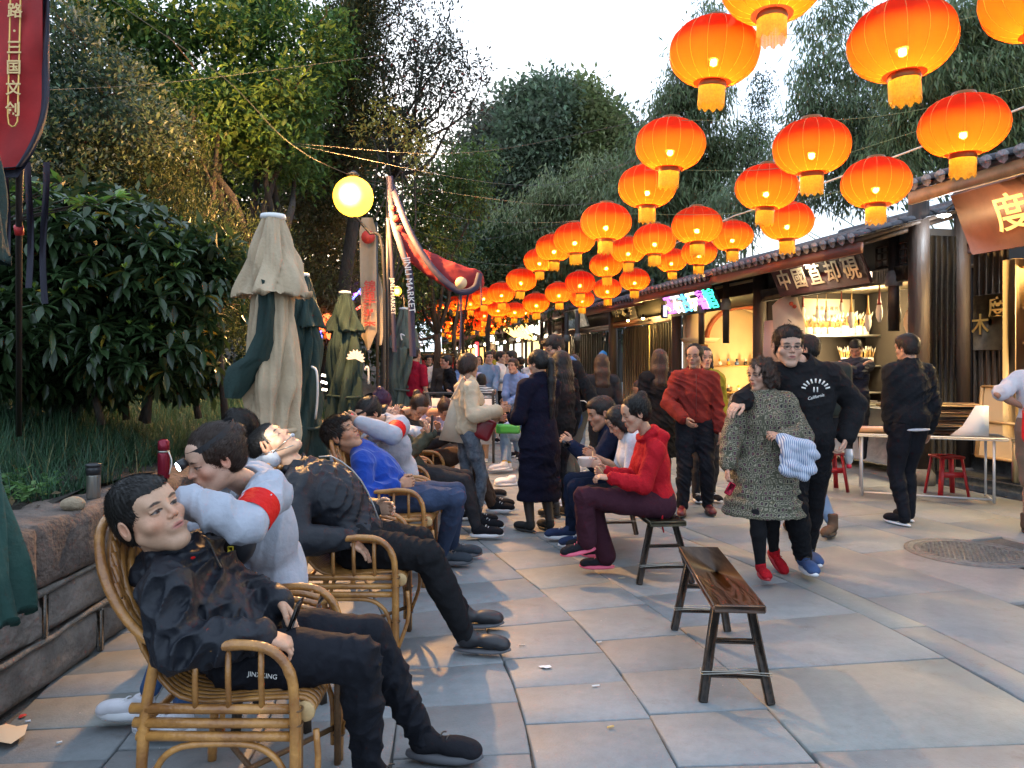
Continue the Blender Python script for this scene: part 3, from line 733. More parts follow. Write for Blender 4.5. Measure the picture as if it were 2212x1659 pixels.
def rock_mat(name, c1, c2, sc_=6, bump=.8):
    m = M(name, c1, .9, noise=.5, nscale=sc_, bump=bump, bscale=sc_*6, col2=c2); return m
stone_m = rock_mat('weathered sandstone', (.24, .21, .185), (.10, .09, .08), 4, 1.0)
ridge_m = M('raised mortar joint', (.21, .19, .165), .9, noise=.45, nscale=9, bump=.7, bscale=60)
cap_m = rock_mat('rough cap stone', (.17, .125, .10), (.06, .05, .045), 6, 1.0)
def rough_block(c, size, amp, seed, nx=10, nz=6):
    "box whose street face (+x) and top are uneven"
    S = SDF(); S.box((0, 0, 0), np.array(size)/2, None, .02); r = max(size)/22
    V, F = S.mesh(max(.02, r), lambda p: amp*nsum(p, 22, seed)+amp*.7*nsum(p, 55, seed+3)); return V+np.array(c), F
wallg = empty('stone_wall', (-2.2, 4, 0), 'long weathered sandstone retaining wall with raised mortar joints at the left edge', 'wall')
WX = lambda y: -2.13-.02*(y-3)
bk = 0
for row, (z0, z1, bl, prot, mt, amp) in enumerate([(0, .225, .78, 0, stone_m, .006), (.245, .455, .62, 0, stone_m, .006), (.475, .775, 1.05, .035, cap_m, .012)]):
    y = 1.6-row*.25
    while y < 13:
        l = bl*rnd.uniform(.8, 1.25); c = (WX(y+l/2)-.20+prot, y+l/2, (z0+z1)/2)
        V, F = rough_block(c, (.40, l-.02, z1-z0), amp, rnd.randint(0, 999)); link('stone', mesh_np('stone', V, F, mt), wallg)
        if row < 2:
            MB().box((WX(y)+.004, y, (z0+z1)/2), (.03, .035, z1-z0), None, .008).build('mortar_joint', ridge_m, wallg)
        y += l
for z in (.235, .465):
    pts = [(WX(y)+.004, y, z+.006*math.sin(y*5)) for y in np.arange(1, 13, .15)]
    MB().tube([(a, b+rnd.uniform(-.03, .03), c+rnd.uniform(-.007, .007)) for a, b, c in pts], [rnd.uniform(.010, .021) for _ in pts], 6).build('mortar_joint', ridge_m, wallg, True)
# bank of soil behind the wall, rising into a wooded slope
soil_m = M('dark soil', (.045, .036, .026), .95, noise=.6, nscale=5, bump=1, bscale=30)
def bank_z(x, y):
    t = np.clip((-2.45-x)/2.2, 0, 1); u = np.clip((-5-x)/12, 0, 1)
    return .77+.45*t*t*(3-2*t)+6.0*u*u*(3-2*u)+.03*np.sin(x*5+y*3)+.02*np.sin(x*11-y*7)
gx = np.concatenate([np.linspace(-2.38, -6, 26), np.linspace(-6.5, -34, 18)]); gy = np.linspace(0.2, 60, 90)
X_, Y_ = np.meshgrid(gx, gy, indexing='ij'); Vb = np.stack([X_-np.clip((Y_-12)*.0, 0, 99), Y_, bank_z(X_, Y_)], -1).reshape(-1, 3); nx, ny = X_.shape
Fb = np.array([[i*ny+j, i*ny+j+1, (i+1)*ny+j+1, (i+1)*ny+j] for i in range(nx-1) for j in range(ny-1)])[:, ::-1]
link('bank', mesh_np('bank', Vb, Fb, soil_m))['kind'] = 'structure'

# ================================================================ foliage
def leaf_mat(name, rough=.5, thin=.35, spec=.35): return M(name, (.06, .1, .03), rough, attr=True, thin=thin, spec=spec)
leaf_m = leaf_mat('leaves'); glossy_leaf = leaf_mat('glossy leaves', .32, .22, .5); blade_m = leaf_mat('grass blades', .45, .3)
bark_m = M('dark bark', (.055, .042, .032), .9, noise=.5, nscale=12, bump=1, bscale=40, stretch=(1, 1, .3))
def leaves(Pt, D, ln, wd, cols, droop=0., up=None, seed=0, cup=.18):
    "one folded 4-sided leaf per point; D direction of the leaf"
    r = np.random.default_rng(seed); n = len(Pt); D = D/np.maximum(1e-6, np.linalg.norm(D, axis=1))[:, None]
    u = np.tile(np.array((0, 0, 1.)), (n, 1)) if up is None else up; s_ = np.cross(D, u+r.normal(size=(n, 3))*.35); s_ /= np.maximum(1e-6, np.linalg.norm(s_, axis=1))[:, None]
    nn = np.cross(s_, D); ln = np.broadcast_to(ln, (n,))[:, None]; wd = np.broadcast_to(wd, (n,))[:, None]
    a = Pt; b = Pt+D*ln*.42+s_*wd*.5+nn*wd*cup; c = Pt+D*ln*.42-s_*wd*.5+nn*wd*cup; t = Pt+D*ln-np.array((0, 0, 1.))*ln*droop
    V = np.stack([a, b, t, c], 1).reshape(-1, 3).astype(np.float32); F = np.arange(n*4, dtype=np.int32).reshape(n, 4)
    return V, F, np.repeat(cols, 4, axis=0)
def leafcols(n, base, var=.3, seed=0, alt=None, altp=.0):
    r = np.random.default_rng(seed); c = np.array(base)*1.35*(1+r.normal(size=(n, 1))*var*.6)*(1+r.normal(size=(n, 3))*.06)
    if alt is not None: m = r.random(n) < altp; c[m] = np.array(alt)*(1+r.normal(size=(m.sum(), 1))*.25)
    return np.clip(c, .004, .6)
def clump_pts(clumps, per, tw, seed, shell=.45):
    "clumps: (centre, radii, weight); returns points gathered round twig ends, plus twig centres"
    r = np.random.default_rng(seed); out = []; O = []
    for c, rad, w in clumps:
        k = max(3, int(w)); d = r.normal(size=(k, 3)); d /= np.linalg.norm(d, axis=1)[:, None]; rr = r.random(k)**shell
        q = c+d*rr[:, None]*rad; m = np.repeat(q, per, 0); out.append(m+r.normal(size=m.shape)*tw); O.append(np.repeat(q-c, per, 0)+1e-3)
    return np.concatenate(out), np.concatenate(O)
def pxclump(px, py, d, rx, ry=None, rd=None, w=60):
    ry = ry or rx; k = d/FOC; return (P(px, py, d), np.array((rx*k, (rd or rx*k), ry*k)), w)
def limb(B, a, b, r0, r1, bendv=.15, n=7, seed=0):
    r = np.random.default_rng(seed); a = np.array(a, float); b = np.array(b, float); m1 = a+(b-a)*.35+r.normal(size=3)*bendv*.4; m2 = a+(b-a)*.7+r.normal(size=3)*bendv*.4
    B.tube(spline([a, m1, m2, b], n), np.linspace(r0, r1, n), 7)
def tree(name, label, base, clumps, per, tw, ln, wd, col, var=.3, fork=None, r0=.16, hang=0., seed=1, mat=None, alt=None, altp=0., group=None, tips=True, cat='tree', out=.8, cup=.18):
    base = np.array(base, float); root = empty(name, base, label, cat, group)
    B = MB(); fork = np.array(fork, float) if fork is not None else base+(np.mean([c[0] for c in clumps], 0)-base)*.4
    limb(B, base, fork, r0, r0*.7, .1, 6, seed)
    for i, (c, rad, w) in enumerate(clumps): limb(B, fork+(c-fork)*.0, c, r0*.42, r0*.07, .5, 8, seed+i)
    r = np.random.default_rng(seed)
    if tips:
        for c, rad, w in clumps:
            for k in range(5): d = r.normal(size=3)*rad*.75; limb(B, c, c+d, r0*.10, r0*.02, .2, 5, seed+k)
    B.build('trunk', bark_m, root, True)
    Pt, O = clump_pts(clumps, per, tw, seed+3); n = len(Pt)
    D = O/np.linalg.norm(O, axis=1)[:, None]*out+r.normal(size=(n, 3))*.7-np.array((0, 0, hang))
    L_ = ln*r.uniform(.7, 1.3, n); V, F, c_ = leaves(Pt, D, L_, wd*r.uniform(.8, 1.2, n), leafcols(n, col, var, seed, alt, altp), seed=seed, cup=cup)
    link('crown', mesh_np('crown', V, F, mat or leaf_m, False, c_), root); return root

# hedge-like shrub of large leaves behind the wall
def rosette_shrub():
    root = empty('broadleaf_shrub', (-3.2, 6, 1.1), 'big glossy dark shrub with pale green young shoots behind the stone wall', 'shrub')
    r = np.random.default_rng(5); cl = [pxclump(60, 560, 5.6, 170, 110, .9, 0), pxclump(250, 560, 5.8, 210, 120, .9, 0), pxclump(400, 640, 5.9, 120, 130, .8, 0), pxclump(150, 690, 5.5, 200, 130, .8, 0), pxclump(330, 760, 5.7, 140, 80, .7, 0), pxclump(30, 760, 5.4, 140, 90, .7, 0), pxclump(200, 470, 6.0, 150, 60, .7, 0), pxclump(455, 560, 6.0, 60, 50, .6, 0), pxclump(180, 815, 5.9, 150, 50, .5, 0), pxclump(400, 800, 6.2, 90, 60, .5, 0)]
    def rosette_at(p, o, n, L0, cbase, upness, young):
        out = []
        ax = nrm(nrm(o)*.8+np.array((0, 0, upness))); t1 = nrm(np.cross(ax, (0.3, .1, 1))); t2 = np.cross(ax, t1)
        for k in range(n):
            a = k*2.4+r.random()*.5; tilt = r.uniform(.1, .55) if not young else r.uniform(.9, 1.8)
            out.append((p, nrm(t1*math.cos(a)+t2*math.sin(a)+ax*tilt), L0*r.uniform(.75, 1.15)))
        return out
    big = []; small = []
    for c, rad, w in cl:
        nros = int(95*(rad[0]*rad[2])/(.5*.4)+20)
        for _ in range(min(nros, 170)):
            d = r.normal(size=3); d[1] = -abs(d[1])*.9+(.3 if r.random() < .3 else 0); d = nrm(d); p = c+d*rad*r.uniform(.78, 1.02); young = d[2] > .15 and r.random() < .42
            big += [(q, False) for q in rosette_at(p, d, r.integers(6, 10), .135, 0, .35, False)]
            if young: big += [(q, True) for q in rosette_at(p+np.array((0, 0, .02)), np.array((0, -.1, 1.)), 5, .055, 0, 1.5, True)]
    n = len(big); Pt = np.array([q[0][0] for q in big]); D = np.array([q[0][1] for q in big]); L_ = np.array([q[0][2] for q in big]); yg = np.array([q[1] for q in big])
    D[~yg, 2] -= .25*r.random((~yg).sum())
    col = np.where(yg[:, None], np.array((.22, .33, .05)), np.array((.030, .058, .020)))*(1+r.normal(size=(n, 1))*.22); col[(r.random(n) < .012) & ~yg] = (.30, .22, .03); col = np.clip(col, .008, .6)
    wd = np.where(yg, .018, .050)
    def leaf6(i):
        d = nrm(D[i]); s_ = nrm(np.cross(d, (r.normal()*.2, r.normal()*.2, 1))); nn = np.cross(s_, d); L = L_[i]; w = wd[i]; p = Pt[i]; V = [p]
        for t, ww, dz in ((.3, .38, .10), (.62, .5, .06), (.85, .26, -.05)):
            for sg in (-1, 1): V.append(p+d*L*t+s_*w*ww*sg+nn*w*.22-np.array((0, 0, 1.))*L*.5*t*t*.35)
        for t in (.3, .62, .85): V.append(p+d*L*t-np.array((0, 0, 1.))*L*.5*t*t*.35)
        V.append(p+d*L-np.array((0, 0, 1.))*L*.22)
        F = [[0, 7, 1], [0, 2, 7], [1, 7, 8, 3], [7, 2, 4, 8], [3, 8, 9, 5], [8, 4, 6, 9], [5, 9, 10], [9, 6, 10]]
        return V, F
    vis_ = np.argsort(Pt[:, 1]+.0*L_+(Pt[:, 0] < -3.9)*9+(Pt[:, 2] > 2.6)*1.0+yg*.5); first = set(vis_[:298].tolist()); VV, FF, CC = [], [], []
    for i in range(n):
        V, F = leaf6(i)
        if i in first: link('leaf', mesh_np('leaf', V, F, glossy_leaf, True, np.tile(col[i], (len(V), 1))), root)
        else: b0 = len(VV); VV += V; FF += [[j+b0 for j in f] for f in F]; CC += [col[i]]*len(V)
    link('foliage', mesh_np('foliage', VV, FF, glossy_leaf, True, np.array(CC)), root)['kind'] = 'stuff'
    B = MB()
    for c, rad, w in cl:
        b0 = np.array((c[0]+r.normal()*.2, c[1]+.1, 1.05)); limb(B, b0, c, .03, .012, .15, 6)
        for k in range(12): d = nrm(r.normal(size=3)); limb(B, c-np.array((0, 0, .1)), c+d*rad*.85, .012, .004, .1, 4)
    B.build('branches', bark_m, root, True)
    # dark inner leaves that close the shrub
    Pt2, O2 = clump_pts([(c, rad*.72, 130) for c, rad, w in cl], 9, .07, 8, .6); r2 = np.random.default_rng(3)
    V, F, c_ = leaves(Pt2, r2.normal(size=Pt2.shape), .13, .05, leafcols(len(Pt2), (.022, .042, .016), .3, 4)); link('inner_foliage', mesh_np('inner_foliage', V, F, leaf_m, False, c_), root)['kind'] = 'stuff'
rosette_shrub()
# overhanging twig with fresh leaves, top left
def twig_leaves():
    root = empty('leafy_branch', (-2.6, 3.9, 1.1), 'leafy branch with bright young leaves beside the banner pole', 'branch'); r = np.random.default_rng(9); B = MB(); Pt = []; D = []
    B.tube(spline([(-3.1, 4.3, 1.05), (-2.95, 4.1, 1.7), (-2.75, 3.9, 2.3)], 8), .010, 6)
    for px, py in ((20, 415), (90, 420), (150, 430), (180, 440), (130, 395), (60, 400), (215, 440), (250, 425), (40, 440), (100, 450)):
        p = P(px, py, 3.9); limb(B, (-2.9, 4.05, 2.15), p, .007, .003, .1, 5)
        for k in range(9): a = r.random()*6.28; Pt.append(p); D.append((math.cos(a), math.sin(a)*.8, r.uniform(-.4, 1.1)))
    n = len(Pt); V, F, c_ = leaves(np.array(Pt), np.array(D), r.uniform(.07, .12, n), .03, leafcols(n, (.13, .24, .05), .35, 2, (.05, .08, .04), .3), .15)
    B.build('stem', bark_m, root, True); link('foliage', mesh_np('foliage', V, F, glossy_leaf, False, c_), root)
twig_leaves()
# mondo grass on the bank
def grass():
    r = np.random.default_rng(21); tc = []
    while len(tc) < 1500:
        x = r.uniform(-5.8, -2.42); y = r.uniform(3.2, 11)
        if x > -2.65 and r.random() < .65: continue
        if y < 3.9 and x > -3.0 and r.random() < .5: continue
        tc.append((x, y))
    Vs, Fs, Cs = [], [], []; nb = 46; k = 4
    tc = np.array(tc); n = len(tc)*nb; c = np.repeat(tc, nb, 0); a = r.random(n)*2*PI; L_ = r.uniform(.16, .34, n); lean = r.uniform(.2, 1.0, n)
    base = np.stack([c[:, 0]+r.normal(size=n)*.035, c[:, 1]+r.normal(size=n)*.035, bank_z(c[:, 0], c[:, 1])-.01], 1); dr = np.stack([np.cos(a), np.sin(a), 0*a], 1); sd = np.stack([-np.sin(a), np.cos(a), 0*a], 1); w = r.uniform(.0022, .0042, n)
    pts = []
    for t in (0, .4, .75, 1.):
        q = base+dr*(L_*lean*t**1.2)[:, None]; q[:, 2] += L_*(t*(1.15-.15*lean)-lean*.55*t*t)
        ww = w*(1-t*.9); pts += [q-sd*ww[:, None], q+sd*ww[:, None]]
    V = np.stack(pts, 1).reshape(-1, 3); b0 = np.arange(n)*8; F = np.concatenate([np.stack([b0+2*i, b0+2*i+1, b0+2*i+3, b0+2*i+2], 1) for i in range(3)])
    shade = np.repeat(r.uniform(.6, 1.4, len(tc)), nb)[:, None]; col = np.array((.040, .095, .048))*shade*(1+r.normal(size=(n, 1))*.25); col[r.random(n) < .04] = (.22, .19, .08)
    link('grass', mesh_np('grass', V, F, blade_m, False, np.repeat(np.clip(col, .01, .5), 8, 0)))['kind'] = 'stuff'
    n = 500; x = r.uniform(-4.2, -2.40, n); y = r.uniform(3, 8, n); p = np.stack([x, y, bank_z(x, y)+.012], 1)
    V, F, c_ = leaves(p, np.stack([r.normal(size=n), r.normal(size=n), r.uniform(-.05, .25, n)], 1), r.uniform(.03, .07, n), .03, leafcols(n, (.12, .08, .04), .5, 2, (.35, .27, .10), .25)); link('leaf_litter', mesh_np('leaf_litter', V, F, leaf_m, False, c_))['kind'] = 'stuff'
grass()
# small broad-leaved weeds at the near end of the bank
def weeds():
    r = np.random.default_rng(4); Pt = []; D = []
    for _ in range(70):
        x = r.uniform(-3.0, -2.5); y = r.uniform(3.5, 4.4); z = bank_z(x, y)
        for k in range(10): a = r.random()*6.28; Pt.append((x, y, z+r.uniform(.02, .10))); D.append((math.cos(a), math.sin(a), r.uniform(.1, .7)))
    n = len(Pt); V, F, c_ = leaves(np.array(Pt), np.array(D), r.uniform(.03, .07, n), .028, leafcols(n, (.10, .19, .06), .3, 2)); link('weeds', mesh_np('weeds', V, F, leaf_m, False, c_))['kind'] = 'stuff'
weeds()

# ---- the trees on the left
DK = (.035, .062, .022); MG = (.065, .120, .032); OL = (.075, .095, .040)
c_ = pxclump
tree('camphor_tree', 'tall forked tree with fresh green leaves rising behind the big shrub', (-3.4, 10.2, 1.2),
     [c_(215, 40, 10, 90, 70, 1, 70), c_(330, 150, 10.5, 80, 80, 1, 60), c_(410, 60, 10.2, 95, 60, 1, 60), c_(540, 100, 10.5, 80, 90, 1, 70), c_(620, 210, 10.5, 80, 70, 1, 70), c_(480, 240, 10, 90, 60, 1, 80), c_(560, 10, 11, 110, 50, 1, 60), c_(680, 90, 11, 70, 90, 1, 60), c_(390, 250, 10.8, 80, 60, 1, 50), c_(560, 340, 10.6, 90, 60, 1, 60), c_(640, 330, 10.8, 60, 60, 1, 45)],
     44, .13, .115, .046, MG, .35, fork=P(570, 630, 10.2), r0=.17, seed=3, alt=(.16, .26, .05), altp=.2)
tree('cypress_tree', 'dark feathery cypress standing in deep shade behind the shrub', (-4.0, 8.6, 1.2),
     [c_(330, 440, 8.8, 90, 90, .7, 110), c_(420, 520, 8.7, 90, 110, .7, 120), c_(300, 380, 8.6, 70, 70, .6, 60), c_(470, 620, 9, 90, 110, .8, 120), c_(400, 380, 9.2, 50, 100, .5, 80), c_(410, 290, 9.2, 28, 60, .3, 34), c_(560, 560, 9.6, 80, 120, .8, 100), c_(520, 700, 9.4, 90, 90, .8, 90)],
     40, .10, .055, .014, (.036, .052, .020), .3, r0=.14, hang=-.5, seed=11, alt=(.085, .090, .030), altp=.12)
tree('tall_cypress', 'narrow dark conifer with a dense column crown just left of the open sky', (-2.9, 12.5, 1.0),
     [c_(770, 60, 12, 55, 110, .6, 90), c_(760, 190, 12, 70, 100, .8, 100), c_(740, 300, 12.2, 75, 90, .8, 90), c_(790, -20, 12, 50, 60, .6, 40), c_(690, 380, 12.4, 90, 80, .8, 70)],
     70, .13, .095, .026, (.045, .055, .024), .35, fork=P(770, 420, 12.2), r0=.13, hang=-.3, seed=15, alt=(.14, .10, .035), altp=.12)
tree('wax_leaf_tree', 'grey green tree with small pale shining leaves left of the forked tree', (-4.9, 8.2, 1.3),
     [c_(130, 200, 8.4, 110, 90, .8, 90), c_(220, 300, 8.3, 90, 80, .8, 80), c_(120, 330, 8.2, 110, 70, .8, 80), c_(250, 200, 8.6, 80, 60, .7, 60), c_(330, 280, 8.3, 70, 45, .6, 40), c_(60, 100, 8.6, 110, 90, .8, 60), c_(180, 100, 8.6, 90, 60, .8, 50), c_(150, 380, 8.1, 130, 40, .8, 50)],
     44, .11, .07, .032, (.060, .088, .048), .4, r0=.09, seed=21, alt=(.19, .23, .19), altp=.16)
tree('red_leaf_tree', 'airy tree with dark purplish leaves and a few red ones against the open sky', (-2.2, 13.2, .8),
     [c_(850, 30, 12.5, 80, 60, .9, 40), c_(900, 110, 12.5, 80, 70, .9, 52), c_(960, 60, 13, 35, 50, .6, 14), c_(860, 180, 12.6, 80, 70, .9, 55), c_(950, 190, 12.5, 70, 50, .8, 40), c_(1010, 150, 12.8, 45, 35, .5, 14), c_(1000, 230, 12.8, 50, 30, .5, 16), c_(900, 270, 12.6, 90, 50, .9, 50), c_(830, 280, 12.8, 60, 60, .9, 36), c_(1040, 175, 12.8, 22, 16, .3, 5), c_(960, 120, 12.8, 50, 40, .6, 18), c_(870, 370, 12.8, 60, 50, .8, 30)],
     22, .12, .085, .034, (.045, .048, .035), .4, fork=P(845, 380, 12.9), r0=.09, seed=31, alt=(.26, .04, .03), altp=.022)
tree('lamp_tinted_twig', 'slender branch with street lamp gold put into its leaf colour', (-1.9, 10.9, .8),
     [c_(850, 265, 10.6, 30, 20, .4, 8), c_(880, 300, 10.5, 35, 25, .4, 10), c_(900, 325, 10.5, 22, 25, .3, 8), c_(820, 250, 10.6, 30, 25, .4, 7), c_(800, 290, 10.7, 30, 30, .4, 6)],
     14, .10, .085, .032, (.26, .22, .05), .3, r0=.05, hang=.4, seed=37, tips=False)  # gold glow of the lamp is part of the leaf colour
tree('bright_green_tree', 'light green feathery tree hanging in front of the dark woods at centre', (-1.6, 16.5, .5),
     [c_(960, 380, 16, 70, 50, .9, 44), c_(900, 450, 16, 70, 60, .9, 46), c_(1000, 420, 16, 60, 50, .9, 36), c_(940, 510, 16.2, 80, 60, 1, 46), c_(1030, 345, 16, 35, 22, .6, 12), c_(880, 560, 16.2, 60, 60, 1, 36), c_(870, 640, 16.2, 60, 60, 1, 36)],
     44, .16, .13, .042, (.070, .105, .030), .4, r0=.10, seed=41, alt=(.16, .22, .05), altp=.16, hang=.3)
tree('lamp_tinted_tree', 'tree with brown lamplight in its leaf colour, close behind the glowing street lamp', (-3.1, 13, .9),
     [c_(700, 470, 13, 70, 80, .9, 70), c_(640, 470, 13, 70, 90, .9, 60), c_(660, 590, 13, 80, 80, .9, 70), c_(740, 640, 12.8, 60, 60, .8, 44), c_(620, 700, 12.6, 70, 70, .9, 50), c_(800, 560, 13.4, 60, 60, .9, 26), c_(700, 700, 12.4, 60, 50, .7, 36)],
     54, .16, .095, .030, (.090, .078, .034), .35, r0=.10, seed=47, hang=.2, alt=(.12, .13, .04), altp=.2)  # brown of these leaves stands for light from the street lamp
# deeper dark wood on the left: reads as one mass
def mass(name, clumps, per, tw, ln, wd, col, var, seed, alt=None, altp=0, hang=0.):
    Pt, O = clump_pts(clumps, per, tw, seed); r = np.random.default_rng(seed); n = len(Pt); D = O/np.linalg.norm(O, axis=1)[:, None]*.7+r.normal(size=(n, 3))*.8-np.array((0, 0, hang))
    V, F, c = leaves(Pt, D, ln*r.uniform(.7, 1.3, n), wd, leafcols(n, col, var, seed, alt, altp), seed=seed); o = link(name, mesh_np(name, V, F, leaf_m, False, c)); o['kind'] = 'stuff'; return o
mass('dark_woods', [c_(x, y, 17+rnd.random()*2, 130, 100, 1.5, 60) for x in range(-40, 860, 105) for y in (330, 450, 570, 690)]+[c_(x, 200, 18, 120, 70, 1.5, 34) for x in (0, 120, 240)]+[c_(x, 640+rnd.randint(-20, 20), 24, 90, 70, 1.5, 44) for x in range(820, 1130, 60)]+[c_(x, 560, 24, 80, 60, 1.5, 36) for x in range(900, 1130, 60)], 22, .32, .24, .10, (.028, .045, .018), .35, 61)
# distant evergreens beyond the end of the street
DIST = [('distant_evergreen', 'rounded blue green evergreen, middle of the distant treetops', [(1160, 300, 70, 90), (1190, 240, 50, 45), (1120, 330, 60, 70), (1150, 235, 35, 35)]),
        ('distant_evergreen', 'yellowish green crown, highest to the right in the distant treetops', [(1250, 250, 55, 50), (1290, 290, 60, 50), (1260, 330, 70, 60)]),
        ('distant_evergreen', 'grey green crown touching the leaves of the red leaf tree', [(1070, 300, 40, 40), (1050, 370, 55, 60), (1080, 430, 60, 60), (1030, 450, 40, 60)]),
        ('distant_evergreen', 'small dark round treetop between the distant crowns and the bamboo', [(1335, 290, 26, 30), (1340, 340, 40, 50)])]
for k, (nm, lb, cs) in enumerate(DIST):
    d = 36+k; col = [(.14, .175, .11), (.17, .19, .08), (.14, .15, .11), (.12, .15, .10)][k]
    tree(nm, lb, P(cs[0][0], 770, d)*np.array((1, 1, 0)), [c_(x, y, d, rx*1.0, ry, 1.6, 110*rx*ry/3000) for x, y, rx, ry in cs]+[c_(x+rnd.uniform(-rx, rx), y-ry*rnd.uniform(.5, 1), d, rx*.35, ry*.35, .8, 12) for x, y, rx, ry in cs for _ in range(3)], 30, .42, .30, .16, col, .35, r0=.22, seed=70+k, group='evergreens beyond the end of the street', tips=False)
mass('far_woods', [c_(x, y, 40, 80, 60, 2, 50) for x in range(1000, 1500, 70) for y in (420, 500, 580, 660)], 26, .55, .42, .2, (.09, .12, .075), .35, 81)

# ---- bamboo on the right
bam_stem = M('bamboo culm', (.10, .13, .05), .5, noise=.3, nscale=3)
def bamboo(label, base, clumps, n_stem, seed, col=(.12, .155, .07), per=13, ln=.17, wd=.026, hang=.9, group='bamboo behind the shops', stems=True, tw=.15):
    root = empty('bamboo', base, label, 'bamboo', group); r = np.random.default_rng(seed); B = MB(); base = np.array(base, float)
    for i in range(n_stem):
        c = clumps[i % len(clumps)][0]+r.normal(size=3)*clumps[i % len(clumps)][1]*.5; b0 = base+np.array((r.normal()*.7, r.normal()*.5, 0)); top = c+np.array((r.normal()*.4, 0, .4)); m_ = b0*.45+top*.55; m_[:2] = b0[:2]*.75+top[:2]*.25
        B.tube(spline([b0, m_, top], 9), np.linspace(.032, .006, 9), 6)
    B.build('culm', bam_stem, root, True)
    Pt, O = clump_pts(clumps, per, tw, seed, .5); n = len(Pt); D = O/np.linalg.norm(O, axis=1)[:, None]*.35+r.normal(size=(n, 3))*.45-np.array((0, 0, hang))
    V, F, cc = leaves(Pt, D, ln*r.uniform(.7, 1.3, n), wd*r.uniform(.8, 1.2, n), leafcols(n, col, .4, seed, (.17, .18, .09), .10), seed=seed, cup=.1)
    link('crown', mesh_np('crown', V, F, leaf_m, False, cc), root)
bamboo('broad drooping bamboo thicket over the far lanterns, centre of the picture', (3, 27, 0), [c_(1200, 440, 25, 80, 50, 1.4, 110), c_(1130, 500, 25, 80, 60, 1.4, 110), c_(1080, 590, 26, 80, 60, 1.4, 90), c_(1250, 540, 25, 100, 60, 1.4, 120), c_(1180, 600, 26, 90, 50, 1.4, 90), c_(1320, 450, 24, 80, 60, 1.4, 110), c_(1030, 650, 27, 60, 50, 1.4, 60), c_(1290, 380, 25, 50, 40, 1.2, 50)], 8, 91, (.145, .165, .075), 36, .27, .046, tw=.24)
bamboo('tall leaning bamboo left of the largest lanterns, its tip reaching the top edge', (6.5, 23, 0), [c_(1530, 70, 21, 38, 60, 1, 34), c_(1490, 150, 21, 55, 60, 1, 60), c_(1450, 240, 21.5, 55, 60, 1, 80), c_(1530, 200, 21, 50, 60, 1, 70), c_(1420, 330, 22, 70, 60, 1.2, 110), c_(1500, 320, 22, 70, 60, 1.2, 100), c_(1400, 430, 22, 90, 60, 1.3, 110), c_(1510, 420, 22, 90, 60, 1.3, 110), c_(1580, 330, 22, 60, 60, 1.2, 70), c_(1440, 520, 22, 90, 50, 1.3, 90)], 12, 92, (.12, .15, .072), 36, .24, .042, tw=.2)
tree('small_dark_tree', 'dark narrow tree between the two largest stands of bamboo', (7, 24, 0), [c_(1640, 210, 22, 22, 50, .6, 30), c_(1630, 290, 22, 35, 50, .8, 50), c_(1620, 370, 22, 45, 50, .9, 50)], 30, .16, .10, .04, (.040, .060, .036), .3, r0=.1, seed=95, tips=False)
bamboo('open airy bamboo with white sky showing between its culms', (11, 18.5, 0), [c_(1790, 40, 17, 70, 50, 1, 40), c_(1760, 140, 17, 50, 60, 1, 36), c_(1850, 150, 17, 70, 60, 1, 50), c_(1800, 240, 17, 70, 50, 1, 60), c_(1740, 230, 17, 40, 40, .8, 22), c_(1870, 260, 17, 60, 50, 1, 50), c_(1700, 330, 17.5, 60, 40, 1, 40), c_(1820, 330, 17.5, 90, 50, 1, 80), c_(1700, 420, 18, 80, 50, 1, 70), c_(1600, 440, 18, 70, 50, 1, 60), c_(1850, 400, 18, 90, 50, 1, 80), c_(1560, 500, 19, 80, 50, 1, 60)], 16, 93, (.12, .155, .08), 30, .20, .036, tw=.16)
bamboo('dense overhanging bamboo above the near shop roof at the right edge', (14, 15.5, 0), [c_(1960, 60, 14, 80, 60, .9, 60), c_(2080, 40, 14, 90, 60, .9, 80), c_(2180, 80, 14, 80, 70, .9, 80), c_(1980, 170, 14, 70, 60, .9, 60), c_(2100, 170, 14, 90, 60, .9, 90), c_(2200, 200, 14, 70, 60, .9, 70), c_(1960, 280, 14.5, 70, 50, .9, 60), c_(2080, 290, 14.5, 90, 50, .9, 80), c_(2180, 290, 14.5, 60, 40, .9, 50), c_(1920, 370, 15, 60, 50, .9, 60)], 16, 94, (.12, .155, .07), 32, .19, .034, tw=.15)
ORD = ['first', 'second', 'third', 'fourth', 'fifth', 'sixth', 'seventh', 'eighth', 'ninth', 'tenth']+[a+b for a in ('', 'twenty-', 'thirty-', 'forty-') for b in (['eleventh', 'twelfth', 'thirteenth', 'fourteenth', 'fifteenth', 'sixteenth', 'seventeenth', 'eighteenth', 'nineteenth', 'twentieth'] if a == '' else ['first', 'second', 'third', 'fourth', 'fifth', 'sixth', 'seventh', 'eighth', 'ninth', 'last'])]
# ================================================================ the row of timber shops on the right
C0 = np.array((5.06, 9.5, 0)); SD = np.array((-.2152, .9766, 0)); SI = np.array((.9766, .2152, 0)); UZ = np.array((0, 0, 1.))
def W(t, i, z): return C0+SD*t+SI*i+UZ*z
RS = np.stack([SD, SI, UZ], 1)          # local axes: along the street, into the shop, up
wood_d = M('dark timber', (.055, .036, .026), .6, noise=.55, nscale=5, bump=.5, bscale=30, stretch=(1, 1, .12), col2=(.022, .015, .012))
wood_r = M('red brown timber', (.14, .045, .025), .55, noise=.5, nscale=6, bump=.4, bscale=30, stretch=(.3, .3, 1))
wood_p = M('pale pine', (.62, .42, .20), .5, noise=.25, nscale=4, bump=.1, bscale=30, stretch=(1, 1, .1))
def plank_mat(name, c1, c2): return M(name, c1, .75, noise=.8, nscale=7, bump=.6, bscale=26, stretch=(1, 1, .07), col2=c2)
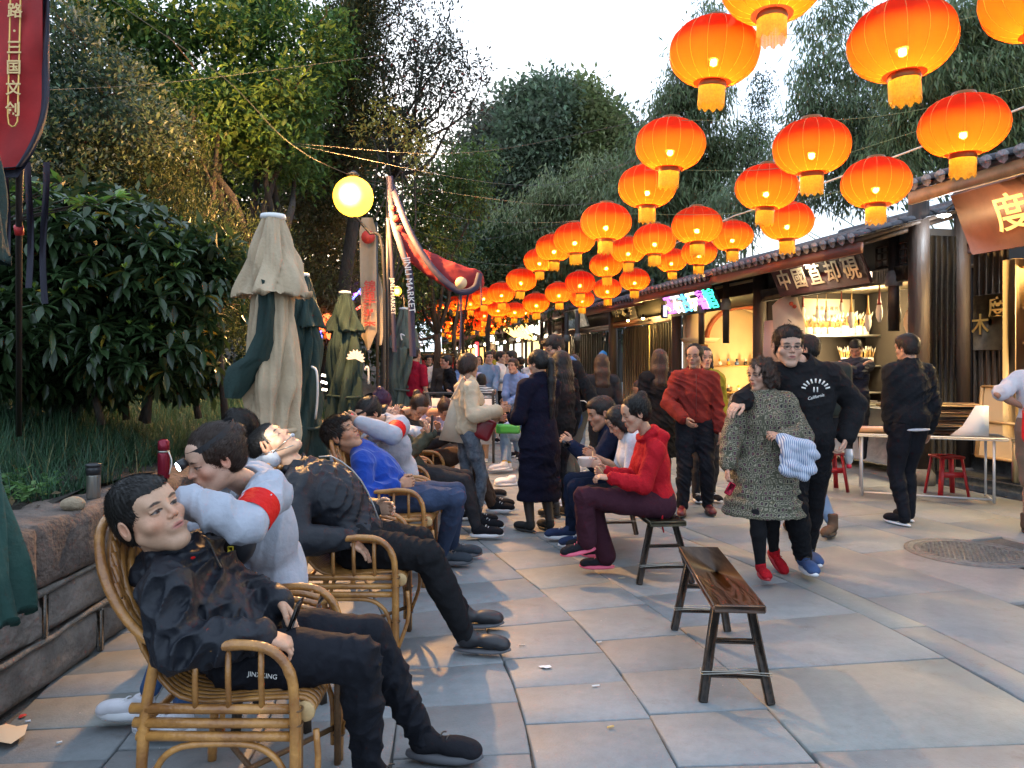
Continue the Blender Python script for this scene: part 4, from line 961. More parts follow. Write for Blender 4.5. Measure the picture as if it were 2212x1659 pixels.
plank_b = plank_mat('weathered brown plank', (.19, .125, .075), (.045, .032, .022)); plank_g = plank_mat('grey green plank', (.085, .085, .068), (.04, .036, .028)); plank_k = plank_mat('blackened plank', (.035, .028, .022), (.016, .013, .011))
plaster = M('cream plaster', (.70, .56, .36), .85, noise=.08, nscale=3, bump=.1, bscale=60)
terra = M('terracotta trim', (.30, .075, .03), .6, noise=.3, nscale=6); dark_in = M('dark interior wall', (.045, .035, .028), .9)
tile_m = M('grey roof tile', (.15, .15, .165), .75, noise=.65, nscale=5, bump=.5, bscale=60, col2=(.055, .055, .062)); tile_e = M('pale tile end', (.34, .33, .33), .85, noise=.5, nscale=30)
white_p = M('white paint', (.75, .74, .70), .5); metal_g = M('grey metal', (.30, .31, .33), .35, metal=.8); black_m = M('black metal', (.02, .02, .022), .4)
gold = M('gold paint', (.75, .45, .12), .35, metal=.5); cream_ink = M('cream lettering', (.72, .62, .45), .6)
def em(name, col, e): return M(name, col, .5, emit=e)
def wbox(B, t0, t1, i0, i1, z0, z1, bev=0.): B.box(W((t0+t1)/2, (i0+i1)/2, (z0+z1)/2), (abs(t1-t0), abs(i1-i0), abs(z1-z0)), RS, bev); return B
def text(body, size, loc, right, up, mat, parent=None, ext=.004, name='lettering', sx=1., align='CENTER', space=1., shear=0., bevel=0.):
    cu = bpy.data.curves.new(name, 'FONT'); cu.body = body; cu.size = size; cu.extrude = ext; cu.align_x = align; cu.align_y = 'CENTER'; cu.space_line = space; cu.shear = shear; cu.offset = bevel
    tmp = bpy.data.objects.new('t', cu); C.objects.link(tmp); dg = bpy.context.evaluated_depsgraph_get(); me = bpy.data.meshes.new_from_object(tmp.evaluated_get(dg)); me.materials.clear(); me.materials.append(mat); me.name = name
    bpy.data.objects.remove(tmp); bpy.data.curves.remove(cu); o = bpy.data.objects.new(name, me); C.objects.link(o); r = nrm(right); u = nrm(np.array(up)-r*np.dot(up, r)); n = np.cross(r, u)
    m = Matrix(((r[0]*sx, u[0], n[0], loc[0]), (r[1]*sx, u[1], n[1], loc[1]), (r[2]*sx, u[2], n[2], loc[2]), (0, 0, 0, 1))); 
    if parent is not None: o.parent = parent; o.matrix_parent_inverse = mat_inv(parent)
    o.matrix_basis = m; return o
def column(parent, t, i, z1, r=.11, z0=0.0, name='column', mat=None):
    B = MB(); p = W(t, i, 0); B.lathe([(r*1.5, z0), (r*1.5, z0+.12), (r*1.05, z0+.2)], 12, p, True); B.build('column_base', M('stone base', (.2, .19, .18), .9, noise=.4), parent)
    MB().lathe([(r, z0+.18), (r*.98, z1*.6), (r*.95, z1)], 14, p).build(name, mat or wood_d, parent, True)
def planks(parent, t0, t1, i, z0, z1, w, mat, th=.03, perp=False, i1=None):
    n = int(round(abs(t1-t0)/w)) if not perp else int(round(abs(i1-i)/w)); w2 = (t1-t0)/n if not perp else (i1-i)/n
    for k in range(n):
        d = rnd.uniform(-.006, .006); B = MB()
        if not perp: wbox(B, t0+w2*k+.004, t0+w2*(k+1)-.004, i+d, i+d+th, z0, z1+rnd.uniform(-.004, .004), .004)
        else: wbox(B, t0+d, t0+d+th, i+w2*k+.004, i+w2*(k+1)-.004, z0, z1, .004)
        B.build('plank', mat, parent)
TILE = None
def tile_mesh():
    n = 6; V = []; F = []
    for r_, y in ((.074, 0), (.060, .30)):
        for rr in (r_, r_-.014):
            for k in range(n+1): a = PI*k/n; V.append((rr*math.cos(a), y, rr*math.sin(a)*.8))
    m_ = n+1
    for k in range(n): F += [[k, k+1, 2*m_+k+1, 2*m_+k][::-1], [m_+k, m_+k+1, 3*m_+k+1, 3*m_+k], [k, k+1, m_+k+1, m_+k]]
    return V, F
def roof(parent, t0, t1, ie, ze, ir, zr, tiles=True, pitch=.185, fascia=None):
    "eave at (ie, ze), ridge at (ir, zr); tiles laid in columns running up the slope"
    a = W(t0, ie, ze); up = nrm(W(t0, ir, zr)-a); Ls = np.linalg.norm(W(t0, ir, zr)-a); nn = nrm(np.cross(up, SD)); nn = nn if nn[2] > 0 else -nn
    B = MB(); B.add([W(t0, ie+.03, ze-.0), W(t1, ie+.03, ze-.0), W(t1, ir, zr), W(t0, ir, zr), W(t0, ie+.03, ze-.05), W(t1, ie+.03, ze-.05), W(t1, ir, zr-.05), W(t0, ir, zr-.05)], [[0, 1, 2, 3], [7, 6, 5, 4], [0, 4, 5, 1], [1, 5, 6, 2], [2, 6, 7, 3], [3, 7, 4, 0]]); B.build('roof_deck', wood_d, parent)
    B = MB(); B.beam(W(t0, ie+.06, ze-.12), W(t1, ie+.06, ze-.12), .05, .13); B.build('fascia', fascia or wood_r, parent)
    t = t0+.15
    while t < t1: MB().beam(W(t, ie+.09, ze-.075), W(t, ir, zr-.085), .05, .05).build('rafter', wood_d, parent); t += .45
    B = MB(); B.tube([W(t0, ir, zr+.05), W((t0+t1)/2, ir, zr+.04), W(t1, ir, zr+.05)], .07, 8); B.build('ridge', tile_m, parent, True)
    tv, tf = tile_mesh(); Rm = np.stack([SD, up, nn], 1); tv = np.array(tv) @ Rm.T; me = mesh_np('roof_tile', tv, tf, tile_m, True)
    cv, cf = [], []
    n2 = 7
    c_ = [(.070*math.cos(PI*k/n2), -.004, .070*math.sin(PI*k/n2)*.8) for k in range(n2+1)]; c2 = [(x, -.018, z) for x, y, z in c_]; drop = [(-.05, -.012, -.045), (.05, -.012, -.045), (0, -.016, -.075)]
    V2 = np.array(c_+c2+drop) @ Rm.T; m_ = n2+1
    F2 = [list(range(m_)), list(range(m_, 2*m_))[::-1]]+[[k, m_+k, m_+k+1, k+1] for k in range(n2)]+[[m_, 2*m_+1, 2*m_+2, 2*m_][::-1], [m_, 2*m_-1, 2*m_, 2*m_+2, 2*m_+1]]
    meE = mesh_np('tile_end', V2, F2, tile_e, False)
    nc = int((t1-t0)/pitch); nr = int(Ls/.235); cnt = 0; RV, RF = [], []
    # flat under-tiles between the covering rows
    B = MB()
    for c in range(nc):
        for r_ in range(nr):
            o = a+SD*(pitch*(c+.0))+up*(.235*r_)+nn*.012; B.add([o+SD*-.07, o+SD*.07, o+SD*.07+up*.27+nn*.0-nn*.02, o-SD*.07+up*.27-nn*.02, o+SD*0+nn*-.012], [[0, 4, 3], [4, 1, 2], [4, 2, 3]])
    B.build('under_tiles', tile_m, parent)['kind'] = 'stuff'
    for r_ in range(nr):
        for c in range(nc):
            o = a+SD*(pitch*(c+.5)+rnd.uniform(-.008, .008))+up*(.235*r_+rnd.uniform(-.008, .008))+nn*(.012+.006*(r_ % 2))
            if tiles and cnt < 250: b = link('roof_tile', me, parent); b.location = [float(v) for v in o]; cnt += 1
            else: b0 = len(RV); RV += list(tv+o); RF += [[j+b0 for j in f] for f in tf]
    for c in range(nc):
        if tiles and c < 44: b = link('tile_end', meE, parent); b.location = [float(v) for v in (a+SD*(pitch*(c+.5))+nn*.012)]
        else: b0 = len(RV); RV += list(V2+a+SD*(pitch*(c+.5))); RF += [[j+b0 for j in f] for f in F2]
    if RV: link('more_tiles', mesh_np('more_tiles', RV, RF, tile_m, True), parent)['kind'] = 'stuff'
def lattice(parent, t0, t1, i, z0, z1, n=6):
    B = MB()
    for k in range(n+1): t = t0+(t1-t0)*k/n; B.beam(W(t, i, z0), W(t, i, z1), .025, .02)
    for f in (0, .35, .7, 1): B.beam(W(t0, i, z0+(z1-z0)*f), W(t1, i, z0+(z1-z0)*f), .025, .02)
    B.build('lattice', wood_d, parent)
def signboard(name, label, t0, t1, i, zc, h, body, mat, ink, tilt=.35, size=None, frame_m=None, spacing=None):
    c = W((t0+t1)/2, i, zc); root = empty(name, c, label, 'sign'); up = nrm(UZ*math.cos(tilt)-SI*math.sin(tilt)); nrmv = nrm(-SI*math.cos(tilt)-UZ*math.sin(tilt)); R_ = np.stack([-SD, up, nrmv], 1)
    MB().box(c, (abs(t1-t0), h, .05), R_, .01).build('board', mat, root)
    n = len(body); wd = abs(t1-t0)
    for k, ch in enumerate(body):
        x = (k-(n-1)/2)*(spacing or wd/(n+.4)); text(ch, size or h*.62, c+(-SD)*x+nrmv*.028, -SD, up, ink, root, .004, bevel=.004)
    return root, c, up, nrmv, R_

# ---- near shop
near = empty('timber_shop', W(-1.2, 1, 0), 'nearest timber shop at the right edge with red brown signboard and pale pine cabinet', 'shop', 'timber shops along the street')
MB_ = MB(); wbox(MB_, -7, .12, .22, 1.0, 0, .17, .01); MB_.build('lower_step', M('dark stone step', (.16, .15, .14), .8, noise=.5, nscale=10, bump=.4), near)
B = MB(); wbox(B, -7, .0, .75, 5, .0, .36, .01); B.build('plinth', MATS['dark stone step'], near)
column(near, -.02, .62, 3.7, .10); column(near, -3.4, .62, 3.7, .10)
planks(near, -.60, -.10, .70, .36, 2.9, .105, plank_b); 
B = MB(); wbox(B, -7, .1, .60, .72, 2.86, 3.0, .01); B.build('lintel', wood_r, near)
B = MB(); wbox(B, -7, .1, .66, .74, 3.0, 3.75); B.build('upper_wall', M('pale upper panel', (.22, .20, .17), .8), near)
planks(near, -.02, -.02, .14, 0, 3.1, .085, plank_k, .03, True, .66)
roof(near, -5.0, -1.02+.05, -1.0, 3.42, 2.2, 4.3, True, .19, M('lamp tinted fascia', (.42, .24, .10), .5, noise=.4, nscale=8))  # eave fascia is coloured orange-brown to look lit
B = MB(); wbox(B, -6, -.9, 2.4, 2.5, 0.36, 3.2); B.build('back_wall', plaster, near); B = MB(); wbox(B, -6, -.9, .7, 2.5, 3.05, 3.1); B.build('ceiling', plaster, near)
B = MB(); wbox(B, -.80, -.615, .62, 1.3, .36, 2.72, .006); B.build('cabinet_side', wood_p, near)
for z in (.95, 1.3, 1.72, 2.13, 2.6): B = MB(); wbox(B, -2.6, -.81, .7, 1.15, z, z+.03); B.build('shelf', wood_p, near)
B = MB(); wbox(B, -2.6, -.81, 1.16, 1.18, .4, 2.7); B.build('shelf_back', M('yellow backing', (.75, .55, .22), .7), near)
for k in range(14):
    z = (.98, 1.33, 1.75, 2.16)[k % 4]; B = MB(); B.lathe([(.03, 0), (.045, .05), (.03, .12), (.035, .16)], 10, W(-.88-.09*(k//4)-.02*(k % 4), .85, z)); B.build('jar', [M('amber glaze', (.30, .14, .05), .3), M('dark glaze', (.05, .04, .035), .2), M('pale glaze', (.5, .45, .35), .3)][k % 3], near, True)
point_light('shop_lamp', W(-1.9, .55, 2.45), 90, (1, .72, .35), .06, near); point_light('shop_lamp', W(-1.2, .9, 2.5), 50, (1, .7, .33), .05, near)
_r, c, up, nv, R_ = signboard('shop_signboard', 'large red brown signboard with gold characters under the nearest eave', -3.7, -.36, .30, 3.17, .78, '度木', M('varnished red board', (.13, .035, .02), .55, noise=.35, nscale=3, stretch=(1, 1, .3)), M('glowing gold', (.9, .55, .15), .3, emit=.5), .42, .46, spacing=1.9)
hs = W(-.6, .36, 3.1)
root = empty('wall_panel', W(-.35, .66, 2.0), 'bronze coloured hanging panel with the gold characters 度木 beside the pine cabinet', 'sign')
B = MB(); wbox(B, -.62, -.14, .66, .685, 1.66, 2.34, .004); B.build('panel', M('mottled bronze', (.16, .12, .07), .4, metal=.3, noise=.7, nscale=4, col2=(.05, .035, .02)), root)
text('度', .25, W(-.50, .652, 2.16), -SD, UZ, gold, root, .003, bevel=.003); text('木', .27, W(-.26, .652, 1.96), -SD, UZ, gold, root, .003, bevel=.003)
root = empty('flood_lamp', W(-.35, .05, 3.3), 'round white flood lamp shining under the nearest eave', 'lamp')
MB().lathe([(.03, .06), (.085, .02), (.09, 0)], 14, W(-.35, .05, 3.28)).build('housing', black_m, root, True); MB().lathe([(.0, -.03), (.05, -.02), (.078, -.004), (.078, .002)], 14, W(-.35, .05, 3.28)).build('lens', em('cold white lamp', (.75, .9, 1), 14), root, True)
MB().tube([W(-.35, .05, 3.33), W(-.35, .3, 3.5)], .012, 6).build('arm', black_m, root); point_light('beam', W(-.35, .03, 3.2), 9, (.8, .9, 1), .06, root)
for k, t in enumerate((-.62, -1.2)):
    root = empty('spot_lamp', W(t, -.1, 3.6), ['black spot lamp closest to the white flood lamp, aimed at the signboard', 'black spot lamp nearer the right edge, aimed at the signboard'][k], 'lamp'); MB().tube([W(t, -.15, 3.66), W(t-.02, -.02, 3.56)], .035, 8).build('housing', black_m, root, True)
    MB().tube([W(t, -.15, 3.66), W(t, -.1, 3.72)], .01, 5).build('bracket', black_m, root); point_light('beam', W(t-.02, -.03, 3.54), 6, (1, .62, .25), .02, root, 90, W(t-.1, .35, 3.1))
root = empty('leaning_frame', W(-.75, .5, .36), 'pale wooden stretcher frame leaning on the plank wall', 'frame')
B = MB(); fa, fb, fc, fd = W(-.28, .58, .37), W(-.98, .58, .37), W(-.98, .67, 1.22), W(-.28, .67, 1.22)
for a, b in ((fa, fb), (fb, fc), (fc, fd), (fd, fa), ((fa+fd)/2, (fb+fc)/2)): B.beam(a, b, .04, .03)
B.build('rails', wood_p, root); MB().add([fa+SI*.012, fb+SI*.012, fc+SI*.012, fd+SI*.012], [[0, 1, 2, 3]]).build('canvas', M('raw canvas', (.62, .50, .30), .8), root)
root = empty('wooden_stool', W(-1.35, .45, .17), 'small pale wooden stool on the step at the right edge', 'stool')
B = MB(); wbox(B, -1.62, -1.05, .30, .62, .62, .66, .004); B.build('seat', wood_p, root)
for t in (-1.08, -1.59):
    for i in (.33, .59): MB().beam(W(t, i, .17 if i < .7 else .36), W(t, i, .62), .045, .045).build('leg', wood_p, root)
root = empty('pink_flask', W(-.98, .42, .17), 'pink drinks flask standing beside the small wooden stool', 'bottle'); MB().lathe([(.036, 0), (.036, .2), (.03, .23)], 12, W(-.99, .42, .17)).build('flask', M('pink enamel', (.65, .25, .33), .3), root, True); MB().lathe([(.031, .23), (.031, .28)], 12, W(-.99, .42, .17)).build('cap', M('pink cap', (.75, .4, .45), .4), root, True)

# ---- writing-brush shop
brush = empty('timber_shop', W(1.9, 1, 0), 'timber shop selling writing brushes, under the dark signboard 中國苴却硯', 'shop', 'timber shops along the street')
column(brush, 0, 0, 3.5, .125); column(brush, 3.72, 0, 3.3, .12); column(brush, .42, -.02, 3.2, .07, 2.5, 'hanging_post'); 
B = MB(); wbox(B, .1, 3.6, -.06, .08, 2.55, 2.75, .01); B.build('lintel', wood_d, brush)
lattice(brush, .15, .8, .02, 2.78, 3.05); B = MB(); wbox(B, .1, 3.7, .1, .14, 2.75, 3.3); B.build('upper_wall', M('grey glazed panel', (.20, .21, .19), .3), brush)
roof(brush, -.1, 3.75, -.95, 3.02, 1.6, 3.75, True)
B = MB(); wbox(B, 0, 3.7, 2.0, 2.08, 0, 3.2); B.build('back_wall', dark_in, brush); B = MB(); wbox(B, 3.62, 3.70, .1, 2.0, 0, 3.2); B.build('side_wall', dark_in, brush); B = MB(); wbox(B, .06, .10, .1, 2.0, 0, 3.2); B.build('side_wall', dark_in, brush)
B = MB(); wbox(B, 0, 3.7, .1, 2.0, 2.72, 2.76); B.build('ceiling', M('warm ceiling', (.5, .4, .25), .8), brush)
# far side wall: notices, shelves, pots of brushes
B = MB(); wbox(B, 3.585, 3.615, .75, 1.75, 2.0, 2.62); B.build('notice', M('printed notice', (.62, .55, .40), .7), brush)
ink_m = M('black ink', (.03, .03, .03), .6)
for k, s_ in enumerate(('笔 墨 纸 砚 传 统', '狼毫 羊毫 兼毫 套装', '手工制作 百年工艺')): text(s_, .075, W(3.578, 1.25, 2.45-.14*k), SI, UZ, ink_m, brush, .001)
for z, i0, i1 in ((2.02-.06, .35, 2.0), (1.44, 1.35, 2.0), (.98, .9, 2.0)): B = MB(); wbox(B, 3.22, 3.6, i0, i1, z, z+.03); B.build('shelf', white_p, brush)
B = MB(); wbox(B, 1.6, 1.66, 1.55, 1.61, .8, 2.7); B.build('post', wood_p, brush)
for z in (1.42, 1.95, 2.3): B = MB(); wbox(B, .15, 1.8, 1.6, 1.98, z, z+.03); B.build('shelf', wood_p, brush)
pot_ms = [M('white porcelain', (.75, .74, .70), .25), M('blue white porcelain', (.45, .52, .70), .25, noise=.6, nscale=40, col2=(.08, .14, .4)), M('jade glaze', (.42, .55, .42), .25)]
reed = M('bamboo brush handle', (.60, .36, .12), .5); bristle = M('white bristle', (.72, .68, .60), .8); bristle_k = M('black bristle', (.03, .03, .03), .7); red_w = M('red lacquer handle', (.20, .03, .02), .3)
def brush_pot(t, i, z, k, n=16, s=1., lab=''):
    root = empty('brush_pot', W(t, i, z), ['white', 'blue and white', 'jade green'][k % 3]+' pot of brushes, '+lab, 'pot', 'pots of writing brushes on the shelves')
    MB().lathe([(.055*s, 0), (.06*s, .01), (.06*s, .13*s), (.052*s, .13*s)], 12, W(t, i, z)).build('pot', pot_ms[k % 3], root, True)
    H_, T_ = MB(), MB()
    for j in range(n):
        a = rnd.random()*6.28; r0 = .03*s*rnd.random()**.5; ln = rnd.uniform(.20, .27)*s; p0 = W(t, i, z+.02)+SI*r0*math.cos(a)+SD*r0*math.sin(a); d = nrm(UZ+SI*math.cos(a)*rnd.uniform(.0, .4)+SD*math.sin(a)*.35); H_.tube([p0, p0+d*ln], .0045*s, 4); T_.tube([p0+d*ln, p0+d*(ln+.03*s), p0+d*(ln+.07*s)], [.007*s, .009*s, .001], 5)
    H_.build('handles', reed, root); T_.build('bristles', bristle, root)
for k in range(11): brush_pot(3.42-.02*(k % 2), .48+.135*k, 1.99, (0, 2, 0, 0, 0, 0, 0, 1, 1, 0, 0)[k], 18, .95 if k < 7 else 1.2, ORD[k]+' from the left on the upper white shelf')
for k in range(5): brush_pot(3.40, 1.42+.125*k, 1.47, (0, 1, 0, 1, 0)[k], 14, 1., ORD[k]+' from the left on the lower white shelf')
for k in range(9):
    root = empty('hanging_brush', W(2.9-.28*k, .35, 2.6), ['white', 'black'][k % 2 if k > 5 else 0]+' bristled brush hanging under the lintel, '+ORD[k]+' from the left', 'brush', 'writing brushes hanging under the lintel'); p = W(2.9-.30*k, .30+.05*(k % 2), 2.60-.06*(k % 3)); s_ = .8 if k < 4 else 1.25
    MB().lathe([(.004, .0), (.010, -.02), (.012*s_, -.14*s_), (.022*s_, -.20*s_), (.026*s_, -.23*s_)], 8, p).build('handle', (reed if k % 3 else red_w), root, True); MB().lathe([(.026*s_, -.23*s_), (.038*s_, -.30*s_), (.034*s_, -.36*s_), (.012*s_, -.42*s_)], 10, p).build('bristles', bristle if k % 2 == 0 or k < 6 else bristle_k, root, True)
    MB().tube([p, p+UZ*.1], .002, 4).build('loop', reed, root)
for k, (t, i) in enumerate(((.55, .42), (.40, .50))):
    root = empty('giant_brush', W(t, i, 2.6), ['giant curved writing brush with pale bristle hanging beside the thick column, left one', 'giant curved writing brush hanging against the thick column, right one'][k], 'brush')
    MB().tube(spline([W(t, i, 2.62), W(t+.02, i, 2.4), W(t+.06, i, 2.22)], 8), np.linspace(.018, .05, 8), 8).build('handle', M('black horn', (.02, .018, .016), .15), root, True); MB().tube(spline([W(t+.06, i, 2.24), W(t+.10, i, 2.0), W(t+.02, i, 1.75), W(t-.03, i, 1.38)], 10), [.05, .075, .085, .075, .06, .05, .05, .045, .03, .012], 10).build('bristles', M('cream bristle', (.62, .52, .38), .7), root, True)
for k in range(5):
    MB().lathe([(.05, 0), (.035, .08), (.01, .2), (.012, .24)], 8, W(.35+.16*k, 1.75, 1.45-.42+.42)).build('fan_brush', M('amber brush', (.62, .30, .06), .5), brush, True)
for k in range(3): MB().lathe([(.02, 0), (.12, .02), (.14, .08), (.10, .16), (.0, .2)], 10, W(1.25-.3*k, 1.75, 1.98)).build('paper_roll', M('rice paper', (.8, .76, .66), .7), brush, True)
# painted scroll boards
root = empty('painted_board', W(3.35, -.15, 1.9), 'tall cream board painted with blossom and a bird, leaning before the brush shop', 'painting'); b0 = P(1700, 750, 12.2); 
ar, au = nrm(P(1735, 700, 12.2)-P(1675, 712, 12.4)), None
V = [P(1668, 660, 12.3), P(1680, 648, 12.3), P(1712, 630, 12.1), P(1722, 640, 12.1), P(1738, 700, 11.95), P(1752, 800, 11.9), P(1690, 815, 12.3), P(1672, 740, 12.35)]; B = MB(); n_ = len(V); B.V = [tuple(v) for v in V]+[tuple(v+np.array((.02, .06, 0))) for v in V]; B.F = [list(range(n_))[::-1], list(range(n_, 2*n_))]+[[k, (k+1) % n_, n_+(k+1) % n_, n_+k] for k in range(n_)]; B.mi = [0]*len(B.F); B.build('board', M('cream painted board', (.72, .55, .42), .6, noise=.2, nscale=3), root)
B = MB()
def stroke(pts, r, d=12.0, m=None): return [P(x, y, d) for x, y in pts]
for pts in ([(1702, 690), (1715, 700), (1728, 712)], [(1690, 720), (1706, 716), (1722, 700)], [(1700, 730), (1712, 742)]): B.tube(spline(stroke(pts, 0, 12.10), 6), .006, 4)
B.build('painted_branch', ink_m, root); B = MB()
for x, y in ((1722, 724), (1727, 730), (1720, 733), (1715, 762), (1709, 656), (1716, 662)): p = P(x, y, 12.04); B.lathe([(.001, -.01), (.035, 0), (.001, .01)], 7, p, R=np.array(((1, 0, 0), (0, 0, 1), (0, -1, 0))))
B.build('painted_blossom', M('vermilion paint', (.55, .08, .04), .6), root)
root = empty('framed_print', P(1662, 750, 12.6), 'pale pink print hanging low behind the painted board', 'print'); B = MB(); B.V = [tuple(v) for v in (P(1652, 693, 12.7), P(1690, 690, 12.5), P(1690, 784, 12.5), P(1648, 782, 12.7))]; B.F = [[0, 3, 2, 1]]; B.V += [tuple(np.array(v)+np.array((0, .03, 0))) for v in B.V]; B.F += [[4, 5, 6, 7], [0, 1, 5, 4], [1, 2, 6, 5], [2, 3, 7, 6], [3, 0, 4, 7]]; B.mi = [0]*6; B.build('sheet', M('pink paper', (.66, .42, .36), .7), root)
# counter with white cloth
root = empty('shop_counter', W(1.6, .45, 0), 'counter under a white cloth in the doorway of the brush shop', 'counter'); B = MB(); wbox(B, .35, 2.9, .18, .85, .12, .90, .02); B.build('cloth', M('white table cloth', (.72, .70, .64), .8, noise=.15, nscale=4, bump=.3, bscale=9), root)
for k in range(6): B = MB(); wbox(B, .6+.35*k, .82+.35*k, .3, .7, .905, .92+.01*k, .003); B.build('booklet', [white_p, wood_p, M('rice paper', (.8, .76, .66), .7)][k % 3], root)
point_light('shop_lamp', W(1.0, 1.0, 2.45), 40, (1, .78, .42), .08, brush); point_light('shop_lamp', W(2.7, 1.1, 2.5), 56, (1, .76, .4), .08, brush); point_light('shop_lamp', W(3.1, .9, 1.7), 18, (1, .8, .45), .06, brush)
root, c, up, nv, R_ = signboard('shop_signboard', 'dark red signboard reading 中國苴却硯 in cream characters', .50, 2.62, -.36, 2.76, .46, '中國苴却硯', M('dark red board', (.060, .016, .018), .7, noise=.3, nscale=4), cream_ink, .40, .34)
for t in (.75, 2.1):
    r2 = empty('lucky_lamp', W(t, -.16, 2.66), 'little lit box with a red 福 mark under the signboard, '+('right one' if t < 1 else 'left one'), 'lamp'); B = MB(); wbox(B, t-.05, t+.05, -.20, -.12, 2.60, 2.72, .005); B.build('box', em('lit paper box', (1, .75, .55), 1.4), r2); text('福', .09, W(t, -.204, 2.66), -SD, UZ, M('red ink', (.4, .02, .02), .6), r2, .001)
root = empty('eave_spot', W(1.62, -.5, 2.98), 'bright oval spot lamp under the eave before the dark signboard', 'lamp'); MB().lathe([(.02, .10), (.06, .05), (.065, 0)], 12, W(1.62, -.52, 2.93)).build('housing', white_p, root, True); MB().lathe([(0, -.025), (.04, -.018), (.06, 0)], 12, W(1.62, -.52, 2.93)).build('lens', em('warm white lamp', (1, .88, .65), 16), root, True); point_light('beam', W(1.62, -.55, 2.86), 4, (1, .85, .6), .05, root)

# ---- arched shop
arch = empty('timber_shop', W(5.4, 1, 0), 'timber shop with a terracotta arch and lit niches behind the man in the rust shirt', 'shop', 'timber shops along the street')
column(arch, 7.08, 0, 3.3, .12); B = MB(); wbox(B, 3.82, 7.0, -.06, .08, 2.52, 2.72, .01); B.build('lintel', M('brown lintel beam', (.13, .075, .045), .5, noise=.4, nscale=5, stretch=(.2, .2, 1)), arch)  # lintel colour is a lighter brown than the dark timber
for t in (4.25, 5.2): column(arch, t, -.35, 3.1, .06, 2.45, 'hanging_post')
roof(arch, 3.78, 7.25, -.95, 2.97, 1.6, 3.7, True)
B = MB(); wbox(B, 3.8, 7.0, .12, .16, 2.72, 3.3); B.build('upper_wall', dark_in, arch); B = MB(); wbox(B, 3.74, 7.1, 2.3, 2.4, 0, 3.2); B.build('back_wall', plaster, arch); B = MB(); wbox(B, 3.74, 7.1, .1, 2.3, 2.95, 3.0); B.build('ceiling', plaster, arch); B = MB(); wbox(B, 3.745, 3.79, .1, 2.3, 0, 3.2); B.build('side_wall', plaster, arch)
# end wall with arch opening: built as strips round a real opening, niche behind it
tA = 6.60; ic, rw, zs = 1.30, .82, 1.98; zc_ = zs
B = MB(); NV = 24
for k in range(NV):
    a0, a1 = PI*k/NV, PI*(k+1)/NV; i0, i1 = ic-rw*math.cos(a0), ic-rw*math.cos(a1); z0, z1 = zs+rw*.85*math.sin(a0), zs+rw*.85*math.sin(a1)
    B.add([W(tA, i0, z0), W(tA, i1, z1), W(tA, i1, 2.95), W(tA, i0, 2.95), W(tA+.3, i0, z0), W(tA+.3, i1, z1)], [[0, 1, 2, 3], [0, 4, 5, 1]])
B.build('arch_wall', plaster, arch)
B = MB(); B.tube([W(tA-.02, ic-(rw+.03)*math.cos(a), zs+(rw+.03)*.85*math.sin(a)) for a in np.linspace(0, PI, 22)], .055, 6); B.build('arch_trim', terra, arch, True)
B = MB(); wbox(B, tA, tA+.3, .12, ic-rw, 0, 2.95); B.build('arch_pier', plaster, arch); B = MB(); wbox(B, tA-.04, tA-.003, ic-rw-.16, ic-rw-.01, .2, zs-.10); B.build('pier_panel', terra, arch)
B = MB(); B.box(W(tA+.1, ic-rw-.14, zs), (.5, .46, .10), RS, .0, 1.35); B.build('capital', plaster, arch)
B = MB(); wbox(B, tA+.34, tA+.38, .1, 2.3, 0, 2.95); B.build('niche_wall', plaster, arch)
for z in (1.42, .86): B = MB(); wbox(B, tA+.02, tA+.33, ic-rw+.02, 2.28, z, z+.035); B.build('shelf', M('orange shelf', (.55, .30, .10), .6), arch)
B = MB(); wbox(B, 4.6, tA-.1, 2.02, 2.29, 1.92, 1.95); B.build('glass_shelf', wood_p, arch)
fig_c = [M('figurine black', (.03, .03, .03), .3), M('figurine white', (.75, .72, .68), .3), M('figurine amber', (.65, .33, .05), .3), M('figurine blue', (.12, .22, .45), .3)]
for k in range(12):
    z = 1.456 if k < 7 else .896; i = (ic-rw+.14+.2*k) if k < 7 else ic-rw+.3+.24*(k-7); root = empty('figurine', W(tA+.12, i, z), ('upper' if k < 7 else 'lower')+' shelf figurine, '+['black', 'white', 'amber', 'blue'][k % 4]+', '+ORD[k if k < 7 else k-7]+' from the left inside the arch', 'figurine', 'figurines on the '+('upper' if k < 7 else 'lower')+' arch shelf')
    MB().lathe([(.035, 0), (.045, .04), (.03, .085)], 10, W(tA+.12, i, z)).build('torso', fig_c[k % 4], root, True); MB().lathe([(.01, .085), (.03, .105), (.025, .135), (.004, .15)], 10, W(tA+.12, i, z)).build('head', fig_c[(k+1) % 4], root, True)
B = MB(); 
for k in range(8): B.tube([W(5.2+.12*k, 2.1, 1.915), W(5.2+.12*k, 2.1, 1.83)], .02, 5)
B.build('red_tags', M('red tags', (.5, .04, .03), .6), arch)
point_light('shop_lamp', W(5.9, 1.5, 1.2), 34, (1, .68, .28), .08, arch); point_light('shop_lamp', W(5.3, .9, 2.6), 44, (1, .66, .28), .08, arch)
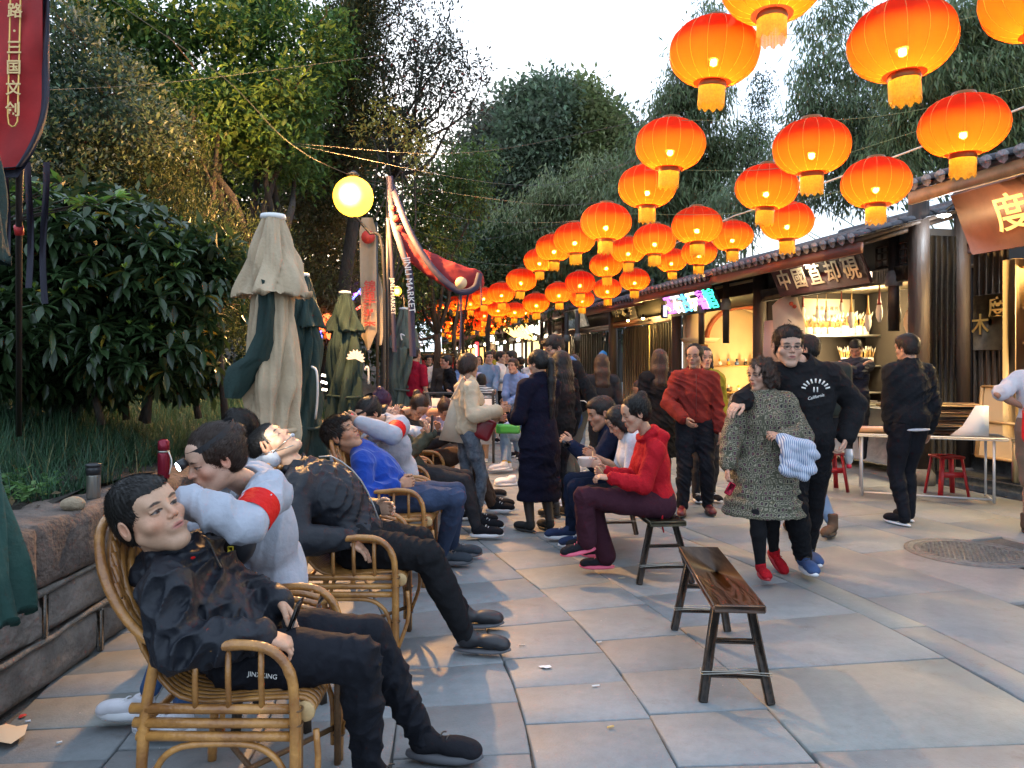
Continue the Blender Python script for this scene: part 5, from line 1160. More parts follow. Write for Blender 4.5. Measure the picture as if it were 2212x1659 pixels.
# neon name sign
root = empty('neon_sign', W(5.6, -.42, 2.78), 'slanted neon sign with magenta, white, blue, green and yellow characters', 'sign')
up = nrm(UZ*math.cos(.45)-SI*math.sin(.45)); nv = nrm(-SI*math.cos(.45)-UZ*math.sin(.45)); c = W(5.55, -.40, 2.68)
MB().box(c, (2.2, .46, .03), np.stack([-SD, up, nv], 1)).build('backing', M('black sign back', (.015, .015, .02), .4), root)
for k, (ch, colr) in enumerate((('玉', (.75, .15, 1)), ('石', (.9, .9, 1)), ('古', (.1, .55, 1)), ('玩', (.95, 1, .5)), ('斋', (.8, .15, 1)), ('馆', (.05, .9, .6)))):
    text(ch, .42, c+(-SD)*(-.88+.35*k)+nv*.03, -SD, up, em('neon %d' % k, colr, 1.3), root, .012, 'neon_character', bevel=.006)
root = empty('box_lamp', W(7.2, -.3, 2.6), 'small rectangular lamp on the post left of the neon sign', 'lamp'); MB().box(W(7.15, -.25, 2.62), (.12, .12, .30), RS, .01).build('housing', black_m, root); MB().box(W(7.08, -.26, 2.62), (.01, .08, .24), RS).build('pane', em('lilac pane', (.6, .6, 1), .8), root)

# ---- closed plank shop
plk = empty('timber_shop', W(9, 1, 0), 'closed timber shop with brown plank doors washed by a yellow lamp', 'shop', 'timber shops along the street')
column(plk, 11.05, 0, 3.2, .12); planks(plk, 7.25, 8.7, .10, .05, 2.42, .15, plank_b); planks(plk, 8.75, 10.9, .22, .05, 2.42, .17, plank_b)
B = MB(); wbox(B, 7.2, 10.95, -.04, .10, 2.43, 2.58, .01); B.build('lintel', wood_r, plk); B = MB(); wbox(B, 7.2, 11, .12, .16, 2.58, 3.2); B.build('upper_wall', dark_in, plk)
roof(plk, 7.3, 11.2, -.75, 2.95, 1.6, 3.6, False)
MB().tube(spline([W(8.72, .06, 2.4), W(8.72, .06, 1.3), W(8.70, .03, .95), W(8.6, .03, .9)], 10), .018, 6).build('conduit', M('yellowed pipe', (.5, .38, .12), .4), plk, True)
signboard('shop_signboard', 'small black signboard with pale characters above the plank doors', 8.9, 10.5, -.2, 2.78, .42, '月木手', M('black board', (.03, .025, .022), .5), cream_ink, .3, .26)
for t, e, lb in ((8.35, 30, 'reflector lamp over the brown plank door'), (9.3, 8, 'reflector lamp beside the small black signboard')):
    root = empty('wall_lamp', W(t, -.25, 2.6), lb, 'lamp'); MB().lathe([(.02, .08), (.06, .0)], 10, W(t, -.25, 2.55)).build('shade', black_m, root, True); MB().lathe([(.0, -.05), (.035, -.03), (.035, .0)], 10, W(t, -.25, 2.56)).build('bulb', em('yellow bulb', (1, .72, .3), 14), root, True); point_light('beam', W(t, -.22, 2.46), e, (1, .68, .22), .04, root)

# ---- green plank shop with souvenir counter
gpk = empty('timber_shop', W(13, 1, 0), 'timber shop with grey green planks and a lit souvenir counter', 'shop', 'timber shops along the street')
column(gpk, 17.6, 0, 3.2, .12); planks(gpk, 11.2, 15.6, .20, .0, 2.38, .22, plank_g); B = MB(); wbox(B, 11.2, 15.8, -.04, .10, 2.40, 2.54, .01); B.build('lintel', M('pinkish lintel beam', (.22, .12, .09), .5, noise=.3), gpk)  # lintel colour is a pinkish brown
B = MB(); wbox(B, 11.1, 17.5, .3, .34, 2.5, 3.2); B.build('upper_wall', dark_in, gpk); roof(gpk, 12.2, 17.4, -.3, 3.15, 1.6, 3.8, False)
for t in (12.6, 13.7, 15.6, 16.6): column(gpk, t, -.5, 3.0, .07, 2.15, 'hanging_post')
column(gpk, 15.75, .05, 3.2, .12)
B = MB(); wbox(B, 11.6, 13.2, -.25, .15, .75, .80); B.build('counter', wood_d, gpk); B = MB(); wbox(B, 11.6, 13.2, -.2, .15, .3, .74); B.build('counter_glass', em('lit showcase', (.9, .95, .8), .8), gpk)
for k in range(5): B = MB(); wbox(B, 11.7+.3*k, 11.9+.3*k, -.2, 0, .81, .93+.08*(k % 2)); B.build('gift_box', [em('glowing white box', (.85, .9, 1), 1.6), wood_p, em('glowing green box', (.1, .9, .4), 1.2), wood_p, M('blue box', (.1, .2, .5), .5)][k], gpk)  # first and third boxes glow by their own emission
root = empty('patterned_lightbox', W(13.2, -.3, 2.85), 'silvery box sign with leaf pattern tilted under the eave', 'sign'); MB().box(W(13.4, -.3, 2.82), (1.9, .05, .55), np.stack([SD, nrm(SI*.9+UZ*.3), nrm(UZ*.9-SI*.3)], 1), .01).build('board', M('silver leaf board', (.55, .55, .5), .35, metal=.4, noise=.8, nscale=9, col2=(.12, .11, .08)), root)
root = empty('blue_charm', W(12.0, -.02, 1.9), 'round blue charm hanging on the green planks', 'charm'); MB().lathe([(.001, -.12), (.09, -.06), (.12, 0), (.09, .06), (.001, .12)], 10, W(12.0, .05, 1.75)).build('disc', em('glowing blue disc', (.05, .25, .6), .15), root, True); MB().tube([W(12.0, .05, 1.85), W(12.0, .1, 2.15)], .006, 4).build('string', reed, root)  # charm disc has a faint emission of its own, though no lamp
root = empty('padlock_sign', W(12.0, .1, 2.3), 'black handbag shaped sign above the blue charm', 'sign'); MB().box(W(12.0, .1, 2.18), (.36, .05, .18), RS, .02).build('plate', M('black sign plate', (.03, .035, .03), .3), root); MB().tube(spline([W(11.88, .1, 2.26), W(11.9, .1, 2.4), W(12.1, .1, 2.4), W(12.12, .1, 2.26)], 8), .014, 5).build('handle', metal_g, root, True)

# ---- lit shops further along
glow_w = em('glowing white shop panel', (.95, 1, .92), .55); glow_y = em('glowing yellow shop panel', (1, .72, .28), .7); glow_o = em('glowing amber shop panel', (1, .55, .16), .9)  # emissive panels that stand in for the lamplight inside the far shops
FAR = [(15.9, 17.5, glow_y, 'narrow shop with a glowing yellow panel behind the tall young man'), (17.8, 24.5, glow_y, 'lit yellow shop with bamboo lamps under its ceiling'), (24.7, 32, glow_w, 'brightly lit white shop front behind the group of young men'), (32.2, 44, glow_o, 'far timber shop with a glowing amber panel for shelves'), (44.4, 58, glow_w, 'farthest timber shop front, mostly hidden by heads')]
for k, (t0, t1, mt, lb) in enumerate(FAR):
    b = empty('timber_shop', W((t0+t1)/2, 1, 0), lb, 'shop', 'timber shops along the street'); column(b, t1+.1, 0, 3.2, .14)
    B = MB(); wbox(B, t0, t1, .9, 1.0, 0, 3.0); B.build('back_wall', wood_d if k != 2 else dark_in, b); B = MB(); wbox(B, t0+.2, t1-.3, .84, .88, .5, 2.42); B.build('glow_panel', mt, b)
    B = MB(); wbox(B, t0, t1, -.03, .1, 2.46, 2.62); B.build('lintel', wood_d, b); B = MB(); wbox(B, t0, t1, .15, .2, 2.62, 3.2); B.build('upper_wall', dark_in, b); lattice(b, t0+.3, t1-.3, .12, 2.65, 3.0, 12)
    for q in np.arange(t0+.8, t1, 1.6): B = MB(); wbox(B, q, q+.09, .02, .1, 0, 2.46); B.build('mullion', wood_d, b)
    if k >= 1: roof(b, t0-.2, t1, -.8 if k != 2 else -1.1, 2.9, 1.6, 3.7, False, .22, M('pinkish fascia', (.30, .12, .09), .6))
    for q in np.linspace(t0+.8, t1-.6, 3):
        r2 = empty('globe_bulb', W(q, -.2, 2.45), 'bare bulb, '+ORD[k]+' far front, '+ORD[int((q-t0-.8)/((t1-t0-1.4)/2)+.5)]+' from the near side', 'lamp', 'bare bulbs along the far shop fronts'); MB().lathe([(.001, -.07), (.05, -.05), (.07, 0), (.05, .05), (.001, .07)], 10, W(q, -.25, 2.42)).build('globe', em('warm globe', (1, .85, .6), 9), r2, True); MB().tube([W(q, -.25, 2.48), W(q, -.25, 2.7)], .01, 4).build('cord', black_m, r2)
    point_light('shop_lamp', W((t0+t1)/2, .2, 2.2), 60, (1, .75, .42), .1, b)
for k, (t, i) in enumerate(((19, -.35), (20.2, -.45), (26, -.4), (16.9, -.5))):
    root = empty('white_shade_lamp', W(t, i, 2.7), ['tilted white shade lamp nearest the hanging posts', 'second tilted white shade lamp past the posts', 'far tilted white shade lamp', 'broad white lampshade behind the tall young man'][k], 'lamp'); MB().lathe([(.10, .22), (.2, -.22)], 12, W(t, i, 2.72), False, R=np.array(Matrix.Rotation(.35, 3, 'Y'))).build('shade', em('lit white shade', (1, .95, .8), 1.6), root, True); MB().tube([W(t, i, 2.9), W(t, i, 3.1)], .01, 4).build('cord', black_m, root)
root = empty('tube_lamp', W(21, -.4, 2.5), 'bunch of glowing bamboo tubes hanging at a far shop', 'lamp')
for k in range(6): MB().tube([P(1090+k*9, 712-k*2, 24), P(1112+k*8, 726+k*1.5, 23.4)], .05, 6).build('tube', em('glowing bamboo', (1, .62, .2), 1.2), root)
root = empty('phone_sign', W(25, -.2, 2), 'small red and white upright lightbox at the white shop', 'sign'); MB().box(P(1030, 770, 25), (.22, .08, .95), RS, .01).build('box', em('red lightbox', (.9, .05, .06), 1.0), root); MB().box(P(1029, 771, 24.93), (.1, .03, .75), RS).build('panel', em('white print', (1, .9, .9), 1.2), root)

# red kiosk and its bright screen at the end of the street
kio = empty('red_kiosk', (-3.2, 24, 0), 'red painted kiosk with vase shaped panels at the end of the street', 'kiosk'); redp = M('red kiosk paint', (.42, .02, .02), .5)
MB().box((-2.85, 24.3, 1.05), (2.0, .5, 1.3), None, .02).build('front', redp, kio); MB().box((-2.85, 24.2, 1.75), (2.2, .7, .1), None, .02).build('counter_top', M('orange counter', (.6, .3, .12), .5), kio)
for x in (-3.4, -2.75, -2.1): MB().lathe([(.08, .7), (.2, .9), (.24, 1.1), (.12, 1.4), (.16, 1.6)], 12, (x, 24.02, 0)).build('vase_panel', M('bright red', (.6, .03, .02), .4), kio, True)
for x in (-3.85, -1.85): MB().beam((x, 24.3, 0), (x, 24.3, 3.2), .1, .1).build('post', wood_d, kio)
MB().box((-2.9, 24.4, 2.35), (1.3, .05, .95), None).build('screen', em('kiosk screen', (.75, .9, 1), .6), kio); text('香江', .5, (-2.75, 24.36, 2.3), (1, 0, 0), UZ, ink_m, kio, .01); MB().lathe([(.28, 1.8), (.22, 2.1), (.05, 2.2)], 12, (-3.35, 24.2, 0)).build('red_lamp', em('red lamp', (1, .2, .05), 1.5), kio, True)
for k, (px, d, r_) in enumerate(((1057, 21, .10), (985, 22, .07), (1003, 20, .05))):
    root = empty('street_tree', P(px, 785, d)*np.array((1, 1, 0)), ['slim dark street tree trunk before the lit shops', 'pale trunk in front of the red kiosk', 'thin sapling trunk beside the pale trunk'][k], 'tree', None); p = P(px, 785, d); B = MB(); B.tube(spline([(p[0], d, 0), (p[0]+.1, d, 1.2), (p[0]-.06, d, 2.2), (p[0]+.15, d, 3.6)], 8), np.linspace(r_, r_*.5, 8), 8); B.build('trunk', bark_m if k != 1 else M('pale bark', (.2, .15, .09), .9, noise=.4), root, True)
    Pt, O = clump_pts([(np.array((p[0], d, 3.9)), np.array((.6, .6, .4)), 20)], 20, .15, k); V, F, cc = leaves(Pt, O, .1, .04, leafcols(len(Pt), (.05, .08, .03), .3, k)); link('crown', mesh_np('crown', V, F, leaf_m, False, cc), root)

# ================================================================ lanterns
def shell_mat(name, tcol, dcol, tr):
    m = bpy.data.materials.new(name); m.use_nodes = True; N = m.node_tree.nodes; L = m.node_tree.links; N.remove(N['Principled BSDF'])
    t = N.new('ShaderNodeBsdfTranslucent'); t.inputs[0].default_value = tcol+(1,); d = N.new('ShaderNodeBsdfDiffuse'); d.inputs[0].default_value = dcol+(1,); x = N.new('ShaderNodeBsdfTransparent'); x.inputs[0].default_value = (1, .55, .2, 1)
    a = N.new('ShaderNodeMixShader'); a.inputs[0].default_value = .30; b = N.new('ShaderNodeMixShader'); b.inputs[0].default_value = tr
    L.new(t.outputs[0], a.inputs[1]); L.new(d.outputs[0], a.inputs[2]); L.new(a.outputs[0], b.inputs[1]); L.new(x.outputs[0], b.inputs[2]); L.new(b.outputs[0], N['Material Output'].inputs[0]); return m
shell_o = shell_mat('orange red lantern silk', (.95, .125, .010), (.80, .06, .03), .06); shell_r = shell_mat('deep red lantern silk', (.9, .05, .01), (.75, .03, .02), .05)
bulb_m = em('lantern bulb', (1, .60, .19), 330)
goldr = M('gold lantern rib', (.80, .42, .08), .35, metal=.3); fringe_m = M('gold fringe', (.72, .40, .03), .5, thin=.5, noise=.3, nscale=60); cap_b = M('bronze cap', (.25, .08, .02), .35, metal=.6)
def lan_meshes(seg, nr):
    a, b_ = .30, .205; V = []; F = []; z_ = [b_*math.sin(q) for q in np.linspace(-1.22, 1.22, nr)]
    for q in np.linspace(-1.22, 1.22, nr):
        for k in range(seg): ph = 2*PI*k/seg; lob = 1-.018*(1-abs(math.cos(ph*8/1.0)))**1.0*1.0; rr = (a*math.cos(q)**.82)*lob; V.append((rr*math.cos(ph), rr*math.sin(ph), b_*math.sin(q)/math.sin(1.22)))
    F = [[i*seg+j, i*seg+(j+1) % seg, (i+1)*seg+(j+1) % seg, (i+1)*seg+j] for i in range(nr-1) for j in range(seg)]
    shell = (V, F); R_ = MB()
    for k in range(16): ph = 2*PI*k/16+PI/16*0; R_.tube([((a*math.cos(q)**.82*1.004)*math.cos(ph), (a*math.cos(q)**.82*1.004)*math.sin(ph), b_*math.sin(q)/math.sin(1.22)) for q in np.linspace(-1.22, 1.22, 11)], .0016, 3, False)
    cp = MB().lathe([(.085, b_-.005), (.088, b_+.012), (.080, b_+.035), (.05, b_+.040)], 16); cb = MB().lathe([(.090, -b_-.035), (.095, -b_-.02), (.088, -b_+.006)], 16, cap=False)
    fr = MB(); n = 64
    for k in range(n):
        ph = 2*PI*k/n; r0 = .088; L_ = .13+.012*math.sin(k*7.3); w = .0042; c = np.array((r0*math.cos(ph), r0*math.sin(ph), 0)); s_ = np.array((-math.sin(ph), math.cos(ph), 0))*w; fr.add([c-s_+(0, 0, -b_-.03), c+s_+(0, 0, -b_-.03), c*1.01+s_*.9+(0, 0, -b_-.03-L_), c*1.01-s_*.9+(0, 0, -b_-.03-L_)], [[0, 1, 2, 3]])
    bl = MB().lathe([(.010, -.092), (.026, -.080), (.024, -.060), (.014, -.052)], 6); ho = MB().lathe([(.015, -.052), (.074, -.047), (.030, .0), (.012, .03)], 12); ho.tube([(0, 0, .03), (0, 0, b_+.03)], .008, 6)
    return shell, R_, cp, cb, fr, bl, ho
sh, rb, cp, cb, fr_, bl, ho = lan_meshes(48, 15); ME = dict(shell=mesh_np('shell', sh[0], sh[1], shell_o), ribs=rb.mesh('ribs', goldr), top_cap=cp.mesh('top_cap', cap_b, True), bottom_ring=cb.mesh('bottom_ring', cap_b, True), fringe=fr_.mesh('fringe', fringe_m), bulb=bl.mesh('bulb', bulb_m, True), lamp_holder=ho.mesh('lamp_holder', white_p, True))
sh2 = mesh_np('shell', sh[0], sh[1], shell_r)
LAN = [(1668, -38, 215), (1543, 113, 192), (1948, 88, 220), (2081, 272, 178), (1448, 313, 150), (1753, 318, 162), (1398, 403, 125), (1656, 405, 132), (1892, 395, 142), (1309, 480, 110), (1505, 487, 108), (1700, 478, 112), (1241, 515, 92), (1414, 518, 92), (1582, 510, 88), (1197, 535, 80), (1357, 540, 76), (1510, 545, 76), (1450, 562, 68), (1165, 562, 68), (1309, 572, 72), (1126, 605, 66), (1253, 610, 66), (1371, 604, 65), (1312, 623, 60), (1207, 632, 60), (1083, 632, 60), (1158, 654, 58), (1258, 645, 52), (1045, 640, 52), (1112, 670, 46), (1076, 666, 50), (1042, 700, 42), (1016, 652, 48), (985, 656, 44), (958, 660, 42), (935, 665, 40), (1136, 672, 40), (1046, 678, 44), (1005, 684, 40), (975, 694, 38), (1020, 700, 38), (1092, 690, 38), (1064, 700, 36), (948, 688, 36), (912, 684, 38), (990, 712, 34), (957, 706, 34), (925, 708, 32), (895, 690, 34), (938, 722, 28), (905, 722, 28), (880, 712, 28), (862, 700, 26), (885, 728, 24), (850, 722, 24), (833, 738, 20), (860, 742, 20), (972, 722, 26), (1003, 726, 24), (2250, -10, 240), (838, 700, 24), (870, 690, 30)]
RED = {38, 32, 22}
def side_word(px): return 'left' if px < 1100 else 'middle' if px < 1500 else 'right'
NAMED = {0: 'largest lantern cut by the top edge, only its lower half and fringe showing', 1: 'big glowing lantern beside the open sky, left of the one cut by the top edge', 2: 'largest whole lantern, high in front of the bamboo at upper right', 3: 'glowing lantern just above the nearest tiled eave', 4: 'lantern hanging directly below the one beside the open sky', 5: 'lantern directly above the one whose fringe overlaps its neighbour, right of centre', 6: 'lantern partly covered by the fringe of the bigger one above it', 7: 'lantern whose fringe hangs over the one behind it', 8: 'lantern in front of the left end of the nearest eave', 11: 'lantern half hidden behind a neighbour, before the grey tiles', 60: 'lantern at the top right corner, only its fringe in the picture'}
ROWW = lambda d: 'near' if d < 13 else 'far'
for k, (px, py, w) in enumerate(LAN):
    d = 990.0/w; p = P(px, py, d)
    col_w = 'left of centre' if px < 1000 else 'centre' if px < 1200 else 'right of centre'
    rank = [j for j in range(len(LAN)) if j not in NAMED and j not in RED and (LAN[j][2] < 60) == (w < 60)]
    if w >= 60 and k in rank: rank.sort(key=lambda j: LAN[j][0]); nm_mid = 'glowing silk lantern over mid street, %s from the left among those before the roofs' % ORD[rank.index(k)]
    elif k in rank: rank.sort(key=lambda j: LAN[j][0]); nm_mid = 'small glowing lantern in the string at the street end, %s counted from the left' % ORD[rank.index(k)]
    else: nm_mid = None
    nm = NAMED.get(k) or nm_mid or ('glowing round silk lantern of the string narrowing towards the end of the street' if w < 60 else 'glowing round silk lantern strung over the middle of the street')
    if k in RED: nm = {38: 'upper dull red unlit lantern among the glowing ones under the flag', 32: 'lower dull red unlit lantern among the glowing ones under the flag', 22: 'larger red unlit lantern right of the flag'}[k]
    root = empty('silk_lantern', p, nm, 'lantern', 'silk lanterns strung over the street'); root.rotation_euler = (rnd.uniform(-.06, .06), rnd.uniform(-.06, .06), rnd.uniform(0, 1)); s_ = 1.
    for key in ('shell', 'ribs', 'top_cap', 'bottom_ring', 'fringe', 'bulb', 'lamp_holder'):
        o = bpy.data.objects.new(key, sh2 if (key == 'shell' and k in RED) else ME[key]); C.objects.link(o); o.parent = root
    if k in RED: continue
    continue
    ld = bpy.data.lights.new('glow', 'POINT'); ld.energy = rnd.uniform(24, 32)*(1.2 if w < 50 else 1); ld.color = (1, .66, .26); ld.shadow_soft_size = .02; lo = bpy.data.objects.new('glow', ld); C.objects.link(lo); lo.parent = root; lo.location = (0, 0, -.06 if True else 0); lo['kind'] = 'helper' if False else ''
    del lo['kind']
# cables
cab = M('pale cable', (.10, .10, .09), .6); cabd = M('dark cable', (.08, .08, .08), .6)
def cable(label, pts, r, mat, group=None, sag=.0):
    pts = [np.array(p, float) for p in pts]; root = MB().tube(spline(pts, 8*len(pts)), r*.5, 5).build('cable', mat, None, True); tag(root, label, 'cable', group); return root
cable('thick white rope running above the shop roofs towards the far lanterns', [P(2230, 225, 6.6), P(2010, 310, 7.6), P(1870, 362, 8.6), P(1620, 455, 11), P(1560, 478, 12), P(1420, 545, 17)], .022, M('white rope', (.62, .58, .5), .7))
cable('grey wire slanting down across the dark trees at upper left', [P(220, -15, 8), P(480, 165, 8.5), P(630, 312, 9), P(780, 388, 9.8), P(1000, 470, 14)], .007, cab)
for k, (a, m_, b) in enumerate([((0, 200, 7), (480, 165, 8.5), (1240, 60, 12)), ((630, 310, 9), (1000, 330, 8), (1443, 250, 6.8)), ((630, 312, 9), (1120, 400, 8), (1400, 340, 7.9)), ((780, 388, 9.8), (1150, 440, 9), (1310, 437, 9)), ((790, 440, 10), (1080, 480, 10), (1420, 470, 9.2)), ((820, 470, 11), (1000, 520, 11), (1240, 478, 11)), ((850, 500, 12), (1000, 560, 12), (1130, 575, 14))]):
    cable(['thin wire from the left trees to the top of the picture', 'thin wire carrying the biggest lanterns on the left side', 'thin wire that meets the lantern under the open sky', 'thin wire reaching the middle lanterns', 'thin wire passing behind the drooping red flag', 'thin wire under the red flag wire', 'lowest thin wire towards the far lanterns'][k], [P(*a), P(*m_), P(*b)], .005, cabd if k % 2 else cab)
for k, (y0, px0, px1, d0, d1) in enumerate([(52, 1543, 2300, 5.2, 4.9), (238, 1440, 2300, 6.4, 5.5), (345, 1395, 2010, 7.4, 7.0), (440, 1300, 1960, 8.8, 8.4)]):
    cable(['lantern wire under the top edge at right', 'lantern wire behind the largest whole lantern', 'lantern wire through the middle lanterns', 'lantern wire just above the tiled roof'][k], [P(px0, y0+22, d0), P((px0+px1)/2, y0+16, (d0+d1)/2), P(px1, y0-70 if k else y0-60, d1)], .005, M('green wire', (.25, .30, .12), .6))

# ================================================================ street lamps
lampm = em('sodium globe', (1, .44, .025), 3.0)
for k, (px, py, d, r_, e, lb) in enumerate(((763, 425, 9.0, .235, 540, 'big blazing orange street lamp globe in front of the trees'), (858, 629, 15, .085, 60, 'small distant orange street lamp left of the red flag'))):
    p = P(px, py, d); root = empty('street_lamp', (p[0], d, .9), lb, 'street lamp'); o = MB().lathe([(r_*math.sin(a), -r_*math.cos(a)) for a in np.linspace(.05, PI-.05, 14)], 20, p).build('globe', lampm, root, True); o.visible_shadow = True
    MB().lathe([(.04, r_*.95), (.08, r_*1.1), (.02, r_*1.3)], 12, p).build('cap', black_m, root, True); MB().tube(spline([(p[0], d, p[2]-r_*.9), (p[0]+r_*.7, d+.1, p[2]-r_*1.7), (p[0]+r_*1.4, d+.15, p[2]-r_*3), (p[0]+r_*1.45, d+.15, .2)], 12), .018, 8).build('pole', black_m, root, True)
    point_light('glow', p+np.array((.0, -r_-.03, -.02)), e, (1, .50, .16), .07, root)
# coloured light strips between the parasols
led = lambda n, c, e: em(n, c, e)
for k, (lb, pts, m_) in enumerate([('blue light strip slanting upward behind the third parasol', [(760, 648, 13), (783, 622, 13)], led('blue led', (.08, .1, 1), 6)), ('short red light strip below the blue one', [(770, 668, 13), (783, 660, 13)], led('red led', (1, .08, .05), 5)), ('violet light strip arching over the third parasol', [(752, 645, 13.1), (764, 636, 13.1), (780, 634, 13.1)], led('violet led', (.7, .15, 1), 4)), ('coil of blue lights beside the third parasol', [(728, 722, 12), (738, 728, 12), (730, 738, 12), (740, 744, 12)], led('blue led', (.08, .1, 1), 6)), ('hanging blue light coil left of the third parasol', [(690, 715, 12), (694, 730, 12), (688, 742, 12)], led('blue led', (.08, .1, 1), 6)), ('low blue and red light coil behind the second parasol', [(727, 870, 11), (740, 868, 11), (734, 880, 11)], led('blue led', (.08, .1, 1), 6)), ('lowest small blue light behind the second parasol', [(730, 895, 11), (735, 903, 11)], led('blue led', (.08, .1, 1), 6)), ('upper white light ring behind the second parasol', [(695, 810, 11), (705, 812, 11)], led('white led', (1, .9, .7), 5)), ('middle white light ring behind the second parasol', [(694, 824, 11), (706, 828, 11)], led('white led', (1, .9, .7), 5)), ('lower white light ring behind the second parasol', [(696, 841, 11), (706, 842, 11)], led('white led', (1, .9, .7), 5))]):
    o = MB().tube(spline([P(*q) for q in pts], 8), .018, 6).build('light_strip', m_, None, True); tag(o, lb, 'light strip')
for k, (px, py, lb) in enumerate(((614, 712, 'little orange hanging lantern between the first two parasols'), (700, 705, 'small red lantern left of the third parasol'), (716, 722, 'lower small red lantern left of the third parasol'), (706, 690, 'upper small red lantern left of the third parasol'))):
    p = P(px, py, 12); root = empty('small_lantern', p, lb, 'lantern'); MB().lathe([(.03, -.09), (.07, -.06), (.085, 0), (.07, .06), (.03, .09)], 10, p).build('shell', em('small red glow' if k else 'small orange glow', (1, .12, .03) if k else (1, .35, .05), 2.0), root, True); MB().lathe([(.03, -.2), (.03, -.09)], 8, p).build('tassel', goldr, root, True)

# ================================================================ parasols, banners, flag
green_c = M('bottle green canvas', (.015, .040, .034), .85, noise=.3, nscale=5, bump=.3, bscale=60, thin=.08); grey_c = M('grey green canvas', (.10, .125, .10), .85, noise=.3, nscale=5, bump=.3, bscale=60); beige_c = M('beige canvas', (.52, .40, .26), .85, noise=.22, nscale=4, bump=.3, bscale=60, thin=.08)
def canopy_mesh(x, y, prof, npl, amp, twist, seed, mat, name, parent, sheet=False):
    "closed parasol cloth: radius profile (r, z) with npl deep folds that wind round the pole"
    r = np.random.default_rng(seed); n = 96; zs = np.linspace(prof[0][1], prof[-1][1], 60); rs = np.interp(-zs, [-q[1] for q in prof], [q[0] for q in prof]); V = []; ph0 = r.random(8)*6.28
    for i, (z, rr) in enumerate(zip(zs, rs)):
        t = i/59
        for j in range(n):
            a = 2*PI*j/n; u = a+twist*t+.25*math.sin(3*a+4*t+ph0[0]); f = abs(math.sin(npl*u/2+ph0[1]))**.7+.10*math.sin(17*a+5*t+ph0[5])+.07*math.sin(29*a-6*t); g = .5*math.sin(2*a+5*t+ph0[2])*.12+.08*math.sin(5*a-7*t+ph0[3])+.05*math.sin(11*a+9*t+ph0[4])
            q = rr*(1-amp+amp*f+g*(.4+t)); zz = z+(0 if i < 59 else .05*math.sin(npl*u/2+ph0[1])**2)
            if sheet and t > .6: zz -= (t-.6)*.5*rr*(f-.5)
            V.append((x+q*math.cos(a), y+q*math.sin(a), zz))
    F = [[i*n+j, i*n+(j+1) % n, (i+1)*n+(j+1) % n, (i+1)*n+j][::-1] for i in range(59) for j in range(n)]; return link(name, mesh_np(name, V, F, mat), parent)
pole_w = M('cream pole', (.6, .52, .42), .4)
def parasol(label, x, y, top, hood_m, body_m, hood, body, hook=None, tie=.42, seed=1, mark=None, base=True, amp=.38):
    root = empty('closed_parasol', (x, y, 0), label, 'parasol', 'closed parasols along the path')
    MB().tube([(x, y, 0), (x, y, top-.03)], .024, 10).build('pole', pole_w, root, True); MB().lathe([(.02, top+.015), (.075, top+.005), (.08, top-.02), (.05, top-.035)], 16, (x, y, 0)).build('finial', white_p, root, True)
    if base: MB().lathe([(.26, 0), (.26, .06), (.05, .08), (.035, .3)], 18, (x, y, 0)).build('base', M('stone base', (.2, .19, .18), .9, noise=.4), root, True)
    canopy_mesh(x, y, hood, 5, .30, .4, seed, hood_m, 'hood', root, True); canopy_mesh(x, y, body, 6, amp, 2.2, seed+1, body_m, 'canopy', root)
    rt = np.interp(-tie*top, [-q[1] for q in body], [q[0] for q in body])
    MB().tube([(x+rt*.96*math.cos(a), y+rt*.96*math.sin(a), tie*top+.012*math.sin(2*a)) for a in np.linspace(0, 2*PI, 20)], .018, 6, False, 1).build('strap', body_m, root, True)
    if hook: MB().tube(spline([np.array(h) for h in hook], 12), .012, 6).build('crank_handle', M('white crank', (.72, .70, .66), .3), root, True)
    return root
ux, uy = (590-HX)/FOC*4.8, 4.8
r1 = parasol('largest closed beige parasol with a green inner panel, behind the ear cleaners', ux, uy, 2.43, beige_c, beige_c, [(.07, 2.42), (.125, 2.25), (.175, 2.1), (.21, 2.0), (.235, 1.92)], [(.08, 2.12), (.13, 1.9), (.15, 1.6), (.175, 1.35), (.155, 1.2), (.17, 1.06), (.15, .8), (.19, .6)], None, .45, 3)
gl = [(556, 600, 585, 610), (558, 660, 592, 670), (552, 720, 590, 730), (528, 770, 582, 775), (492, 792, 560, 800), (482, 825, 535, 840), (486, 860, 515, 862)]; V, F = [], []
for i, (xa, ya, xb, yb) in enumerate(gl):
    for j in range(7): f = j/6; V.append(P(xa+(xb-xa)*f, ya+(yb-ya)*f, 4.66-.07*math.sin(f*PI)+.02*math.sin(i*2.1+j*2)))
F = [[i*7+j, i*7+j+1, i*7+j+8, i*7+j+7] for i in range(6) for j in range(6)]; V2 = [v+A0 for v in V for A0 in [np.array((.004, .03, 0))]]; link('inner_panel', mesh_np('inner_panel', V+V2, F+[[42+7+j for j in f[::-1]] for f in F], green_c), r1)
P2 = lambda px, py, d: tuple(P(px, py, d))
parasol('tall bottle green closed parasol beside the beige one', (652-HX)/FOC*7.7, 7.7, 2.40, green_c, green_c, [(.07, 2.39), (.13, 2.2), (.19, 1.98), (.21, 1.86)], [(.10, 2.05), (.19, 1.7), (.20, 1.3), (.22, .95), (.27, .6), (.30, .38)], [P2(673, 792, 7.45), P2(683, 800, 7.42), P2(686, 830, 7.42), P2(685, 870, 7.45), P2(681, 905, 7.5)], .36, 11)
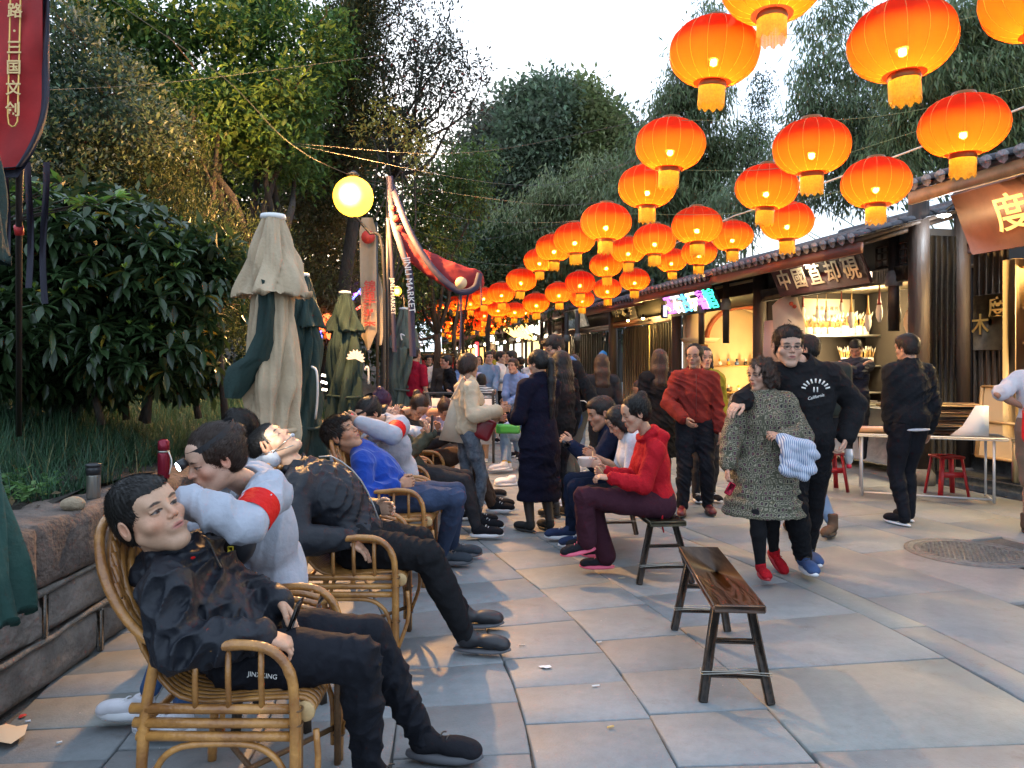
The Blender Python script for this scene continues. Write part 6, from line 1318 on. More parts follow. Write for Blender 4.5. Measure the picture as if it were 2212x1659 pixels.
p3 = parasol('green closed parasol with a white flower print, third in the row', (745-HX)/FOC*9.7, 9.7, 2.41, green_c, green_c, [(.07, 2.40), (.14, 2.2), (.20, 2.0), (.23, 1.9)], [(.12, 2.05), (.22, 1.7), (.24, 1.3), (.22, .95), (.26, .5)], [P2(788, 800, 9.4), P2(792, 792, 9.4), P2(796, 800, 9.4), P2(796, 830, 9.42)], .45, 17)
B = MB()
for k in range(9): a = -.3+k*.42; c = P(768, 775, 9.38); d_ = np.array((math.cos(a), 0, math.sin(a))); B.add([c, c+d_*.09+np.array((-d_[2], 0, d_[0]))*.018, c+d_*.12, c+d_*.09-np.array((-d_[2], 0, d_[0]))*.018], [[0, 1, 2, 3]])
B.build('flower_print', white_p, p3)
parasol('pale grey green closed parasol with pleated hood, fourth in the row', (872-HX)/FOC*12.7, 12.7, 2.42, grey_c, grey_c, [(.07, 2.41), (.18, 2.1), (.27, 1.85), (.30, 1.74)], [(.10, 1.95), (.28, 1.75), (.27, 1.3), (.23, 1.0), (.28, .4)], [P2(874, 725, 12.3), P2(866, 722, 12.3), P2(868, 735, 12.3)], .44, 23)
parasol('green and cream closed parasol cut by the left edge', -1.66, 2.30, 2.5, green_c, M('dark teal canvas', (.014, .060, .048), .8, noise=.3, nscale=4, bump=.3, bscale=40, thin=.1), [(.05, 2.49), (.08, 2.2), (.11, 1.95), (.12, 1.8)], [(.04, 2.2), (.085, 1.83), (.07, 1.65), (.065, 1.5), (.075, 1.3), (.14, .95), (.19, .70)], None, .6, 29, amp=.22)
# feather banner top left
root = empty('feather_banner', (-2.0, 3.1, .9), 'red feather banner with gold characters 路·三国文创 and black hem at upper left', 'banner')
def band(poly, d, th, name, mat, off=0.):
    n = len(poly); V = [P(x, y, d-off+.02*math.sin(y/60)+.03*math.sin(x/40)) for x, y in poly]; V += [v+np.array((0, th, 0)) for v in V]; B = MB(); B.V = [tuple(v) for v in V]; B.F = [list(range(n))[::-1], list(range(n, 2*n))]+[[k, (k+1) % n, n+(k+1) % n, n+k] for k in range(n)]; B.mi = [0]*len(B.F); return B.build(name, mat, root)
def grid_cloth(x0f, x1f, ys, d, name, mat, th=.004, wav=.02, parent=None, nx_=10):
    V = []; 
    for y in ys:
        for k in range(nx_+1): x = x0f(y)+(x1f(y)-x0f(y))*k/nx_; V.append(P(x, y, d+wav*math.sin(k/nx_*5+y/90)+wav*.5*math.sin(y/37+k)))
    n_ = len(ys); F = [[i*(nx_+1)+j, (i+1)*(nx_+1)+j, (i+1)*(nx_+1)+j+1, i*(nx_+1)+j+1] for i in range(n_-1) for j in range(nx_)]; V2 = [v+np.array((0, th, 0)) for v in V]; b = len(V); F2 = [[b+j for j in f[::-1]] for f in F]; return link(name, mesh_np(name, V+V2, F+F2, mat), parent)
banner_red = M('banner red', (.50, .035, .035), .7, noise=.25, nscale=5, thin=.35, bump=.2, bscale=12); banner_blk = M('banner black hem', (.03, .028, .045), .75, thin=.1)
xr = lambda y: 91 if y < 200 else 91-((y-200)/168)**2*62*1.0-0; xo = lambda y: 106 if y < 190 else 106-((y-190)/195)**2.1*70
grid_cloth(lambda y: -130, xr, np.linspace(-90, 366, 40), 3.1, 'cloth', banner_red, parent=root); grid_cloth(lambda y: xr(min(y, 366))-1 if y < 366 else -130, xo, np.linspace(-90, 383, 42), 3.106, 'hem', banner_blk, parent=root, nx_=5)
B = MB(); fr = [(24, -60), (17, 250), (19, 268), (26, 274), (33, 272), (38, 262), (46, -60)]; B.tube([P(x, y, 3.07) for x, y in fr], .0035, 5); B.build('gold_outline', gold, root)
for ch, y in (('路', 25), ('·', 68), ('三', 104), ('国', 147), ('文', 192), ('创', 238)): text(ch, .062, P(32-(y-25)*.02, y, 3.065), (1, 0, .0), (.04, 0, 1), M('gold print', (.72, .48, .20), .6), root, .001, bevel=.001)
MB().tube([P(41, 940, 4.2), P(41, 520, 3.6), P(42, 380, 3.2), P(60, 120, 3.13), P(75, -90, 3.13)], .014, 8).build('pole', M('black banner pole', (.03, .02, .02), .4), root, True); MB().tube([P(40, 488, 3.5), P(42, 506, 3.52)], .02, 8).build('red_clip', M('red clip', (.5, .03, .03), .5), root, True)
for x in (12, 62, 96): grid_cloth(lambda y: x-7+4*math.sin(y/60+x), lambda y: x+7+4*math.sin(y/60+x), np.linspace(350, 560+x, 14), 3.3+x*.003, 'ribbon', banner_blk, parent=root, nx_=2)
# narrow cream banner under the street lamp
root = empty('cream_banner', P(795, 760, 10.0), 'narrow cream feather banner with red characters below the street lamp', 'banner')
cream_b = M('cream banner cloth', (.62, .52, .38), .7, thin=.4, noise=.15, nscale=4)
grid_cloth(lambda y: 776+max(0, (500-y))*.18+ (y-480)*.018 if y < 730 else 784+(y-730)*.35, lambda y: 812-max(0, (495-y))*.3+(y-480)*.01 if y < 720 else 812-(y-720)*.4, np.linspace(470, 756, 30), 10.0, 'cloth', cream_b, parent=root, wav=.03)
for ch, y in (('锦', 640), ('里', 664), ('市', 690), ('集', 714)): text(ch, .155, P(799, y-20, 9.93), (1, 0, 0), UZ, M('red print', (.45, .04, .03), .6), root, .001, bevel=.003)
MB().lathe([(.09, -.002), (.09, .002)], 12, P(795, 512, 9.93), R=np.array(((1, 0, 0), (0, 0, 1), (0, -1, 0)))).build('red_emblem', MATS['red print'], root, False); text('JINLI MARKET', .07, P(787, 655, 9.92), (0, 0, -1), (1, 0, 0), MATS['red print'], root, .001)
MB().tube([P(816, 950, 10.05), P(815, 720, 10.05), P(812, 480, 10.05)], .02, 8).build('pole', black_m, root)
grid_cloth(lambda y: 817, lambda y: 829-(abs(y-680)/80)**3*8, np.linspace(590, 745, 14), 10.1, 'second_panel', M('grey cream cloth', (.42, .36, .27), .7), parent=root, nx_=3)
# drooping red flag with navy straps lettered JINLI MARKET
root = empty('drooping_flag', P(846, 800, 9.2), 'red market flag drooping to the right from its pole above the far lanterns', 'flag'); navy = M('navy ribbon', (.035, .03, .06), .7); flag_m = M('flag red', (.30, .020, .022), .75, noise=.2, nscale=6, bump=.4, bscale=10, thin=.2)
fs = SDF(); cl = [P(850, 450, 9.0), P(872, 520, 8.95), P(900, 552, 8.9), P(945, 580, 8.85), P(985, 600, 8.8), P(1020, 606, 8.8)]; rr_ = [.03, .07, .10, .13, .15, .13]
Rf = frame(nrm(np.array((.1, -1, 0.))), (0, 0, 1))
for i in range(len(cl)-1):
    for f in np.linspace(0, 1, 4): c = cl[i]*(1-f)+cl[i+1]*f; q = rr_[i]*(1-f)+rr_[i+1]*f; fs.ell(c, (q*1.05, .035, q), Rf, .02)
V, F = fs.mesh(.016, lambda p: .016*np.abs(nsum(p*np.array((1., .6, 1.8)), 26, 4))-.012+.004*nsum(p, 60, 5)); link('cloth', mesh_np('cloth', V, F, flag_m), root)
def ribbon(pts, w, name, mat, ywob=0):
    pts = spline([P(*q) for q in pts], 24); B = MB(); V = []; 
    for i, p in enumerate(pts): t = pts[min(i+1, 23)]-pts[max(i-1, 0)]; s_ = nrm(np.cross(t, (0, 1, 0)))*w/2; V += [p-s_, p+s_, p+s_+(0, .006, 0), p-s_+(0, .006, 0)]
    B.V = [tuple(v) for v in V]; B.F = [[4*i+a, 4*i+(a+1) % 4, 4*i+4+(a+1) % 4, 4*i+4+a] for i in range(23) for a in range(4)]; B.mi = [0]*len(B.F); return B.build(name, mat, root)
ribbon([(842, 380, 9.1), (848, 470, 9.0), (868, 540, 8.8), (886, 600, 8.75), (889, 700, 8.8), (892, 770, 8.8)], .075, 'strap', navy); ribbon([(846, 400, 9.1), (885, 500, 8.85), (935, 580, 8.72), (990, 628, 8.68), (1025, 622, 8.68), (1037, 590, 8.7)], .075, 'strap', navy); ribbon([(838, 470, 9.0), (846, 560, 9.0), (850, 700, 9.0), (852, 760, 9.0)], .05, 'strap', navy)
ribbon([(995, 628, 8.7), (996, 690, 8.7), (993, 760, 8.7)], .025, 'strap', navy); ribbon([(1038, 590, 8.7), (1040, 660, 8.7)], .018, 'strap', navy)
text('JINLI MARKET', .105, P(884, 585, 8.71)+np.array((.0, 0, -.16)), (.10, 0, -1), (1, 0, .1), white_p, root, .001); text('JINLI MARKET', .07, P(848, 640, 8.95), (.03, 0, -1), (1, 0, .03), white_p, root, .001)
MB().lathe([(.068, -.002), (.068, .002)], 16, P(996, 611, 8.67), R=np.array(((1, 0, 0), (0, 0, 1), (0, -1, 0)))).build('round_emblem', M('gold emblem', (.62, .45, .25), .6), root)
MB().tube([P(838, 1000, 9.3), P(836, 700, 9.2), P(838, 380, 9.15)], .022, 8).build('pole', black_m, root)

# timber house that closes the street, and the wood behind it
root = empty('end_house', (-3, 62, 0), 'dark timber house closing the far end of the street', 'house'); MB().box((-4, 64, 2), (26, 4, 4)).build('wall', dark_in, root)
B = MB(); B.add([(-18, 61.2, 3.9), (10, 61.2, 3.9), (10, 64, 6), (-18, 64, 6), (10, 67, 3.9), (-18, 67, 3.9)], [[0, 1, 2, 3], [3, 2, 4, 5]]); B.build('roof', tile_m, root)
for k in range(9): MB().box((-13+k*2.4, 61.9, 1.8), (1.5, .1, 1.4)).build('window', em('amber window', (1, .5, .15), .5), root)
mass('end_woods', [c_(x, y, 50, 60, 50, 2, 26) for x in range(820, 1300, 50) for y in (640, 690, 730)]+[c_(x, 150+(x-1850)*.1, 24, 120, 130, 2, 60) for x in (2000, 2120, 2240)]+[c_(x, 330, 24, 90, 70, 2, 40) for x in (1880, 1990, 2100, 2210)], 26, .4, .34, .15, (.045, .068, .036), .35, 85)
# ================================================================ cane chairs
cane = M('varnished cane', (.52, .245, .062), .32, noise=.65, nscale=7, bump=.25, bscale=60, stretch=(1, 1, 1), col2=(.22, .085, .022), coat=.3)
cane_d = M('dark cane', (.20, .10, .04), .5, noise=.5, nscale=12, bump=.3, bscale=60); bind = M('cane binding', (.16, .08, .03), .5, noise=.5, nscale=80)
cane_e = M('sawn cane end', (.62, .40, .18), .6, noise=.3, nscale=30)
def wrap_r(n, r, step=6, k=.10): return [r*(1+(k if i % step == 0 else 0)) for i in range(n)]
def make_chair():
    root = empty('cane_armchair', (0, 0, 0), 'cane armchair', 'armchair', 'cane armchairs for the ear cleaning customers'); w = .29
    def hoop(off, zo, cut=0):
        pts = []; o = off
        side = [(0+.0, .30, .05), (0, .30, .45), (-.015, .30, .57), (-.07, .30, .635), (-.16, .298, .652), (-.30, .292, .640), (-.42, .285, .650), (-.50, .275, .70), (-.575, .255, .79), (-.63, .215, .89), (-.665, .14, .975), (-.675, .0, 1.01)]
        if cut: side = side[cut:]
        q = []
        for x, y, z in side:
            f = min(1, max(0, (z-.60)/.4)); q.append((x+o*.75*f+o*(.5 if x < -.1 else .9)*(1-f)*.0, y-o*1.0*(1 if z > .6 else .0)-o*.35, z-o*(.35 if z > .6 else 0)-zo))
        return q+[(x, -y, z) for x, y, z in q[:-1][::-1]]
    MB().tube(spline(hoop(0, 0), 90), wrap_r(90, .0155, 9), 10).build('outer_cane', cane, root, True)
    for k in (1, 2, 3):
        h = [(x+.012*0, y, z) for x, y, z in hoop(.026*k, .004*k, 3)]; MB().tube(spline(h, 70), wrap_r(70, .0125, 11), 8).build('hoop_cane', cane, root, True)
    # back and seat shell: long thin canes running down the back and forward over the seat
    n = 19
    for k in range(n):
        v = -.235+.47*k/(n-1); u = v/.29; zt = 1.0-.30*abs(u)**2.4; xt = -.655+.13*abs(u)**2.2; cup = .05*u*u
        p = [(xt, v*.98, zt), (xt+.03+cup*.3, v, zt-.12), (-.585+cup, v, .78), (-.51+cup, v, .60), (-.42+cup*.6, v*.98, .485), (-.30, v*.97, .452), (-.12, v*.97, .462), (.00, v*.98, .465), (.042, v, .440), (.030, v, .412)]
        MB().tube(spline(p, 26), wrap_r(26, .0115, 8, .06), 6, flat=.7).build('back_cane', cane, root, True)
    for s in (-1, 1):
        y = s*w
        for z, x0 in ((.455, -.50), (.412, -.49), (.372, -.48)): MB().tube([(x0, y*.98, z), (-.25, y, z), (.0, y, z)], wrap_r(3, .0145), 9).build('side_rail', cane, root, True)
        for x in (-.10, -.20, -.30): MB().tube([(x, y*1.01, .455), (x-.004, y*1.0, .55), (x-.004, y*.99, .642)], .0095, 8).build('spindle', cane, root, True)
        MB().tube(spline([(-.42, y*.97, .64), (-.455, y*.98, .45), (-.47, y, .2), (-.48, y, .0)], 12), wrap_r(12, .0165, 5), 10).build('rear_leg', cane, root, True)
        MB().tube([(0, y, .0), (0, y, .1), (0, y, .46)], .0175, 10).build('front_leg', cane, root, True); MB().tube([(.002, y-s*.032, .0), (.002, y-s*.032, .45)], .013, 8).build('inner_leg', cane_d, root, True)
        MB().tube(spline([(-.44, y*.98, .06), (-.43, y*.98, .25), (-.36, y, .335), (-.22, y, .35), (-.10, y, .335), (-.03, y, .25), (-.022, y, .06)], 26), .0105, 8).build('arch_brace', cane, root, True)
        MB().tube(spline([(.01, y, .10), (.06, y*.93, .25), (.055, y*.9, .38)], 8), .010, 7).build('front_brace', cane, root, True)
        B = MB()
        for z in (.10, .24, .455, .41): B.tube([(0+.0215*math.cos(a), y+.0215*math.sin(a), z+.002*math.sin(3*a)) for a in np.linspace(0, 2*PI, 12)], .0035, 4, False)
        B.build('binding', bind, root, True)
        MB().lathe([(.001, -.004), (.030, -.002), (.033, .004), (.001, .006)], 12, (.022, s*(w-.02), .437), R=np.array(((1, 0, 0), (0, 0, 1), (0, -1, 0)))).build('roll_end', cane_e, root, True)
    for x in (0.0, -.47): MB().tube([(x, -w, .40), (x, w, .40)], .012, 8).build('cross_rail', cane, root, True)
    MB().tube([(-.46, -w, .12), (.0, w, .13)], .010, 7).build('cross_brace', cane_d, root, True); MB().tube([(-.46, w, .12), (.0, -w, .115)], .010, 7).build('cross_brace', cane_d, root, True)
    V, F = SDF().chain([(.01, -.22, .44), (.01, .22, .44)], [.018, .018]).mesh(.008); link('seat_roll', mesh_np('seat_roll', V, F, cane), root)
    return root
chair0 = make_chair(); CH = [(-.655, 2.60), (-.575, 4.02), (-.58, 5.40), (-.69, 6.60), (-.65, 7.65)]
CHL = ['nearest cane armchair, under the man in the shiny black windbreaker', 'second cane armchair, under the stout man in black, empty space before it', 'third cane armchair, under the man in the blue fleece', 'fourth cane armchair, under the customer in olive holding up a phone', 'fifth cane armchair, under the customer with brown trousers, farthest in the row']
for k, (x, y) in enumerate(CH):
    o = chair0 if k == 0 else copy_thing(chair0); o.location = (x, y, 0); o.rotation_euler = (0, 0, (0, .02, -.03, .03, -.02)[k]); o['label'] = CHL[k]
# ================================================================ wooden benches
bench_m = M('worn bench varnish', (.15, .078, .042), .36, noise=.7, nscale=14, bump=.25, bscale=40, stretch=(1, .15, 1), col2=(.07, .032, .018), coat=.12); leg_mt = M('scuffed dark leg', (.075, .048, .030), .5, noise=.6, nscale=16, bump=.4, bscale=60, col2=(.022, .016, .012))
def bench(label, A, Bp, w, h, splay, top_mat, parent_name='bench'):
    A = np.array(A, float); Bp = np.array(Bp, float); ax = nrm(Bp-A); sd = np.array((ax[1], -ax[0], 0)); c = (A+Bp)/2; root = empty(parent_name, (c[0], c[1], 0), label, 'bench'); L_ = np.linalg.norm(Bp-A)
    R_ = np.stack([sd, ax, UZ], 1); MB().box(c+UZ*(h-.018), (w, L_, .036), R_, .006).build('seat', top_mat, root)
    for e, q in ((A+ax*.14, 1), (Bp-ax*.14, -1)):
        ft = {}
        for s_ in (-1, 1):
            top = e+sd*s_*w*.33+UZ*(h-.036); bot = e+sd*s_*(w*.5+splay)-ax*q*.07; ft[s_] = (top, bot); MB().beam(bot+UZ*.0, top, .040, .036, ax, .006).build('leg', leg_mt, root)
        for f in (.28, .62): a = ft[-1][1]+(ft[-1][0]-ft[-1][1])*f; b = ft[1][1]+(ft[1][0]-ft[1][1])*f; MB().beam(a, b, .018, .034, ax, .003).build('stretcher', leg_mt, root)
        a = ft[-1][1]+(ft[-1][0]-ft[-1][1])*.30; b = ft[1][1]+(ft[1][0]-ft[1][1])*.30; m_ = np.array((.024, .024, 0)); B = MB()
        for dz in (0, .012): B.tube([a-sd*.026+UZ*dz-ax*.025, (a+b)/2-ax*.022+UZ*(.008+dz*.4), b+sd*.026+UZ*dz-ax*.025, b+sd*.026+UZ*dz+ax*.022, a-sd*.026+UZ*dz+ax*.022, a-sd*.026+UZ*dz-ax*.025], .002, 4, False)
        B.build('wire', M('steel wire', (.5, .48, .42), .35, metal=.7), root, True)
    return root
bench('empty dark wooden bench standing alone in the foreground', (.985, 3.30, 0), (1.065, 4.36, 0), .225, .455, .035, bench_m)
bench('wooden bench with three people sitting on it', (1.05, 5.12, 0), (.90, 6.75, 0), .25, .44, .06, M('greenish worn plank', (.10, .085, .04), .5, noise=.6, nscale=8, bump=.3, bscale=40, col2=(.04, .035, .02)))
# ================================================================ things on the wall
steel = M('brushed steel', (.42, .40, .36), .3, metal=.9, noise=.2, nscale=40, stretch=(1, 1, .05)); blk_pl = M('black lid plastic', (.02, .02, .022), .35)
def on_wall(px, py, d): return P(px, py, d)
root = empty('steel_tumbler', (-2.23, 4.05, .775), 'steel travel tumbler with black lid standing on the wall', 'tumbler'); c = (-2.23, 4.07, .778)
MB().lathe([(.031, 0), (.034, .01), (.036, .125), (.036, .13)], 20, c).build('cup', steel, root, True); MB().lathe([(.037, .128), (.038, .165), (.034, .172), (.040, .175), (.040, .186), (.02, .192)], 20, c).build('lid', blk_pl, root, True)
root = empty('thermos', (-2.18, 4.75, .775), 'wine red thermos flask with strap standing on the wall', 'thermos'); c = (-2.18, 4.78, .778); redm = M('wine red enamel', (.22, .012, .03), .25, metal=.4)
MB().lathe([(.032, 0), (.036, .01), (.036, .155), (.034, .165)], 20, c).build('flask', redm, root, True); MB().lathe([(.036, .166), (.036, .176)], 20, c).build('steel_ring', steel, root, True); MB().lathe([(.033, .177), (.035, .20), (.034, .235), (.018, .248)], 20, c).build('cap', redm, root, True); MB().tube(spline([(c[0]+.036, c[1]-.01, c[2]+.17), (c[0]+.055, c[1]-.01, c[2]+.11), (c[0]+.04, c[1]-.01, c[2]+.03)], 8), .004, 5).build('strap', white_p, root, True)
V, F = SDF().ell((-2.19, 3.80, .80), (.055, .042, .034)).ell((-2.165, 3.80, .802), (.04, .035, .03)).mesh(.006, lambda p: .005*nsum(p, 60, 2)); o = link('rock', mesh_np('rock', V, F, M('pale rock', (.34, .26, .17), .9, noise=.4, nscale=12, bump=.6, bscale=60))); tag(o, 'rounded pale rock beside the steel tumbler', 'rock')
# ================================================================ manhole
mh = empty('manhole_cover', (3.62, 6.05, 0), 'round patterned iron manhole cover in the paving at right', 'manhole cover'); mhm = M('worn iron', (.22, .22, .215), .5, metal=.3, noise=.5, nscale=20, bump=.5, bscale=80)
MB().lathe([(.46, .001), (.46, .010), (.40, .011), (.395, .003)], 48, (3.62, 6.05, 0), False).build('frame', M('iron frame', (.19, .18, .17), .6, noise=.4, nscale=20), mh); MB().lathe([(.39, .002), (.39, .009), (.36, .010)], 48, (3.62, 6.05, 0)).build('lid', mhm, mh)
B = MB()
for i in range(-9, 10):
    for j in range(-9, 10):
        x, y = i*.036+(.018 if j % 2 else 0), j*.036
        if x*x+y*y < .33**2: B.box((3.62+x, 6.05+y, .0125), (.022, .014, .005), np.array(Matrix.Rotation(.78 if (i+j) % 2 else -.78, 3, 'Z')))
B.build('tread_studs', mhm, mh)['kind'] = 'stuff'; B = MB()
for r_ in (.345, .43): B.tube([(3.62+r_*math.cos(a), 6.05+r_*math.sin(a), .011) for a in np.linspace(0, 2*PI, 49)], .005, 5, False)
B.build('ring', mhm, mh, True)
# ================================================================ folding table, goods, stools
root = empty('folding_table', (4.1, 8.4, 0), 'long white folding table with silvery legs before the brush shop', 'table'); ta, tb = np.array((3.83, 8.55, .70)), np.array((5.15, 8.0, .70))
ax = nrm(tb-ta); sd = np.array((-ax[1], ax[0], 0)); Rt = np.stack([ax, sd, UZ], 1); cT = (ta+tb)/2+sd*.28; MB().box(cT, (np.linalg.norm(tb-ta)+.1, .58, .035), Rt, .01).build('top', white_p, root)
for e in (ta+ax*.08, tb-ax*.08):
    for s_ in (.04, .52): b0 = e+sd*s_; MB().tube([b0*np.array((1, 1, 0))+UZ*.02, b0-UZ*.02], .014, 8).build('leg', M('pale grey tube', (.55, .56, .58), .3, metal=.3), root, True)
    MB().tube([e+sd*.04-UZ*.66, e+sd*.52-UZ*.66], .012, 8).build('foot_bar', MATS['pale grey tube'], root, True); MB().tube([e+sd*.04-UZ*.28, e+sd*.04+ax*(.16 if e is ta else .0)-UZ*.02], .008, 6).build('brace', MATS['pale grey tube'], root, True)
MB().tube([ta+ax*.1-UZ*.64+sd*.04, tb-ax*.1-UZ*.64+sd*.04], .010, 8).build('long_bar', MATS['pale grey tube'], root, True)
root = empty('stone_tray_rack', tb, 'stepped white rack stacked with dark ink stones on the folding table', 'rack'); c0 = tb-ax*.28+sd*.3+UZ*.02
B = MB(); B.prism([(0, 0), (.36, 0), (.36, .33), (.24, .33), (.18, .22), (.12, .11), (0, .0)], ax, UZ, sd*.02); B.V = [tuple(np.array(v)+c0-ax*.2+sd*-.22) for v in B.V]; B.build('side', white_p, root)
for k in range(9): B = MB(); B.box(c0-ax*(.22-.012*k)+UZ*(.03+.037*k)+sd*rnd.uniform(-.02, .02), (.42, .34, .03), Rt, .004); B.build('ink_stone', [M('brown slate', (.16, .08, .04), .5, noise=.5), M('dark slate', (.05, .045, .04), .5, noise=.5), wood_p][k % 3], root)
root = empty('paper_roll_stack', ta, 'rolled pink and kraft paper lying on the left end of the folding table', 'paper'); 
for k in range(4): MB().tube([ta+ax*.05+sd*(.1+.09*k)+UZ*.045, ta+ax*.42+sd*(.12+.09*k)+UZ*.05], .03, 10).build('roll', [M('kraft paper', (.40, .24, .12), .7), M('pink paper', (.66, .42, .36), .7)][k % 2], root, True)
red_pl = M('red plastic', (.40, .015, .02), .35)
for x, y, lb in ((3.75, 9.05, 'red plastic stool under the left end of the folding table'), (4.95, 8.7, 'red plastic stool under the right end of the folding table')):
    root = empty('plastic_stool', (x, y, 0), lb, 'stool'); MB().box((x, y, .44), (.28, .28, .03), None, .01).build('seat', red_pl, root)
    for sx in (-1, 1):
        for sy in (-1, 1): MB().beam((x+sx*.16, y+sy*.16, 0), (x+sx*.11, y+sy*.11, .43), .05, .02).build('leg', red_pl, root)
    MB().box((x, y-.14, .25), (.26, .012, .06), None).build('apron', red_pl, root)
# menu board behind the chairs
root = empty('white_signboard', (-1.25, 10, 0), 'white notice board in a black frame standing behind the lilac shirted woman', 'board'); a, b, c_, d_ = P(932, 860, 10), P(1062, 862, 10.2), P(1062, 960, 10.2), P(938, 960, 10)
B = MB(); B.V = [tuple(v) for v in (a, b, c_, d_)]+[tuple(v+np.array((0, .03, 0))) for v in (a, b, c_, d_)]; B.F = [[3, 2, 1, 0], [4, 5, 6, 7], [0, 1, 5, 4], [1, 2, 6, 5], [2, 3, 7, 6], [3, 0, 4, 7]]; B.mi = [0]*6; B.build('panel', M('whiteboard', (.62, .62, .66), .4), root)
MB().tube(spline([P(920, 990, 9.9), P(921, 860, 9.9), P(926, 850, 9.9), P(1055, 851, 10.1), P(1065, 858, 10.1), P(1066, 1000, 10.1)], 30), .018, 6).build('frame', black_m, root, True); MB().tube([P(924, 852, 9.7), P(950, 990, 9.4)], .022, 6).build('leg', black_m, root, True); text('价目表 100', .09, P(985, 900, 9.96), (1, 0, 0), UZ, ink_m, root, .001)
# litter
litter = [((1178, 1443), 'torn scrap of white paper on the paving', (.035, .02), (.7, .7, .72)), ((1287, 1485), 'white cigarette end near the bench', (.030, .008), (.75, .72, .7)), ((1319, 1574), 'yellow cigarette end at the bottom of the picture', (.022, .009), (.65, .42, .15)), ((1128, 1397), 'brown and white cigarette end by the black shoe', (.028, .008), (.6, .45, .35)), ((1130, 1020), 'crumpled pale napkin near the grey denim woman', (.06, .05), (.65, .5, .35)), ((1025, 1166), 'crumpled paper wrapper near the black sneakers', (.09, .05), (.6, .45, .28)), ((1343, 1251), 'thin wooden stick below the three sitters', (.04, .008), (.6, .45, .3)), ((1295, 1390), 'tiny white scrap beside the joint', (.02, .006), (.75, .75, .7)), ((10, 1600), 'crumpled cream paper bag at the lower left corner', (.09, .10), (.65, .52, .36)), ((48, 1550), 'small red wrapper against the foot of the wall', (.02, .02), (.5, .03, .03)), ((60, 1562), 'tiny white scrap beside the red wrapper', (.015, .01), (.75, .75, .8)), ((128, 1608), 'little white speck of paper near the sneakers', (.014, .01), (.75, .75, .75))]
for (px, py), lb, (a_, b_), colr in litter:
    g_ = G(px, py); r_ = random.Random(px); B = MB()
    if b_ < .012: B.tube([g_+np.array((-a_*.6, -.004, .008)), g_+np.array((a_*.6, .006, .008))], b_*.45, 7)
    else:
        n = 9; V = [g_+np.array((a_*math.cos(2*PI*k/n)*r_.uniform(.6, 1.1), b_*math.sin(2*PI*k/n)*r_.uniform(.6, 1.2), .004+r_.uniform(0, b_*.35))) for k in range(n)]+[g_+np.array((0, 0, b_*.45+.004))]; B.V = [tuple(v) for v in V]; B.F = [[k, (k+1) % n, n] for k in range(n)]; B.mi = [0]*n
    o = B.build('cigarette_end' if 'cigarette' in lb else 'litter', M('litter %.2f %.2f' % (colr[0], colr[2]), colr, .8)); tag(o, lb, 'litter')
r = np.random.default_rng(77); n = 120; g_ = np.stack([r.uniform(-2, 3.4, n), r.uniform(2.7, 8, n), np.full(n, .006)], 1); V, F, c_ = leaves(g_, np.stack([r.normal(size=n), r.normal(size=n), np.zeros(n)], 1), r.uniform(.003, .009, n), .005, np.tile(np.array((.55, .52, .48)), (n, 1))); link('crumbs', mesh_np('crumbs', V, F, leaf_m, False, c_))['kind'] = 'stuff'
# ================================================================ people
A_ = np.array
black_j = cloth('black windbreaker', (.012, .014, .020), .52, bump=.35, bs=22, spec=.3, noise=.1); black_c = cloth('black cotton', (.014, .014, .016)); blk_tr = cloth('black trousers', (.012, .013, .018), .75); navy_c = cloth('navy wool', (.007, .007, .018)); navy_p = cloth('navy polo cloth', (.010, .016, .040))
grey_j = cloth('pale grey jacket', (.40, .42, .48), .75); blue_f = cloth('blue fleece', (.012, .055, .34), .95, sheen=.3); slate_t = cloth('slate trousers', (.045, .065, .12)); beige_j = cloth('beige jacket', (.56, .44, .30), .6); red_h = cloth('red hoodie cloth', (.40, .010, .018), .8, bs=30); wine_t = cloth('wine trousers', (.050, .016, .026)); rust_s = cloth('rust shirt cloth', (.20, .028, .022), .9)
white_c = cloth('white tee cloth', (.62, .62, .66)); olive_c = cloth('olive cloth', (.055, .058, .042)); brown_t = cloth('brown trousers', (.075, .05, .038)); lilac_c = cloth('lilac shirt', (.50, .44, .58)); lblue_c = cloth('light blue shirt', (.22, .32, .58)); denim_l = cloth('light denim', (.20, .28, .40)); maroon_c = cloth('crimson tee', (.32, .012, .03)); dark_c = cloth('charcoal cloth', (.03, .03, .034)); tan_c = cloth('tan shorts', (.26, .18, .13)); yel_c = cloth('mustard cloth', (.30, .26, .03)); purp_c = cloth('purple cloth', (.07, .02, .06)); pink_c = cloth('pink cloth', (.65, .10, .16))
denim = M('acid washed denim', (.14, .17, .21), .85, noise=.75, nscale=16, bump=.4, bscale=30, col2=(.035, .05, .075))
rubber_w = M('white rubber', (.72, .72, .74), .5); rubber_k = M('black rubber', (.02, .02, .02), .6); rubber_p = M('pink rubber', (.75, .12, .20), .5); rubber_g = M('grey rubber', (.10, .10, .11), .6)
sh_white = [M('white sneaker', (.68, .66, .70), .5, noise=.1, nscale=20), rubber_w, rubber_w]; sh_black = [M('black leather', (.018, .018, .022), .45), rubber_g]; sh_pink = [cloth('black knit', (.02, .02, .025), bs=60), rubber_p, rubber_p]; sh_red = [cloth('red knit', (.42, .012, .02), bs=60), M('red rubber', (.45, .02, .03), .5), cloth('red knit', (.4, .02, .02))]; sh_kw = [cloth('black canvas', (.016, .016, .02)), rubber_w, rubber_w]; sh_blue = [cloth('blue knit', (.06, .10, .22)), rubber_w, rubber_k]; sh_ox = [M('oxblood leather', (.10, .012, .016), .35), rubber_k]; sh_brown = [cloth('brown suede', (.12, .075, .05)), rubber_k]
